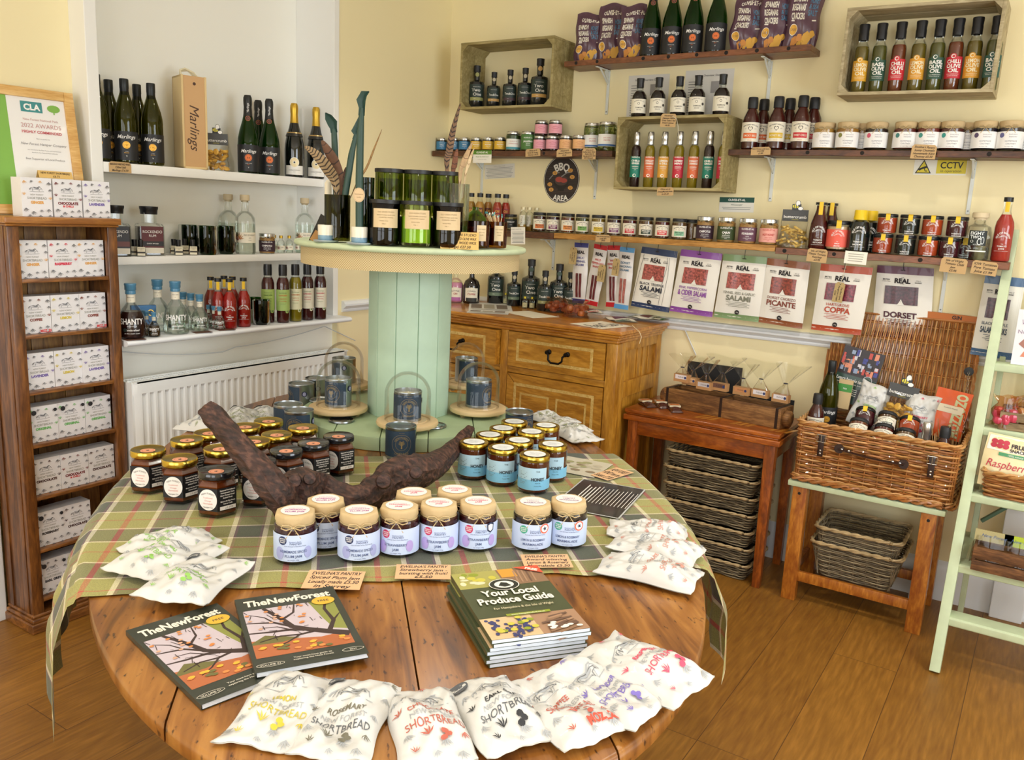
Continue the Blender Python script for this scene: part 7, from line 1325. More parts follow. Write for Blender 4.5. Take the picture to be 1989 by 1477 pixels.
def pouch_mesh(key, flav, col, w_=.125, h_=.185, th=.032, seed=1, award=0, moz=0, curl=.010, barcode=0):
    """flat-lying printed pouch: u across, v along, top face up"""
    rnd = random.Random(seed); ph = [rnd.uniform(0,6.28) for _ in range(8)]
    def hgt(u, v):
        a, b = 2*u/w_, 2*v/h_; e = max(0,1-abs(a)**3)*max(0,1-abs(b)**4)
        z = th*e**.6*(.72+.28*math.sin(b*2.2+ph[0])) if e > 0 else 0
        z += e*(.0050*math.sin(a*4+b*2+ph[1])+.0042*math.sin(b*6+a*3+ph[2])+.0022*math.sin(a*11-b*9+ph[3])+.0010*math.sin(a*19+b*15+ph[6]))
        z += curl*max(0,abs(b)-.78)*2*(1+.6*math.sin(a*3+ph[4]))+.0012*math.sin(a*14+ph[5])*max(0,abs(b)-.8)*4
        return z+.002
    def pos(u, v, o=0):
        a, b = 2*u/w_, 2*v/h_
        return (u*(1-.05*max(0,1-b*b)*abs(a))+.003*math.sin(b*4+ph[4]), v*(1-.02*(1-a*a))+.002*math.sin(a*5+ph[5]), hgt(u,v)+o)
    g = G(); N = 30; g.sheet(lambda a,b: pos((a-.5)*w_,(b-.5)*h_), N, N+8, 0)
    def bot(a,b): p = pos((a-.5)*w_,(b-.5)*h_); return (p[0],p[1],min(p[2]-.0008,.0005+max(0,(p[2]-.002)*(.0 if abs(a-.5) < .47 and abs(b-.5) < .44 else .9))))
    g.sheet(bot, N, N+8, 5, True)
    mp = lambda u,v,o: pos(u,v,o+.0009)
    it = [T(flav,.004,-h_*.005,.0115,1,.070,bold=.02),T('NEW FOREST',.004,-h_*.080,.0115,3,.070),T('SHORTBREAD',.004,-h_*.165,.0185,1 if flav in ('RASPBERRY','COFFEE','CHOCOLATE','LAVENDER','LEMON','ORIGINAL') else 4,.088)]
    it += pony(0,h_*.16,.030,3)+pony(0,h_*.16,.022,4)[:2]
    for (x,y,s,r_,m) in ((-.38,.40,.017,-1.5,3),(.30,.42,.015,-1.2,3),(-.02,.43,.014,-1.7,1),(.42,.22,.016,-1.6,3),(-.42,.18,.016,-1.4,3),(.40,.40,.013,.4,1),(-.40,-.02,.015,1.5,1),(.42,-.02,.013,-1.6,3),(-.36,-.24,.018,-1.5,3),(.38,-.26,.015,-1.5,1),(-.10,-.30,.020,1.5,1),(.12,-.34,.018,-1.6,3),(-.28,-.42,.014,1.4,1),(.32,-.43,.018,-1.6,3),(0,-.44,.012,-1.5,3)):
        it += sprig(x*w_,y*h_,s*.72,r_,m,4)
    for x,y in ((.12,-.27),(.16,-.30),(.10,-.33)): it += [D(x*w_,y*h_,.0055,.0045,1,8)]
    if award: it += [D(-w_*.33,h_*.36,.014,.014,4,24),D(-w_*.33,h_*.36,.0125,.0125,4,24),T('great',-w_*.33,h_*.385,.006,0,.018),T('taste',-w_*.33,h_*.36,.011,0,.023,bold=.03)]
    if moz: it.append(T('MOZ_20',w_*.20,-h_*.40,.018,6,.055,bold=.05))
    if barcode: it += [Ln([(-w_*.44+.0018*i,-h_*.44),(-w_*.44+.0018*i,-h_*.38)],.0009,4) for i in range(8)]
    decal(g, mp, it, o0=.0002, st=.00003, grid=.02)
    return g.mesh('shortbread_pack',[M('D3D2CE',.42,coat=.15,name='pouch_white'),M(col,.55),WHTP,GR1,GR2,M('D8D4C8',.5),M('E0503C',.5)],True,70)
def pouch(label, px, py, top, w_, h_, z0, group=None, rx=0, ry=0, **k):
    """px,py: centre; top: a point towards which the pack's head points"""
    c = onz(px,py,z0+.012); t = onz(*top,z0+.012); d = t-c; rz = math.atan2(d.y,d.x)-PI/2; c.z = z0
    return thing('shortbread_pack', label, 'biscuit pack', c, me=pouch_mesh(**k, w_=w_, h_=h_), rot=(rx,ry,rz), group=group)
GF = 'fanned shortbread packs at the front of the table'
pouch('lemon shortbread pack with yellow lettering, overlapping the magazine corner',548,1372,(608,1288),.126,.185,TZ+.001,GF,flav='LEMON',col='C9B83A',key=1,seed=1,barcode=1)
pouch('rosemary shortbread pack with round taste award seal, second in the front fan',672,1390,(714,1312),.118,.185,TZ+.006,GF,flav='ROSEMARY',col='6F6B5A',key=2,seed=2,award=1)
pouch('chocolate shortbread pack with pinkish-red lettering, third in the front fan',832,1402,(815,1335),.112,.18,TZ+.002,GF,flav='CHOCOLATE',col='B8604E',key=3,seed=3)
pouch('earl grey shortbread pack with black lettering and award seal, fourth in the fan',968,1378,(922,1318),.118,.18,TZ+.007,GF,flav='EARL GREY',col='26282C',key=4,seed=4,award=1)
pouch('coffee shortbread pack printed MOZ_20, fifth in the front fan',1082,1368,(1013,1310),.116,.19,TZ+.010,GF,flav='COFFEE',col='B85A4A',key=5,seed=5,moz=1)
pouch('lavender shortbread pack with purple flowers, partly under the raspberry one',1168,1335,(1078,1292),.110,.19,TZ+.016,GF,flav='LAVENDER',col='7A6AB8',key=6,seed=6)
pouch('raspberry shortbread pack with bright pink flowers, last of the front fan',1248,1290,(1158,1248),.125,.20,TZ+.026,GF,ry=-.05,flav='RASPBERRY',col='DA4A66',key=7,seed=7)
p_ = 'green printed original shortbread pack'
pouch(p_+' at the back of three on the cloth',330,1052,(402,1030),.13,.175,TT+.001,flav='ORIGINAL',col='8DBE5A',key=8,seed=8)
pouch(p_+' in the middle of three on the cloth',325,1078,(405,1042),.15,.20,TT+.008,flav='ORIGINAL',col='8DBE5A',key=9,seed=9,award=1)
pouch(p_+' in front of three, closest to the magazines',378,1118,(440,1072),.15,.20,TT+.014,flav='ORIGINAL',col='8DBE5A',key=10,seed=10,award=1)
pouch('coral printed shortbread pack by the black leaflet, rear of three at the aisle end',1258,1028,(1192,1020),.11,.19,TT+.001,flav='CHOCOLATE',col='C88A7A',key=11,seed=11)
pouch('coral printed shortbread pack in the middle of three at the aisle end',1275,1060,(1195,1040),.12,.20,TT+.008,flav='CHOCOLATE',col='C88A7A',key=12,seed=12)
pouch('coral printed shortbread pack nearest the wooden table edge of three',1262,1104,(1182,1086),.12,.21,TT+.004,flav='CHOCOLATE',col='C88A7A',key=13,seed=13)
for (px,py,tp,l,sd) in ((400,826,(372,822),'pale shortbread pack behind the marmalade jars, nearest the driftwood end',21),(458,808,(480,798),'pale shortbread pack with award seal behind the marmalade jars',22),(505,806,(528,795),'pale shortbread pack by the navy tins, rearmost on the table',23),(1075,812,(1112,822),'pale shortbread pack just behind the honey jars',24),(1120,842,(1150,855),'pale shortbread pack on the cloth beyond the honey jars',25),(1098,825,(1130,838),'pale shortbread pack between the two others beyond the honey jars',26)):
    pouch(l,px,py,tp,.12,.17,TZ+.002+(.004 if sd in (22,24) else 0)+(.010 if sd==26 else 0)+(.004 if px > 1000 else 0),flav='LEMON' if sd == 23 else 'ORIGINAL',col='9AA07A',key=sd,seed=sd,award=1 if sd in (22,23) else 0)
g = G(); rnd = random.Random(6)
for i in range(60): x,y = rnd.gauss(0,.018),rnd.gauss(0,.012); g.tube([(x,y,.002),(x+rnd.uniform(-.03,.03),y+rnd.uniform(-.03,.03),rnd.uniform(.004,.02))],.0008,4)
p = tb(1035,808,.01); p.z = TZ+.001; thing('shredded_straw','little heap of tan shredded packing straw behind the honey jars','packing straw',p,me=g.mesh('shredded_straw',M('A9825A',.9)))
bpy.data.objects['shredded_straw']['kind'] = 'stuff'
ZR = RTOP+.001
def tr(px, py, r=None): p = onz(px,py,ZR); return p
def rp(px, back):
    """spot on the reel top: image column px, 'back' metres behind the front rim"""
    c = Vector((RX,RY,ZR)); d = _ray(px,480); d = Vector((d.x,d.y)).normalized(); o = Vector((CAM.x,CAM.y)); rel = Vector((RX,RY))-o; t0 = rel.dot(d); perp = (rel-d*t0).length; h = math.sqrt(max(0,.388**2-perp**2)); q = o+d*(t0-h+back); return Vector((q.x,q.y,ZR))
def bigc(k, gm, wax):
    def f():
        r, h = .0455, .125; P = []; g = G(); g.lathe([(0,.008),(r*.8,.005),(r*.97,.004),(r,.012),(r,h-.001),(r*.985,h),(r*.965,h-.001),(r*.965,.014),(0,.012)],32)
        P.append(('glass_body', g.mesh('glass_body',gm)))
        if wax: g2 = G(); g2.lathe([(0,.014),(r*.95,.014),(r*.95,h*.72),(0,h*.72)],28); P[0] = ('glass_body', P[0][1], [('wax', g2.mesh('wax', M(wax,.4,coat=.3)))])
        g3 = G(); g3.lathe([(0,h),(r*1.03,h),(r*1.04,h+.006),(r*1.03,h+.011),(0,h+.011)],32); P.append(('lid', g3.mesh('lid', M('1B1B1C',.45))))
        P.append(('label', lab(r+.0005,[T('OLD GREEN STUDIO',0,.018,.006,1,.05),T('HAND POURED OLIVE WAX',0,.009,.0045,1,.055),T('A SCENTED CANDLE',0,.002,.0045,1,.05),T('WOOD WICK',-.006,-.008,.004,1,.03),T('220g  e',-.006,-.016,.004,1,.03)],h*.44,h*.88,-.040,.040,[M('D9C096',.65),M('8A7350',.7)])))
        return P
    return once(k, f)
BRG = glass('amber_brown_glass',(.10,.035,.02,1)); 
CB = bigc('cb',BRG,'2E120C'); CG = bigc('cg',glass('lime_glass',(.92,.95,.6,1)),'8AC422'); CB2 = bigc('cb2',glass('amber_glass2',(.22,.13,.03,1)),'3A220E'); CGn = bigc('cgn',glass('green_candle_glass',(.56,.62,.22,1)),None)
for (px,bk,P_,l) in ((746.5,.055,CB,'large dark brown candle with kraft label, first of the front row on the reel'),(807.5,.052,CG,'large bright green candle with kraft label in the middle of the front row'),(868,.060,CB2,'large brown candle with kraft label behind the folded price card')):
    p = rp(px,bk); put('jar_candle', l, 'candle', p, P_, face(p)+.08, group='large jar candles in front on the reel')
rz_ = face(rp(806,.19)); q = rp(806,.19); g = G(); g.box((-.125,-.042,0),(.125,.042,.088)); thing('display_riser','low dark riser hidden behind the front candles on the reel','display stand',q,rz_,me=g.mesh('display_riser',M('2A2620',.7),False,bev=.002))
for (k,l) in ((-.084,'raised green glass candle at the back of the reel, vase side'),(.004,'raised green glass candle at the back of the reel, middle'),(.092,'raised green glass candle at the back of the reel, by the clear vase')):
    put('jar_candle', l, 'candle', q+Vector((math.cos(rz_)*k,math.sin(rz_)*k,.0885)), CGn, rz_+PI, group='green jar candles on the riser', scale=(.96,.96,1.05))
def smallc():
    r, h = .0355, .085; P = []; g = G(); g.lathe([(0,.006),(r*.85,.003),(r*.97,.004),(r,.012),(r,h),(r*.965,h),(r*.965,.012),(0,.010)],28)
    g2 = G(); g2.lathe([(0,.012),(r*.95,.012),(r*.95,h*.78),(0,h*.78)],24); P.append(('glass_body', g.mesh('glass_body',glass('amber_small',(.50,.28,.05,1))), [('wax', g2.mesh('wax',M('A8741C',.4)))]))
    P.append(('label', lab(r+.0005,[T('OLD GREEN',0,.012,.0045,1,.024),T('olive wax',0,.003,.0045,1,.024),T('candle',0,-.005,.0045,1,.02)],h*.30,h*.86,-.015,.015,[M('D9C49C',.65),M('8A7350',.7)]))); return P
SC = once('smallc', smallc)
p = rp(928,.055); put('jar_candle','small amber candle beside the folded price card','candle',p,SC,face(p)+.3); 
p = rp(962,.075); r_ = put('match_jar','small amber jar full of long matches at the reel rim','match jar',p,SC,face(p)+.3)
rnd = random.Random(3); pm = p
for i in range(16):
    a = rnd.uniform(0,6.28); rr = rnd.uniform(.004,.026); t = rnd.uniform(.25,.5); bx,by = rr*.6*math.cos(a),rr*.6*math.sin(a); tx,ty = rr*1.25*math.cos(a)-.010,rr*1.25*math.sin(a); L_ = rnd.uniform(.098,.112)
    g = G(); g.tube([(bx,by,.068),(tx,ty,L_)],.0012,5); h = G(); h.lathe([(0,-.004),(.0022,-.002),(.0024,.002),(0,.005)],8,c=(tx,ty,L_))
    o = ob('matchstick', g.mesh('matchstick',M('E3C998',.7)), r_); ob('match_head', h.mesh('match_head',M(['E8E4DA','3F8A8A','6FA8A0'][0 if i < 5 else 1+(i%2)],.7)), o)
def lines_card(label, p, rz, w_, h_, txts, mat='D9B36A', cat='price tag'):
    P = []; tl = .42; g = G(); c_ = h_*math.cos(tl); s_ = h_*math.sin(tl)
    o = Vector((0,-s_,0)); U = Vector((1,0,0)); V = Vector((0,math.sin(tl),math.cos(tl)))
    for sg in (-1,1): g.add([(-w_/2,sg*s_,0),(w_/2,sg*s_,0),(w_/2,0,c_),(-w_/2,0,c_)],[(0,1,2,3) if sg < 0 else (3,2,1,0)])
    n = len(txts); decal(g, flatmap(o+V*h_*.5,U,V), [T(t,0,h_/2-(i+.7)*h_/(n+.3),h_/(n+.3)*.9,1,w_*.86,shear=.2,bold=.01) for i,t in enumerate(txts)])
    return thing('folded_card', label, cat, p, rz, me=g.mesh('folded_card',[M(mat,.7),INK],False))
p = rp(892,.028); lines_card('folded kraft price card for the large candles on the reel',p,face(p)+.05,.115,.056,['OLD GREEN STUDIO','HAND POURED OLIVE WAX','CANDLES w. WOOD WICK','(large) £27.50'])
def vase(k, r, h, gm): 
    g = G(); g.lathe([(0,.010),(r*.9,.006),(r*.98,.006),(r,.012),(r,h-.001),(r*.985,h),(r*.965,h-.001),(r*.965,.016),(0,.014)],32); return g.mesh('glass_body',gm)
def feather(name_l, pts, wmax, grp, cols=('8C6A48','3A2A20','C9AE84'), bars=14, one=0):
    """pts: world points base..tip"""
    P_ = [Vector(p) for p in pts]; n = 30; g = G()
    def cv(t):
        k = t*(len(P_)-1); i = min(len(P_)-2,int(k)); f_ = k-i; p0 = P_[max(0,i-1)]; p1 = P_[i]; p2 = P_[i+1]; p3 = P_[min(len(P_)-1,i+2)]
        return .5*((2*p1)+(-p0+p2)*f_+(2*p0-5*p1+4*p2-p3)*f_*f_+(-p0+3*p1-3*p2+p3)*f_**3)
    side = lambda t: (cv(min(1,t+.02))-cv(max(0,t-.02))).normalized().cross((CAM-cv(t)).normalized()).normalized()
    wd = lambda t: wmax*max(.03,math.sin(PI*min(1,max(0,(t-.12)/.92))**.75)) if t > .12 else .0015
    for sg in (-1,1):
        vs = []; fs = []; ms = []
        for i in range(n*2+1):
            t = i/(n*2); p = cv(t); s = side(t)*wd(t)*sg*(.75 if sg < 0 else 1); tip = s+ (cv(min(1,t+.03))-p)*.9; d = (CAM-p).normalized()
            vs += [p+d*.001, p+tip*.5+d*.002, p+tip-d*.001]
        for i in range(n*2):
            a = i*3; fs += [(a,a+1,a+4,a+3),(a+1,a+2,a+5,a+4)]; k = 1 if (i % max(2,int(n*2/bars))) == 0 and i > 8 else 0; ms += [k, k if (i//3)%2 else (k or 0)]
        b0 = len(g.V); g.add(vs, fs, 0); g.I[-len(ms):] = ms
    g.tube([cv(i/n) for i in range(n+1)],[.0016*(1-.8*i/n) for i in range(n+1)],5,2)
    return thing('feather', name_l, 'feather', me=g.mesh('feather',[M(cols[0],.7,var=.2,bs=60),M(cols[1],.7),M(cols[2],.6)],True,80), group=grp)
pv = rp(655,.10); thing('glass_vase','olive green glass vase of feathers and leaves on the reel','vase',pv,me=vase('v1',.0395,.145,glass('olive_vase',(.30,.30,.10,1))))
pw = rp(886,.125); thing('glass_vase','tall clear glass vase of feathers on the chest side of the reel','vase',pw,me=vase('v2',.036,.195,glass('clear_vase',(.90,.93,.90,1),1,.02,.25)))
def atd(px, py, ref, push=0):
    """point seen at px,py at the horizontal distance of ref from the camera"""
    d = _ray(px,py); q = Vector((ref.x-CAM.x,ref.y-CAM.y)); t = (q.length+push)/Vector((d.x,d.y)).length; return CAM+d*t
vb = pv+Vector((0,0,.02)); wb = pw+Vector((0,0,.02)); FG = 'pheasant feathers in the olive vase'
feather('curved barred pheasant feather leaning out of the olive vase', [vb,atd(652,365,pv),atd(636,330,pv,-.02),atd(612,300,pv,-.04),atd(592,285,pv,-.05)], .020, FG, ('A58A62','3B2E22','C9B48E'), 16)
feather('dark brown feather behind the barred one in the olive vase', [vb+Vector((.003,0,0)),atd(660,360,pv,.01),atd(650,320,pv),atd(634,290,pv,-.01),atd(625,273,pv,-.01)], .018, FG, ('6E4C36','3A2820','A88A66'), 6)
feather('short dark feather standing against the green taper in the olive vase', [vb+Vector((0,.004,0)),atd(668,365,pv,.01),atd(668,345,pv,.01),atd(672,325,pv,.01)], .011, FG, ('5A3E2E','2A1C16','8E7254'), 6)
feather('very thin pale feather poking up beside the tall candle', [vb+Vector((.01,.0,.03)),atd(690,362,pv,.015),atd(712,325,pv,.02),atd(728,285,pv,.02),atd(742,251,pv,.02)], .004, FG, ('B08A58','8A6A40','C9A878'), 5)
WG = 'feathers in the clear vase'
feather('long barred pheasant tail feather rising from the clear vase', [wb,atd(868,330,pw,.0),atd(872,292,pw),atd(880,250,pw),atd(894,201,pw)], .0125, WG, ('7A5C42','2E221C','B89A70'), 17)
feather('broad cream and brown feather leaning towards the wall from the clear vase', [wb+Vector((.004,.004,0)),atd(893,345,pw),atd(899,318,pw),atd(908,296,pw),atd(918,276,pw)], .010, WG, ('B99A72','7A5C42','D8C49E'), 5)
feather('narrow cream feather beside the broad one in the clear vase', [wb+Vector((.006,0,0)),atd(903,345,pw),atd(909,320,pw),atd(915,302,pw),atd(921,288,pw)], .006, WG, ('D2BA92','9A7C56','E2D0AC'), 4)
feather('reddish brown feather low in the clear vase', [wb+Vector((0,.006,0)),atd(880,345,pw,.01),atd(882,320,pw,.01),atd(885,300,pw,.01),atd(888,289,pw,.01)], .010, WG, ('7E4E34','3A221A','A87A54'), 6)
def leafroll(label, pts, radii, curl):
    g = G(); g.tube([Vector(p) for p in pts], radii, 14, 0)
    tip = Vector(pts[-1]); pr = Vector(pts[-2]); c0 = Vector(curl[0]); c1 = Vector(curl[1]); c2 = Vector(curl[2])
    q = [pr, tip, c0, c1, c2]; ws = [radii[-2]*1.15,radii[-1]*1.5,radii[-1]*2.2,radii[-1]*1.7,.0015]; vs = []
    for i,(p_,w_) in enumerate(zip(q,ws)):
        d = (q[min(4,i+1)]-q[max(0,i-1)]).normalized(); s = d.cross((CAM-p_).normalized()).normalized(); n_ = s.cross(d)
        vs += [p_-s*w_+n_*w_*.6, p_-s*w_*.4+n_*.002, p_+s*w_*.4-n_*.002, p_+s*w_+n_*w_*.7]
    fs = [(i*4+k,i*4+k+1,i*4+5+k,i*4+4+k) for i in range(4) for k in range(3)]; g.add(vs,fs,0)
    return thing('taper_candle', label, 'candle', me=g.mesh('taper_candle', M('2F4A40',.5,bump=.15,bs=60,name='green_wax'), True, 60), group='dark green tapers on the reel')
ph2 = rp(698,.030); ph1 = rp(633,.045)
leafroll('tall dark green taper candle with a curled leafy tip standing in the ceramic holder', [ph2+Vector((0,0,.020)),atd(698,350,ph2),atd(700,260,ph2),atd(702,225,ph2),atd(703,210,ph2)], [.0115,.0112,.0105,.008,.006], [atd(701,196,ph2),atd(707,182,ph2),atd(717,178,ph2)])
leafroll('dark green taper leaning in the olive vase, twisted at the top', [vb+Vector((.008,0,.005)),atd(676,345,pv,.005),atd(683,300,pv),atd(689,272,pv),atd(692,262,pv)], [.0105,.0105,.010,.007,.005], [atd(689,256,pv),atd(694,244,pv),atd(697,228,pv)])
leafroll('dark green taper behind the feathers with a drooping curled tip', [vb+Vector((-.006,.006,.005)),atd(652,330,pv,.03),atd(650,280,pv,.03),atd(649,258,pv,.03),atd(648,250,pv,.03)], [.0100,.0100,.0098,.009,.007], [atd(646,240,pv,.03),atd(638,228,pv,.03),atd(632,219,pv,.03)])
g = G(); g.lathe([(0,0),(.011,0),(.0105,.18),(.006,.187),(.001,.190),(.001,.196)],18); thing('taper_candle','cream taper candle standing behind the leaning green ones','candle',rp(637,.125)+Vector((0,0,.0)),me=g.mesh('taper_candle',M('E9DFC6',.5)))
g = G(); decal(g, flatmap((0,0,0)), [D(0,0,.017,.021,0,24),D(0,0,.015,.019,1,24),D(0,0,.0145,.0185,0,24),T('beeswax',0,.003,.007,1,.024),T('candle',0,-.006,.005,1)]); g.lathe([(0,0),(.016,0)],24,0,T=Matrix.Rotation(PI/2,4,'X')); pz = atd(697,379,ph2,-.014)
thing('round_label','round kraft label tied to the tall green taper','label',pz,face(pz),me=g.mesh('round_label',[M('D9BC92',.7),M('8A6C48',.7)],False))
def holder():
    g = G(); r = .0215; g.lathe([(0,.0),(r*.93,0),(r,.003),(r*1.0,.016,0),(r*1.0,.0165,1),(r*1.03,.044,1),(r*.99,.047,1),(.013,.046,1),(.0125,.03,1),(0,.03,1)],28,2)
    return g.mesh('candle_holder',[M('7FA0B4',.35,coat=.3,var=.2,bs=60),M('E9E2CF',.4,coat=.2),M('7FA0B4',.35,coat=.3,var=.2,bs=60)])
def saucer():
    g = G(); g.lathe([(0,.002),(.03,0),(.036,.002),(.039,.006),(.0385,.0072),(.034,.0045),(0,.004)],32); return g.mesh('saucer',M('A9B6B8',.3,coat=.4))
HM, SM = holder(), saucer()
for p,l,l2 in ((ph1,'empty white and blue ceramic candle holder beside the olive vase','blue-grey saucer under the empty ceramic holder'),(ph2,'white and blue ceramic holder carrying the tall green taper','blue-grey saucer under the taper holder')):
    thing('saucer', l2, 'saucer', p, me=SM, group='blue-grey saucers'); thing('candle_holder', l, 'candle holder', p+Vector((0,0,.0062)), me=HM, group='ceramic candle holders', scale=(1.12,1.12,1.0))
p = rp(607,.05); g = G(); g.box((-.010,-.001,0),(.010,0,.036)); thing('kraft_label','small kraft label leaning by the empty ceramic holder','label',p,me=g.mesh('kraft_label',M('B98A52',.8),False),rot=(-.3,.55,face(p)))
p = rp(612,.10); g = G(); g.add([(-.02,0,0),(.03,0,0),(.034,.004,.075),(.018,.004,.085)],[(0,1,2,3),(3,2,1,0)]); thing('dark_card','dark triangular card standing behind the empty ceramic holder','card',p,face(p),me=g.mesh('dark_card',M('2A261C',.6),False))
p = rp(921,.17); g = G(); g.lathe([(0,.004),(.034,.002),(.040,.012),(.040,.075),(.034,.095),(.018,.112),(.010,.118),(.010,.128)],28); thing('glass_bottle','round bright green glass bottle behind the small amber candle','bottle',p,me=g.mesh('glass_bottle',glass('demijohn',(.42,.60,.14,1))))
p = rp(712,.11); g = G(); g.lathe([(0,.008),(.020,.004),(.022,.01),(.022,.20),(.021,.2),(.021,.012),(0,.01)],24); thing('glass_tumbler','narrow dark green glass between the tall taper and brown candle','glass',p,me=g.mesh('glass_tumbler',glass('dark_tall',(.10,.22,.06,1))))
def sbox(flav, col, award=0, moz=0, two=None):
    def f():
        w_, h_, d_ = .0975, .124, .062; g = G(); g.box((-w_/2,-d_/2,0),(w_/2,d_/2,h_)); mp = flatmap((0,-d_/2-.0002,h_/2)); c4 = GR2
        it = [T(flav,0,-.0165,.0115,1,.080,bold=.06)]+([T(two,0,-.026,.0095,5,.06,bold=.04)] if two else [])+[T('NEW FOREST',0,.008,.0070,2,.05),T('SHORTBREAD',0,-.003,.0110,2,.062)]+pony(0,.026,.019,3)
        for (x,y,s,r,m) in ((-.40,.42,.011,-1.5,1),(-.18,.43,.009,-1.2,3),(.12,.43,.009,-1.7,1),(.40,.40,.012,-1.6,3),(-.43,.05,.010,1.5,1),(.43,.22,.010,-1.6,3),(.43,-.05,.010,1.6,1),(-.40,-.28,.013,-1.5,3),(-.16,-.36,.013,-1.5,3),(.10,-.32,.010,-1.5,3),(.34,-.30,.012,-1.6,3),(-.30,-.45,.010,-1.5,3),(.05,-.46,.010,-1.5,3),(.36,-.45,.010,-1.5,3)): it += sprig(x*w_,y*h_,s,r,m,4)
        if award: it += [D(-.033,.043,.0085,.0085,4,18),D(.038,.045,.006,.006,4,12)]
        if moz: it.append(T('MOZ_20',.026,-.054,.0125,5,.036,bold=.05))
        decal(g, mp, it, grid=.2); return g.mesh('shortbread_box',[M('E9E8EA',.5),M(col,.55),M('94948A',.6),M('5E6066',.6),M('2A2A2E',.5),M('D8333A',.5)],False,bev=.0006,seg=1)
    return once('sb'+flav+col+str(award)+str(moz), f)
FL = {'O':('ORIGINAL','6FB866',1,0,None),'G':('GINGER','E2A85A',0,0,None),'R':('RASPBERRY','D93A55',0,0,None),'C':('COFFEE','8A4438',0,1,None),'L':('LEMON','DCC646',0,0,None),'V':('LAVENDER','7C6BB0',0,0,None),'H':('CHOCOLATE','4A2A2A',0,0,None),'X':('CHOCOLATE','7A1F2A',0,0,'& CHILLI'),'M':('ROSEMARY','3E3A38',1,0,None),'E':('EARL GREY','2E3038',1,0,None)}
rows = ['GXV','GRG','CLC','VLV','OOO','HXH','MH','EH']; ordn = ['on top of the cabinet','on the first shelf','on the second shelf','on the third shelf','on the fourth shelf','on the fifth shelf','on the sixth shelf','on the bottom']
random.seed(21)
for r, row in enumerate(rows):
    zz = 1.42 if r == 0 else SHZ[r-1]; y0 = CABY0+.040 if r else -2.295
    for i, ch in enumerate(row):
        fl = FL[ch]; nm = (fl[0]+(' and chilli' if ch == 'X' else '')).lower(); y = y0+.049+i*(.0985 if r else .102); xx = CABX1-.058+(random.uniform(-.006,.002) if r else -.01)
        pos_ = ['nearest the door casing','in the middle','nearest the alcove'][i]
        thing('shortbread_box', 'white %s shortbread box %s, %s' % (nm, ordn[r], pos_), 'biscuit box', (xx,y,zz+.0005), me=sbox(*fl), rot=(0,0,PI/2+random.uniform(-.03,.03)), group='white shortbread boxes in the cabinet')
def cert():
    fw = wood('light_oak_frame','C9964E','E2BA76','D6A862',(2,14,14),.4,.1,3); w_, h_, b = .30, .40, .03; P = []
    for nm,a,c in (('frame_side',(-w_/2,-.012,0),(-w_/2+b,0,h_)),('frame_side',(w_/2-b,-.012,0),(w_/2,0,h_)),('frame_rail',(-w_/2+b,-.012,0),(w_/2-b,0,b)),('frame_rail',(-w_/2+b,-.012,h_-b),(w_/2-b,0,h_))):
        g = G(); g.box(a,c); P.append((nm, g.mesh(nm, fw, True, bev=.002)))
    g = G(); g.box((-w_/2+b,-.004,b),(w_/2-b,-.001,h_-b)); mp = flatmap((0.03,-.0041,h_/2)); tl = M('3E8C8C',.5)
    it = [Rr(-.15,-.17,-.085,.17,1),Rr(-.045,.125,.020,.158,2),T('CLA',-.012,.141,.026,3,.05,bold=.04),D(.055,.142,.020,.012,1,16),Rr(.053,.124,.057,.134,1),T('New Forest National Park',.01,.102,.010,4,.13),T('2022 AWARDS',.01,.083,.019,4,.13),T('HIGHLY COMMENDED',.01,.063,.012,5,.13,bold=.02),T('This is to certify that',.01,.042,.005,6),T('New Forest Hamper Company',.01,.025,.011,6,.14,shear=.3),T('was awarded in the New Forest and local business',.01,.006,.005,6),T('awards by the National Park Authority',.01,-.002,.005,6),T('Best Supporter of Local Produce',.01,-.022,.009,6,.14),Ln([(-.04,-.10),(.07,-.10)],.001,6)]
    decal(g, mp, it); P.append(('certificate_sheet', g.mesh('certificate_sheet',[M('EDEBE8',.3,coat=.4),M('7FB24A',.5),tl,WINK,M('C99A98',.6),M('C85A62',.6),M('8E8C90',.6)],False)))
    return thing('framed_certificate','oak framed awards certificate leaning on top of the cabinet','picture frame',(-.055,-2.19,1.4225),PI/2-.10,P,rot=(-.17,0,PI/2-.1),scale=1.06)
cert()
lines_card('folded kraft price card on the white boxes on top of the cabinet',Vector((.01,-2.165,1.5465)),PI/2,.115,.026,['NEW FOREST SHORTBREAD','£6.75'])
z = 1.0305
def shZ(px, py, z=z): p = onz(px,py,z); return p if p.y < -.055 else shY(px,py,-.055,z)
for (px,py,s,acc,big,l) in ((962,588,1.0,'6A7A62',1,'large dark gin bottle on the chest nearest the reel'),(997,594,.80,'6A7A62',0,'small dark gin bottle on the chest between two large ones'),(1029,594,1.05,'3F5048',1,'tallest dark gin bottle in the middle of the chest group'),(1056,603,.85,'8A8A5A',0,'small dark gin bottle in front of the middle one on the chest'),(1093,583,1.0,'3F5048',1,'large dark gin bottle on the chest by the brown swing tags'),(1106,601,.84,'3F5048',0,'small dark gin bottle on the chest beside the indigo pack')):
    p = shZ(px,py); 
    if px == 1093: p = shY(1084,583,-.06,z)
    put('gin_bottle', l, 'gin bottle', p, twoone(s,acc,big), face(p), group='dark gin bottles on the chest', scale=1.1)
MN = bottle('mn',[(0,.002),(.012,0),(.013,.003),(.013,.042),(.007,.048),(.006,.054)],GL,.038,glass('gin_fill',(.93,.96,.93,1)),[(.007,.050),(.0075,.050),(.0075,.060),(0,.060)],M('C9B53A',.3,.7),lambda:[('label',lab(.0133,[T('gin',0,0,.006,1)],.006,.030,-.016,.016,[M('B9B48A',.6),INK]))])
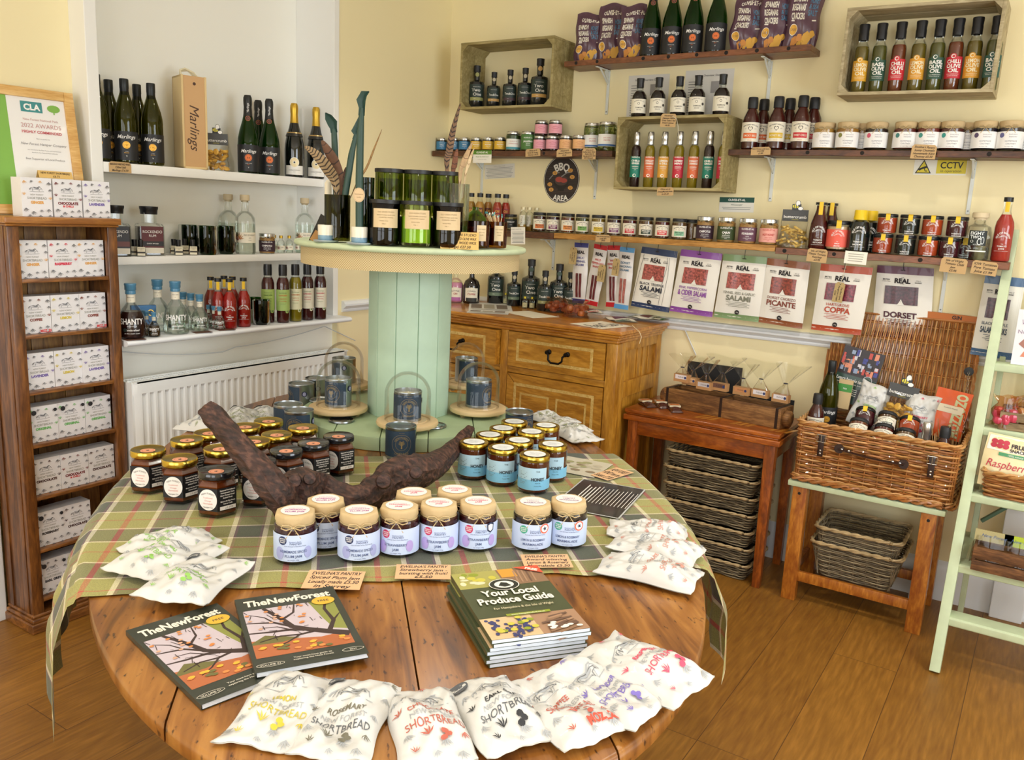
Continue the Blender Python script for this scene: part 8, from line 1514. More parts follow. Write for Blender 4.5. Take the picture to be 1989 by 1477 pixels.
for px, py, l in ((966.5,590,'gold-capped miniature in front of the first large chest gin bottle'),(982,590,'gold-capped miniature beside the small dark chest gin bottle'),(1019,599,'gold-capped miniature in front of the tallest chest gin bottle'),(1033,600,'gold-capped miniature next to the front small chest gin bottle'),(1070,591,'gold-capped miniature behind the amber packs'),(1080,591,'gold-capped miniature nearest the amber packs')):
    p = shZ(px,py); put('miniature_bottle', l, 'miniature bottle', p, MN, face(p), group='gold-capped miniatures on the chest')
def liq(k, c, paper, capc, t, band_): return bottle(k,[(0,.003),(.029,0),(.032,.004),(.032,.068),(.026,.086),(.011,.097),(.0095,.104),(.0095,.128)],M(c,.12,coat=.6) if c != 'pink' else GL,.08 if c == 'pink' else 0,'D78AA8',[(.0100,.118),(.0115,.118),(.0115,.132),(0,.133)],M(capc,.35,.5),lambda:[('label',lab(.0324,[D(0,.012,.026,.016,0,20),T('CONKER',0,.014,.008,2,.04,arc=.05),T(t,0,.002,.009,3,.042,bold=.03),Rr(-.022,-.026,.022,-.012,1)],.010,.060,-.026,.026,[CRM,M(band_,.5),INK,M('A8433A',.6)]))])
for (px,py,a,l) in ((884,587,('cg1','pink','EDE6D2','C0907A','GIN','B86AA8'),'pink gin bottle with violet band half hidden by the green column'),(915,589,('cg2','1A1412','EDE6D2','B0604A','COFFEE','2A2A26'),'dark coffee liqueur bottle with cream arch label on the chest')):
    p = shZ(px,py); put('liqueur_bottle', l, 'liqueur bottle', p, liq(*a), face(p), scale=1.36 if px > 900 else 1.3)
random.seed(5)
for i,(c4,l) in enumerate(((((918,588),(1000,590),(985,606),(905,601)),'upper printed flyer on the chest beneath the gin bottles'),(((925,597),(1003,600),(975,611),(898,606)),'lower printed flyer jutting out on the chest'))):
    flatcard(l, c4, z+.002-i*.0008, [], name='flyer', cat='flyer', items=lambda w_,h_: [Rr(-w_*.45+w_*.3*k,-h_*.25,-w_*.2+w_*.3*k,h_*.25,1+k%2) for k in range(3)]+lines(3,w_*.9,-h_*.32,h_*.06,3), mats=[M('DDD9D0',.5),M('7A6A5E',.5),M('A9A08E',.5),GREY])
flatcard('blank cream flyer near the front edge of the chest', ((998,606),(1050,604),(1062,616),(1012,618)), z+.001, [], name='flyer', cat='flyer', mat=M('E9E0C8',.6))
flatcard('small cream card under the flat salami packs', ((1125,628),(1190,624),(1205,634),(1150,640)), z+.001, ['Real Cure'], name='flyer', cat='flyer', mat=M('EDE4CE',.6))
def sack(p, label, w_, h_, col, seed, nm='amber_pack', cat='snack bag'):
    rnd = random.Random(seed); g = G(); 
    for i in range(18): x,y = rnd.uniform(-w_*.35,w_*.35),rnd.uniform(-.03,.03); g.lathe([(0,-.016),(.014,-.01),(.017,0),(.014,.012),(0,.016)],8,c=(x,y,.017+rnd.uniform(0,h_*.45)))
    f_ = g.mesh('filling', M(col,.35,coat=.4,var=.3,bs=30)); g = G()
    g.sheet(lambda a,b: ((w_/2*(1-.25*b)+.008*math.sin(b*11+seed))*math.cos(2*PI*a)*(1 if b < .8 else 1+.8*(b-.8)),(.042*(1-.5*b)+.006*math.sin(a*25+seed))*math.sin(2*PI*a),h_*1.25*b+.004*math.sin(a*31)),26,10)
    return thing(nm, label, cat, p, rnd.uniform(-.4,.4), [('filling', f_),('clear_bag', g.mesh('clear_bag', glass('amber_film',(.92,.70,.52,1),.9,.12)))])
sack(shZ(1078,607), 'crinkled amber pack of glazed snacks on the chest, reel side', .13, .06, '9A4E1E', 2); sack(shZ(1118,616), 'crinkled amber pack of glazed snacks nearest the chest front', .135, .065, 'A2571F', 3)
for (px,py,tp,w_,h_,z0,ry,l,col,fl) in ((1150,606,(1132,588),.075,.15,z+.030,-.5,'white meat sachet with red lettering lying over the amber packs','B8433A','COPPA'),(1205,622,(1180,612),.11,.17,z+.001,0,'cream meat packet with green leaf corners flat on the chest, front','2E5A34','DORSET'),(1262,614,(1235,603),.12,.18,z+.012,0,'cream meat packet lying topmost on the chest by the wall','2E5A34','BRESAOLA')):
    c = shZ(px,py,z0); t = shZ(*tp,z0); d = t-c; c.z = z0; g = G(); g.sheet(lambda a,b: ((a-.5)*w_,(b-.5)*h_,.006*math.sin(PI*a)*math.sin(PI*b)+.003*math.sin(b*9+a*4)+.004),12,14); g.sheet(lambda a,b: ((a-.5)*w_,(b-.5)*h_,.0005+.001*math.sin(b*9)),12,14,0,True)
    mp = lambda u,v,o: (u,v,.006*math.sin(PI*(u/w_+.5))*math.sin(PI*(v/h_+.5))+.003*math.sin((v/h_+.5)*9+(u/w_+.5)*4)+.0046+o)
    decal(g, mp, [Rr(-w_/2,h_*.40,w_/2,h_/2,1),Rr(-w_/2,-h_/2,w_/2,-h_*.42,1),Rr(-w_*.28,-h_*.05,w_*.28,h_*.2,2),T('THE REAL CURE',0,h_*.30,.010,3,w_*.6),T(fl,0,-h_*.18,.018,1,w_*.7,bold=.03)]+lines(3,w_*.6,-h_*.26,.006,3))
    thing('meat_packet', l, 'meat pack', c, me=g.mesh('meat_packet',[M('E6DFCC',.4),M(col,.5),M('6A3A42',.4),INK]), rot=(ry*0,0,math.atan2(d.y,d.x)-PI/2))
g = G(); g.tube([ony(1228,638,-.47)+Vector((0,0,.012)),ony(1242,645,-.54),ony(1246,655,-.545),ony(1242,668,-.545)],.0016,6); thing('string','loose end of cream string hanging over the chest corner','string',me=g.mesh('string',M('D9C29A',.9)))
g = G(); g.tube([ony(1322,630,-.008),ony(1330,640,-.008),ony(1352,690,-.008)],.003,6); thing('cable','white cable clipped down the wall beside the chest','cable',me=g.mesh('cable',M('DADDDD',.4)))
z = .6755
BX = wood('mould_box_wood','5A381A','9A6E3E','7A532A',(2,12,12),.65,0,3)
def mould():
    L_, D_, H_ = .555, .125, .085; P = []; ir = M('3A2A22',.6,.6)
    for nm,a,c in (('side_board',(-L_/2,-D_/2,0),(L_/2,-D_/2+.014,H_)),('side_board',(-L_/2,D_/2-.014,0),(L_/2,D_/2,H_)),('base_board',(-L_/2,-D_/2+.014,0),(L_/2,D_/2-.014,.01)),('end_board',(-L_/2,-D_/2+.014,.01),(-L_/2+.014,D_/2-.014,H_)),('end_board',(L_/2-.014,-D_/2+.014,.01),(L_/2,D_/2-.014,H_)),('divider',(-.007,-D_/2+.014,.01),(.007,D_/2-.014,H_-.01))): g = G(); g.box(a,c); P.append((nm, g.mesh(nm, BX, True, bev=.002)))
    for s in (-1,1): g = G(); g.lathe([(0,0),(.030,0),(.034,.006),(.034,.022),(.028,.028),(0,.028)],14,T=Matrix.Translation((s*L_/2,-.02,H_*.5)) @ Matrix.Rotation(s*PI/2,4,'Y')); P.append(('end_grip', g.mesh('end_grip', BX, True, 50)))
    for x in (-L_/2+.012,0,L_/2-.024): g = G(); g.box((x,-D_/2-.0012,0),(x+.012,-D_/2,H_+.001)); g.box((x,-D_/2-.0012,H_),(x+.012,D_/2,H_+.0012)); P.append(('iron_strap', g.mesh('iron_strap', ir, False)))
    return thing('mould_box','long weathered wooden brick-mould box of fudge bags on the small table','wooden box',(1.735,-.21,z),math.radians(0),P,rot=(0,0,math.radians(-8)))
mould()
def fudge(label, px, py, ptop, y, boxc='E6DEE0', tall=1.0, lean=0):
    p = ony(px,py,y); top = ony(px,ptop,y); h_ = max(.05,top.z-p.z); P = []; g = G(); g.box((-.036,-.014,-.034),(.036,.014,.0)); decal(g, flatmap((0,-.0142,-.013)), [Rr(-.028,-.008,.028,.011,1),T('FUDGE',0,.001,.009,2,.04),D(.022,.0,.006,.006,3,12)]); P.append(('fudge_box', g.mesh('fudge_box',[M('B98A5A',.6),M(boxc,.5),INK,M('2E3A6A',.5)],False)))
    g = G(); g.sheet(lambda a,b: ((.031*(1-b*2.2) if b < .35 else .0085+.062*(b-.35)*tall)*math.cos(2*PI*a)*(1.2)+lean*b*h_*.4,((.016*(1-b*2) if b < .35 else .005+.018*(b-.35))+.0025*math.sin(a*44))*math.sin(2*PI*a),b*h_+.004*math.sin(a*21)*b),30,12); P.append(('cellophane_top', g.mesh('cellophane_top', CELLO)))
    g = G(); g.tube([(.008*math.cos(t)+lean*.35*h_*.4,.006*math.sin(t),h_*.36) for t in [2*PI*i/10 for i in range(10)]],.0018,5,closed=True); P.append(('tie', g.mesh('tie', M('2A2A3E',.5))))
    thing('fudge_bag', label, 'sweet bag', p, plist=P, rot=(0,0,-.14), group='fudge bags in the wooden box')
for a in (('fudge bag at the chest end of the wooden box',1326,727,690,-.22,'E6DEE0',1.2,-.3),('fudge bag with a yellowish film top, second in the wooden box',1342,733,688,-.20,'D9B48A',1.6,.5),('fudge bag with short film top, third in the wooden box',1370,742,697,-.22,'C9C2C4',.9,.2),('dark fudge bag under a wide film top, before the box divider',1400,744,690,-.21,'6A4A3E',1.8,.3),('fudge bag just past the box divider',1442,752,705,-.21,'C98A5A',1.2,.0),('tall film-topped fudge bag in the far half of the box',1478,757,700,-.205,'E6DEE0',1.7,-.2),('fudge bag with a leaning film top at the hamper end of the box',1518,766,705,-.21,'E6DEE0',1.4,.7)): fudge(*a)
g = G(); g.box((1.475,-.026,z),(1.735,-.022,z+.185)); thing('black_board','black board leaning on the wall behind the fudge bags','board',me=g.mesh('black_board',M('15171A',.6),False))
g = G(); g.box((1.78,-.112,z),(2.0,-.106,z+.09)); thing('black_board','low black board behind the hamper end of the wooden box','board',me=g.mesh('black_board',M('15171A',.6),False))
for i,(px,py,r,l) in enumerate(((1258,784,.9,'chocolate bar with orange label nearest the chest corner'),(1286,786,.7,'chocolate bar with orange label in the middle of three'),(1312,794,.6,'chocolate bar with orange label nearest the wooden box'))):
    p = onz(px,py,z+.010); p.z = z+.0005; g = G(); g.sheet(lambda a,b: ((a-.5)*.055,(b-.5)*.10,.012*math.sin(PI*a)**.4*math.sin(PI*b)**.4+.0015*math.sin(b*40)+.001),10,20); g.sheet(lambda a,b: ((a-.5)*.055,(b-.5)*.10,.0005),4,4,0,True)
    g.box((-.026,.005,.011),(.026,.047,.0165),1); decal(g, flatmap((0,.026,.0166),(1,0,0),(0,1,0)), [Rr(-.022,-.012,.022,.014,2),T('fudge',0,-.001,.010,1,.03)]); thing('chocolate_bar', l, 'chocolate bar', p, me=g.mesh('chocolate_bar',[M('4A2218',.25,coat=.6),M('D9C9A8',.5),M('C9702A',.5)]), rot=(0,0,r), group='chocolate bars on the small table', scale=(.95,.95,1.3))
def rect_path(x0, y0, x1, y1, rc, step):
    pts = []; 
    for (cx,cy,a0) in ((x1-rc,y0+rc,-PI/2),(x1-rc,y1-rc,0),(x0+rc,y1-rc,PI/2),(x0+rc,y0+rc,PI)):
        for k in range(4): a = a0+PI/2*k/3; pts.append((cx+rc*math.cos(a),cy+rc*math.sin(a),math.cos(a),math.sin(a)))
    out = []; N = len(pts)
    for i in range(N):
        a = pts[i]; b = pts[(i+1)%N]; L_ = math.hypot(b[0]-a[0],b[1]-a[1]); n = max(1,round(L_/step))
        for k in range(n): t = k/n; out.append(tuple(a[j]+(b[j]-a[j])*t for j in range(4)))
    return out
def wick(g, x0, y0, x1, y1, z0, z1, rows, r, amp=.0035, pitch=.042, taper=0.0, m=0, rc=.02, jit=.0):
    rnd = random.Random(int(x0*999)+rows)
    for k in range(rows):
        t = k/(rows-1); e = taper*(1-t); P_ = rect_path(x0+e,y0+e,x1-e,y1-e,rc,pitch/3.2); per = 0; pts = []; prev = None
        for q in P_:
            if prev: per += math.hypot(q[0]-prev[0],q[1]-prev[1])
            prev = q; o = amp*math.cos(PI*per/pitch+(k%2)*PI); pts.append((q[0]+q[2]*o,q[1]+q[3]*o,z0+(z1-z0)*t+jit*math.sin(per*9+k)+rnd.uniform(-.0006,.0006)))
        g.tube(pts, r, 4, m+(k%3 if m == 0 else 0), closed=True)
def stakes(g, x0, y0, x1, y1, z0, z1, r, pitch, taper, m=0, rc=.02):
    P_ = rect_path(x0,y0,x1,y1,rc,pitch); 
    for q in P_: g.tube([(q[0]-q[2]*taper,q[1]-q[3]*taper,z0),(q[0],q[1],z1)],r,4,m)
def rim(g, x0, y0, x1, y1, z_, r, m=0, rc=.02, tw=.0035):
    for ph in (0,PI):
        P_ = rect_path(x0,y0,x1,y1,rc,.012); g.tube([(q[0]+q[2]*tw*math.cos(i*.9+ph),q[1]+q[3]*tw*math.cos(i*.9+ph),z_+tw*math.sin(i*.9+ph)) for i,q in enumerate(P_)],r,5,m,closed=True)
WK = [M('A86C36',.4,coat=.3,var=.25,bs=20,name='willow'),M('8F5829',.4,coat=.3,var=.25,bs=20,name='willow_dark'),M('C28E52',.4,coat=.3,var=.25,bs=20,name='willow_light')]
WG_ = [M('7E7058',.6,var=.3,bs=25,name='grey_willow'),M('5F523F',.6,var=.3,bs=25,name='grey_willow_dark'),M('9A8A6C',.6,var=.3,bs=25,name='grey_willow_light'),M('B39A70',.6,var=.3,bs=25,name='pale_willow')]; STRAP = M('2A1612',.35,coat=.4); CHR = M('C8C8C8',.2,1)
def tray():
    g = G(); x0,y0,x1,y1 = -.20,-.14,.20,.14; wick(g,x0,y0,x1,y1,.006,.080,11,.0036,.0048,.060,.012,0,.02); b = g.mesh('woven_side', WG_); g = G(); rim(g,x0-.007,y0-.007,x1+.007,y1+.007,.087,.0052,3,.024); r_ = g.mesh('rim', WG_); g = G(); g.box((x0+.014,y0+.014,.004),(x1-.014,y1-.014,.008)); return [('woven_side', b),('rim', r_),('base', g.mesh('base', WG_[1], False))]
TR = once('tray', tray); nms = ['bottom','second from the bottom','third from the bottom','fourth from the bottom','third from the top','second from the top','top']
for i in range(7): thing('wicker_tray','grey wicker tray, %s of the stack under the small table' % nms[i],'basket',(1.742+.003*math.sin(i*2.3),-.225+.003*math.cos(i*1.7),.0+.0745*i),random.uniform(-.012,.012),TR,group='stacked wicker trays',scale=(1,1,.80))
for i,l in enumerate(('lower of two nested wicker baskets on the stand stretchers','upper of two nested wicker baskets on the stand stretchers')):
    g = G(); x0,x1,y0,y1 = 2.195,2.530,-.395,-.115; d = .0 if i == 0 else .008; zb = .1255+(.062 if i else 0); 
    wick(g,x0+d,y0+d,x1-d,y1-d,zb,zb+.135,18,.0033,.003,.05,.035,0,.03); w0 = g.mesh('woven_side', WG_); g = G(); rim(g,x0+d-.003,y0+d-.003,x1-d+.003,y1-d+.003,zb+.14,.0052,3,.032); w1 = g.mesh('rim', WG_); g = G(); g.box((x0+.045,y0+.045,zb-.001),(x1-.045,y1-.045,zb+.004)); g2 = G(); stakes(g2,x0+d,y0+d,x1-d,y1-d,zb,zb+.14,.002,.05,.035,0,.03)
    thing('wicker_basket', l, 'basket', plist=[('woven_side',w0),('rim',w1),('base',g.mesh('base',WG_[1],False)),('stakes',g2.mesh('stakes',WG_))], group='nested baskets under the hamper')
HX0,HX1,HY0,HY1,HZ0,HZ1 = 2.098,2.672,-.412,-.085,.5065,.752
def hamper():
    P = []; g = G(); wick(g,HX0,HY0,HX1,HY1,HZ0+.022,HZ1-.012,25,.0046,.0042,.048,.006,0,.022,.0006); P.append(('woven_body', g.mesh('woven_body', WK)))
    g = G(); stakes(g,HX0,HY0,HX1,HY1,HZ0+.005,HZ1,.003,.048,.006); P.append(('stakes', g.mesh('stakes', WK))); bpy_k = 'stuff'
    g = G(); rim(g,HX0-.003,HY0-.003,HX1+.003,HY1+.003,HZ1-.003,.0055,2,.024,.005); P.append(('top_rim', g.mesh('top_rim', WK)))
    g = G(); rim(g,HX0-.004,HY0-.004,HX1+.004,HY1+.004,HZ0+.012,.006,0,.024,.0065); rim(g,HX0-.002,HY0-.002,HX1+.002,HY1+.002,HZ0+.024,.004,2,.024,.004); P.append(('foot_rim', g.mesh('foot_rim', WK)))
    g = G(); g.box((HX0+.01,HY0+.01,HZ0+.008),(HX1-.01,HY1-.01,HZ0+.014)); P.append(('base', g.mesh('base', WK[1], False)))
    def lp(x, t, o=0): y = -.094+.060*t; return (x, y-o, HZ1+.006+.405*t)
    g = G(); n = 60
    for i in range(n):
        x = 2.165+(2.655-2.165)*i/(n-1); sh_ = .05*(1-i/(n-1)); pts = [lp(x+sh_*t*.9,t,.0035*math.cos(PI*t*6.5*1+(i%2)*PI)) for t in [k/26 for k in range(27)]]; g.tube(pts,.0034,4,i%3)
    for k in range(1,7):
        t = k/6.5; pts = lambda dz: [(lambda q:(q[0],q[1],q[2]+dz))(lp(2.165+.05*t*.9+(2.655-2.165-.03*t)*j/40,t,-.003*math.cos(PI*j/1.0))) for j in range(41)]; g.tube(pts(.003),.0026,4,1); g.tube(pts(-.003),.0026,4,2)
    P.append(('lid', g.mesh('lid', WK)))
    g = G(); pr = [lp(2.16,0),lp(2.212,1),lp(2.655,1.0),lp(2.66,0)]
    for a,b in zip(pr,pr[1:]):
        for ph in (0,PI): A_,B_ = Vector(a),Vector(b); m_ = 40; g.tube([A_.lerp(B_,j/m_)+Vector((.003*math.cos(j*.9+ph),.003*math.sin(j*.9+ph),0)) for j in range(m_+1)],.0048,5,0)
    P.append(('lid_rim', g.mesh('lid_rim', WK)))
    g = G()
    for i in range(14): x = 2.100+.0048*i; g.tube([(x,-.075+.0025*math.cos(k*PI+i*PI)+.003*k,HZ1+.005+.030*k) for k in range(10-(1 if i < 2 else 0))],.0030,4,i%3)
    P.append(('lid_side', g.mesh('lid_side', WK)))
    def strap(px, py0, py1):
        a = ony(px,py0,HY0-.010); b = ony(px-8,py1,HY0-.010); h = (a.z-b.z); x = a.x; g = G(); g.box((x-.011,HY0-.014,b.z),(x+.011,HY0-.0105,a.z)); c = G(); zc = a.z-.012
        c.tube([(x-.016,HY0-.017,zc-.014),(x+.016,HY0-.017,zc-.014),(x+.016,HY0-.017,zc+.014),(x-.016,HY0-.017,zc+.014)],.0022,6,closed=True); c.tube([(x,HY0-.018,zc-.014),(x,HY0-.018,zc+.014)],.0016,6)
        for dz in (.012,.024): c.lathe([(0,.003),(.004,.001),(.004,0)],10,T=Matrix.Translation((x,HY0-.014,b.z+dz)) @ Matrix.Rotation(PI/2,4,'X'))
        P.append(('strap', g.mesh('strap', STRAP, True, bev=.001), [('buckle', c.mesh('buckle', CHR))]))
    strap(1597,846,886); strap(1812,888,928)
    A_ = ony(1630,872,HY0-.016); B_ = ony(1755,902,HY0-.016); g = G(); m_ = 16; vs = [A_.lerp(B_,i/m_)+Vector((0,-.012*math.sin(PI*i/m_),-.004*math.sin(PI*i/m_))) for i in range(m_+1)]; g.tube([(v.x,v.y,v.z) for v in vs],[.016]*3+[.0115]*11+[.016]*3,8,flat=.28)
    for q in (A_,B_): g.lathe([(0,-.003),(.018,-.003),(.018,.003),(0,.003)],16,T=Matrix.Translation(q) @ Matrix.Rotation(PI/2,4,'X'))
    c = G()
    for t in (.05,.16,.84,.95): q = A_.lerp(B_,t); c.lathe([(0,.009),(.0045,.006),(.0045,0)],10,T=Matrix.Translation(q+Vector((0,-.006,.002))) @ Matrix.Rotation(PI/2,4,'X'))
    P.append(('carry_handle', g.mesh('carry_handle', STRAP), [('rivets', c.mesh('rivets', CHR))]))
    k = ony(1882,722,-.105); g = G(); g.lathe([(0,-.004),(.017,-.002),(.017,.004),(0,.006)],16,T=Matrix.Translation(k) @ Matrix.Rotation(PI/2,4,'X')); P.append(('washer', g.mesh('washer', M('1A1C1C',.5))))
    e = ony(1870,850,-.16); e.z = max(e.z,HZ1-.01); g = G(); n = 24
    for i in range(n): q = k.lerp(e,(i+.5)/n); R_ = Matrix.Rotation(PI/2*(i%2),4,'Z'); g.tube([q+Vector((0,-.004,0))+(R_ @ Vector((.0035*math.cos(t),0,.0065*math.sin(t)))) for t in [2*PI*j/8 for j in range(8)]],.0010,4,closed=True)
    P.append(('chain', g.mesh('chain', CHR)))
    thing('picnic_hamper','open willow picnic hamper filled with produce, standing on the painted stand','hamper',plist=P)
hamper()
g = G(); rnd = random.Random(8); zs = .640
g.box((HX0+.012,HY0+.012,HZ0+.016),(HX1-.012,HY1-.012,zs-.012),1)
for i in range(420): x,y = rnd.uniform(HX0+.02,HX1-.02),rnd.uniform(HY0+.02,HY1-.02); a = rnd.uniform(0,PI); L_ = .03; g.tube([(x,y,zs+rnd.uniform(-.012,.004)),(min(HX1-.012,max(HX0+.012,x+L_*math.cos(a))),min(HY1-.012,max(HY0+.012,y+L_*math.sin(a)*.6)),zs+rnd.uniform(-.01,.014))],.0012,3)
for i in range(60): x,y = rnd.uniform(HX1-.11,HX1-.02),rnd.uniform(HY0+.06,HY1-.04); g.tube([(x,y,zs),(x+rnd.uniform(-.03,.02),y+rnd.uniform(-.02,.02),zs+rnd.uniform(.08,.165))],.0016,3)
o = thing('packing_straw','tan shredded straw lining the open hamper','packing straw',me=g.mesh('packing_straw',[M('B0895A',.9),M('6A4A2A',.9)])); o['kind'] = 'stuff'
def inh(px, ptop, y, h_, P_, nm, label, cat, rz=0, tilt=0, scale=1, me=None, roll=0):
    if tilt:
        t = ony(px,ptop,y+h_*.6); return thing(nm, label, cat, (t.x,y,t.z-h_*.80), plist=P_, rot=(tilt,0,face(t)*.5), scale=scale)
    t = ony(px,ptop,y); return thing(nm, label, cat, (t.x,y,t.z-h_*scale), plist=P_, me=me, rot=(tilt,roll,face(t)*.8+rz), scale=scale)
inh(1618,700,-.20,.305,W1,'wine_bottle','olive wine bottle standing inside the hamper','wine bottle',.1)
inh(1590,765,-.30,.191,bbqs('bbE0662A','E0662A','SMOKY BBQ'),'sauce_bottle','orange labelled barbecue bottle in the hamper corner by the fudge box','sauce bottle')
inh(1838,829,-.335,.191,bbqs('bbC8232C','C8232C','SWEET CHILLI'),'sauce_bottle','sweet chilli bottle in the hamper corner by the chain','sauce bottle')
inh(1803,820,-.325,.22,slim('slhm','E2A24A',OILF,'LEMON','JUICE'),'dressing_bottle','amber labelled dressing bottle in the hamper beside the sweet chilli','dressing bottle',scale=1.25)
inh(1649,795,-.30,.22,slim('slht','1F8F8A','5A2A1A','GARLIC','OIL'),'dressing_bottle','teal labelled bottle low in the hamper','dressing bottle',scale=1.15,roll=.5)
for (px,pt,y,P_,h_,l) in ((1684,797,-.27,iow('iw4A1620','4A1620',BLK,.0375,.078,'TOMATO &','CHILLI JAM'),.078,'maroon relish jar tilted in the hamper back row'),(1727,805,-.27,nfj('nf2A3F33','2A3F33','APPLE & CIDER','CHUTNEY'),.084,'dark green panel chutney jar tilted in the hamper back row'),(1770,815,-.27,iow('iwC24A22','C24A22',BLK,.0375,.078,'TOMATO','CHUTNEY'),.078,'orange red relish jar tilted in the hamper back row'),
        (1672,818,-.345,nfj('nfE08A3A','E08A3A','HOT PEPPER','CHUTNEY'),.084,'light orange panel chutney jar tilted in the hamper front row'),(1720,829,-.345,nfj('nfDA4A4A','DA4A4A','PLUM & CHILLI','CHUTNEY'),.084,'coral panel chutney jar tilted in the hamper front row'),(1762,838,-.345,nfj('nf8FC7A0','8FC7A0','PEAR & WALNUT','CHUTNEY'),.084,'mint panel chutney jar tilted in the hamper front row')): inh(px,pt,y,h_,P_,'relish_jar',l,'jar',0,-.65)
def pk(flav, col, seed, **k): return pouch_mesh(key=seed,flav=flav,col=col,seed=seed,w_=.12,h_=.185,**k)
for (px,pt,l,fl,col,sd,rr) in ((1695,742,'green printed shortbread pack upright in the hamper','ORIGINAL','8DBE5A',31,.25),(1792,762,'pink printed raspberry shortbread pack upright in the hamper','RASPBERRY','DA4A66',32,.1)):
    t = ony(px,pt,-.165); thing('shortbread_pack', l, 'biscuit pack', (t.x,-.165,t.z-.10), me=pk(fl,col,sd), rot=(PI/2-.25,rr,.0))
t = ony(1745,745,-.19); thing('snack_bag','clear bag of crisps under a grey bee header in the hamper','snack bag',(t.x,-.19,t.z-.185),plist=SB,rot=(-.2,.12,0),scale=1.2)
g = G(); w_,h_ = .125,.19; pp = lambda u,v,o=0: (u*(1-.03*math.cos(v*20)),v,.012*max(0,1-(2*u/w_)**2)*max(0,1-(2*v/h_)**4)+.0012*math.sin(u*90+v*40)+o); g.sheet(lambda a,b: pp((a-.5)*w_,(b-.5)*h_),14,18); g.sheet(lambda a,b: ((a-.5)*w_,(b-.5)*h_,-.002),4,4,0,True)
decal(g, lambda u,v,o: pp(u,v,o+.0005), [T('MOZZOZO',.030,0,.052,1,.17,rot=PI/2,bold=.05),Rr(-.045,.005,.045,.035,2),T('Torched & Whipped',0,.024,.007,3,.05)]); t = ony(1850,757,-.15); thing('orange_pouch','bright orange upright pouch with large pale lettering in the hamper','snack bag',(t.x,-.15,t.z-.098),me=g.mesh('orange_pouch',[M('DE5A1E',.4,coat=.2),M('C9CDA0',.5),M('EADFC6',.6),INK]),rot=(PI/2-.2,.13,.05))
g = G(); g.box((-.0275,-.006,0),(.0275,.006,.12)); decal(g, flatmap((0,-.0061,.08)), [Rr(-.0275,-.01,.0275,.022,1),T('tea',0,.005,.012,2)]); t = ony(1641,738,-.17); thing('kraft_pouch','narrow kraft pouch with green label behind the hamper wine bottle','snack bag',(t.x,-.17,t.z-.12),me=g.mesh('kraft_pouch',[KRP,M('3F8A3A',.5),WINK],False),rot=(-.1,.05,0))
g = G(); w_,h_ = .16,.23; g.box((-w_/2,-.001,-h_/2),(w_/2,0,h_/2)); rnd = random.Random(4); it = [Rr(-w_/2,-.0,w_/2,h_/2,1)]+[Rr(x,y,x+rnd.uniform(.008,.02),y+rnd.uniform(.01,.028),rnd.choice((2,3,4,5,6,1))) for x,y in [(rnd.uniform(-w_/2,w_/2-.02),rnd.uniform(0,h_/2-.028)) for _ in range(60)]]+[T('Luxury bespoke hampers',-.01,-.018,.020,7,.13,shear=.3,bold=.01),T('containing 100% local food, drink & crafts',-.01,-.034,.008,7,.13),D(.045,-.004,.018,.018,2,24),D(.045,-.004,.016,.016,0,24)]+lines(4,.06,-.055,.008,7)+[Rr(.02,-h_/2,w_/2,-.05,1),Rr(.03,-h_*.45,.06,-.06,2)]
decal(g, flatmap((0,-.001,0)), it); t = ony(1665,680,-.125); thing('brochure','dark green hamper brochure with a colourful produce photo, leaning on the lid','brochure',(t.x+.01,-.118,t.z-.112),me=g.mesh('brochure',[M('1E3D30',.4,coat=.2),M('2A2024',.4),M('C9C6CE',.4),M('B8433A',.4),M('3A3F8A',.4),M('D98A6A',.4),M('8A9AB4',.4),WINK],False),rot=(-.12,.16,0))
def lz(i): return LZ[i]
y3 = lambda z_: -.665+.62*z_/1.46
z = LZ[4]; g = G(); g.box((-.075,-.001,0),(.075,.001,.20)); decal(g, flatmap((0,-.0011,.1)), [T("We're",-.03,.055,.026,1,.07,shear=.2),T('New Forest',-.02,.020,.020,1,.10),Pl([(-.06,-.025),(-.045,-.005),(-.02,-.003),(.01,-.01),(.02,-.03),(.0,-.035),(-.04,-.04)],2),Pl([(-.05,-.07),(-.04,-.05),(0,-.048),(.03,-.055),(.035,-.075),(0,-.07)],3)]); thing('greeting_card','white greeting card with small animal drawings on the ladder','greeting card',(2.85,y3(z)-.004,z+.001),me=g.mesh('greeting_card',[M('E6E6EC',.5),M('9A86A0',.6),M('A8766A',.6),M('D98A6E',.6)],False),rot=(-.12,0,0))
g = G(); g.lathe([(0,0),(.06,0),(.062,.008),(.055,.014),(0,.014)],20); 
z = LZ[3]; yy = y3(z); cr = wood('ladder_tray','6E5A3E','A89270','8A7656',(2,9,9),.7,0,3)
def ltray(label, x0, x1, y0, y1, z_, h_, mat):
    P = []; 
    for a,c in (((x0,y0,z_),(x1,y0+.01,z_+h_*.44)),((x0,y0,z_+h_*.52),(x1,y0+.01,z_+h_)),((x0,y1-.01,z_),(x1,y1,z_+h_)),((x0,y0+.01,z_),(x0+.01,y1-.01,z_+h_)),((x1-.01,y0+.01,z_),(x1,y1-.01,z_+h_)),((x0+.01,y0+.01,z_),(x1-.01,y1-.01,z_+.008))): g = G(); g.box(a,c); P.append(('board', g.mesh('board', mat, True, bev=.002)))
    return thing('wooden_tray', label, 'wooden tray', plist=P)
ltray('weathered grey wooden tray on the upper ladder step',2.772,3.1,yy-.02,yy+.15,z+.001,.065,cr)
for i,(px,py,c,l) in enumerate(((1958,782,'C8405A','clear wrapped red and white sweets on the ladder tray'),(1992,778,'E6D2B0','clear wrapped cream sweets cut by the frame edge on the ladder tray'))): p = ony(px,py,yy+.02+.04*i); p.z = z+.010; sack(p,l,.095,.085,c,9+i,'sweet_bag','sweet bag')
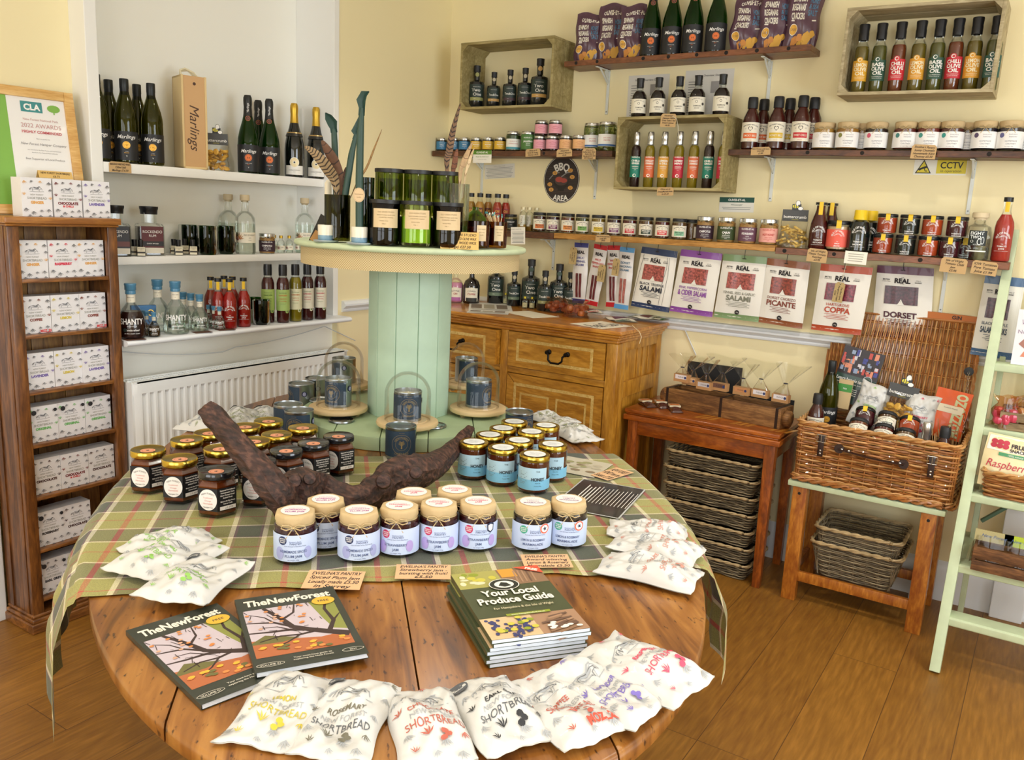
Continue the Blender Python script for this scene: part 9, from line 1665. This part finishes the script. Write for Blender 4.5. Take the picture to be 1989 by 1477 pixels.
z = LZ[2]; yy = y3(z); bx0,bx1,by0,by1 = 2.755,3.08,yy-.03,yy+.19
g = G(); wick(g,bx0,by0,bx1,by1,z+.006,z+.085,11,.0045,.004,.05,.01,0,.02); w0 = g.mesh('woven_side', WK); g = G(); rim(g,bx0-.003,by0-.003,bx1+.003,by1+.003,z+.09,.0055,2,.022,.005); w1 = g.mesh('rim', WK); g = G(); g.box((bx0+.01,by0+.01,z+.001),(bx1-.01,by1-.01,z+.006)); thing('wicker_basket','brown wicker basket on the ladder holding fruit snack pouches','basket',plist=[('woven_side',w0),('rim',w1),('base',g.mesh('base',WK[1],False))])
g = G(); w_,h_ = .15,.19; pp = lambda u,v,o=0: (u*(1+.04*math.cos(v*16)),v,.018*max(0,1-(2*u/w_)**2)*max(0,1-(2*v/h_)**4)+.001*math.sin(u*80+v*50)+o); g.sheet(lambda a,b: pp((a-.5)*w_,(b-.5)*h_),14,18); g.sheet(lambda a,b: ((a-.5)*w_,(b-.5)*h_,-.002),4,4,0,True)
decal(g, lambda u,v,o: pp(u,v,o+.0006), [Rr(-w_*.46,h_*.20,w_*.46,h_*.47,2)]+[D(-.05+.018*(i%3),.055+.014*(i//3),.010,.009,3,12) for i in range(6)]+[T('FRUIT',.028,.062,.020,4,.06,bold=.04),T('SNACKS',.028,.046,.015,4,.06,bold=.03),Rr(-.03,.022,w_*.46,.034,5),T('100% natural',.02,.028,.009,2,.07),T('Raspberry',.004,-.008,.038,3,.13,shear=.25)],grid=.02); p = ony(1955,905,yy+.02); thing('fruit_snack_pouch','cream raspberry fruit snack pouch standing in the ladder basket','snack bag',(p.x,yy+.02,p.z+.01),me=g.mesh('fruit_snack_pouch',[M('EFE0B0',.4,coat=.2),INK,M('F2EDE2',.5),M('C23A4E',.5),M('3A3030',.5),M('4E9A6A',.5)]),rot=(PI/2-.15,.06,0))
g = G(); g.box((-.03,-.012,0),(.03,.012,.13)); thing('kraft_pouch','brown paper pouch behind the raspberry one in the ladder basket','snack bag',(2.79,yy+.09,z+.008),me=g.mesh('kraft_pouch',KRP,True,bev=.004),rot=(-.1,-.15,0))
z = LZ[1]; yy = y3(z); ltray('rough brown wooden tray on the lower ladder bearer holding wrapped cookies',2.765,3.15,yy-.05,yy+.16,z+.001,.085,wood('rough_tray','4A2E18','8A5E36','6A4526',(2,9,9),.7,0,3))
for i,(px,l) in enumerate(((1925,'clear bag of stacked brown cookies under an olive card, lower ladder tray'),(1985,'clear bag of cookies with a lime label cut by the frame edge'))):
    P = []; 
    for j in range(2):
        g = G()
        for k in range(4): g.lathe([(0,0),(.024,0),(.026,.005),(.024,.010),(0,.011)],14,c=(-.027+.054*j,.002*(k%2),.004+.0125*k))
        P.append(('cookie_stack', g.mesh('cookie_stack', M('8A5A2E',.7,var=.2,bs=60))))
    g = G(); g.sheet(lambda a,b: (.058*(1-.1*b)*math.cos(2*PI*a),(.030*(1-b)+.002)*math.sin(2*PI*a)+.0015*math.sin(a*50),.10*b),24,8); P.append(('clear_bag', g.mesh('clear_bag', CELLO)))
    g = G(); g.box((-.052,-.003,.078),(.052,.003,.112)); decal(g, flatmap((0,-.0031,.095)), [T('New Forest',0,.002,.014,1,.08,shear=.3)]); P.append(('card_header', g.mesh('card_header',[M('B9AF7E' if i == 0 else 'B8CC3A',.6),M('4A6A9A',.6)],False)))
    p = ony(px,1060,yy+.0); thing('cookie_bag', l, 'biscuit bag', (p.x+.005,yy+.0,z+.0105), plist=P, scale=1.12)
g = G(); g.box((-.03,-.02,0),(.03,.02,.09)); thing('white_adapter','white plug adapter on the floor behind the hamper stand','plug adapter',(2.575,-.09,.0),me=g.mesh('white_adapter',M('D9DBDC',.5),True,bev=.004))
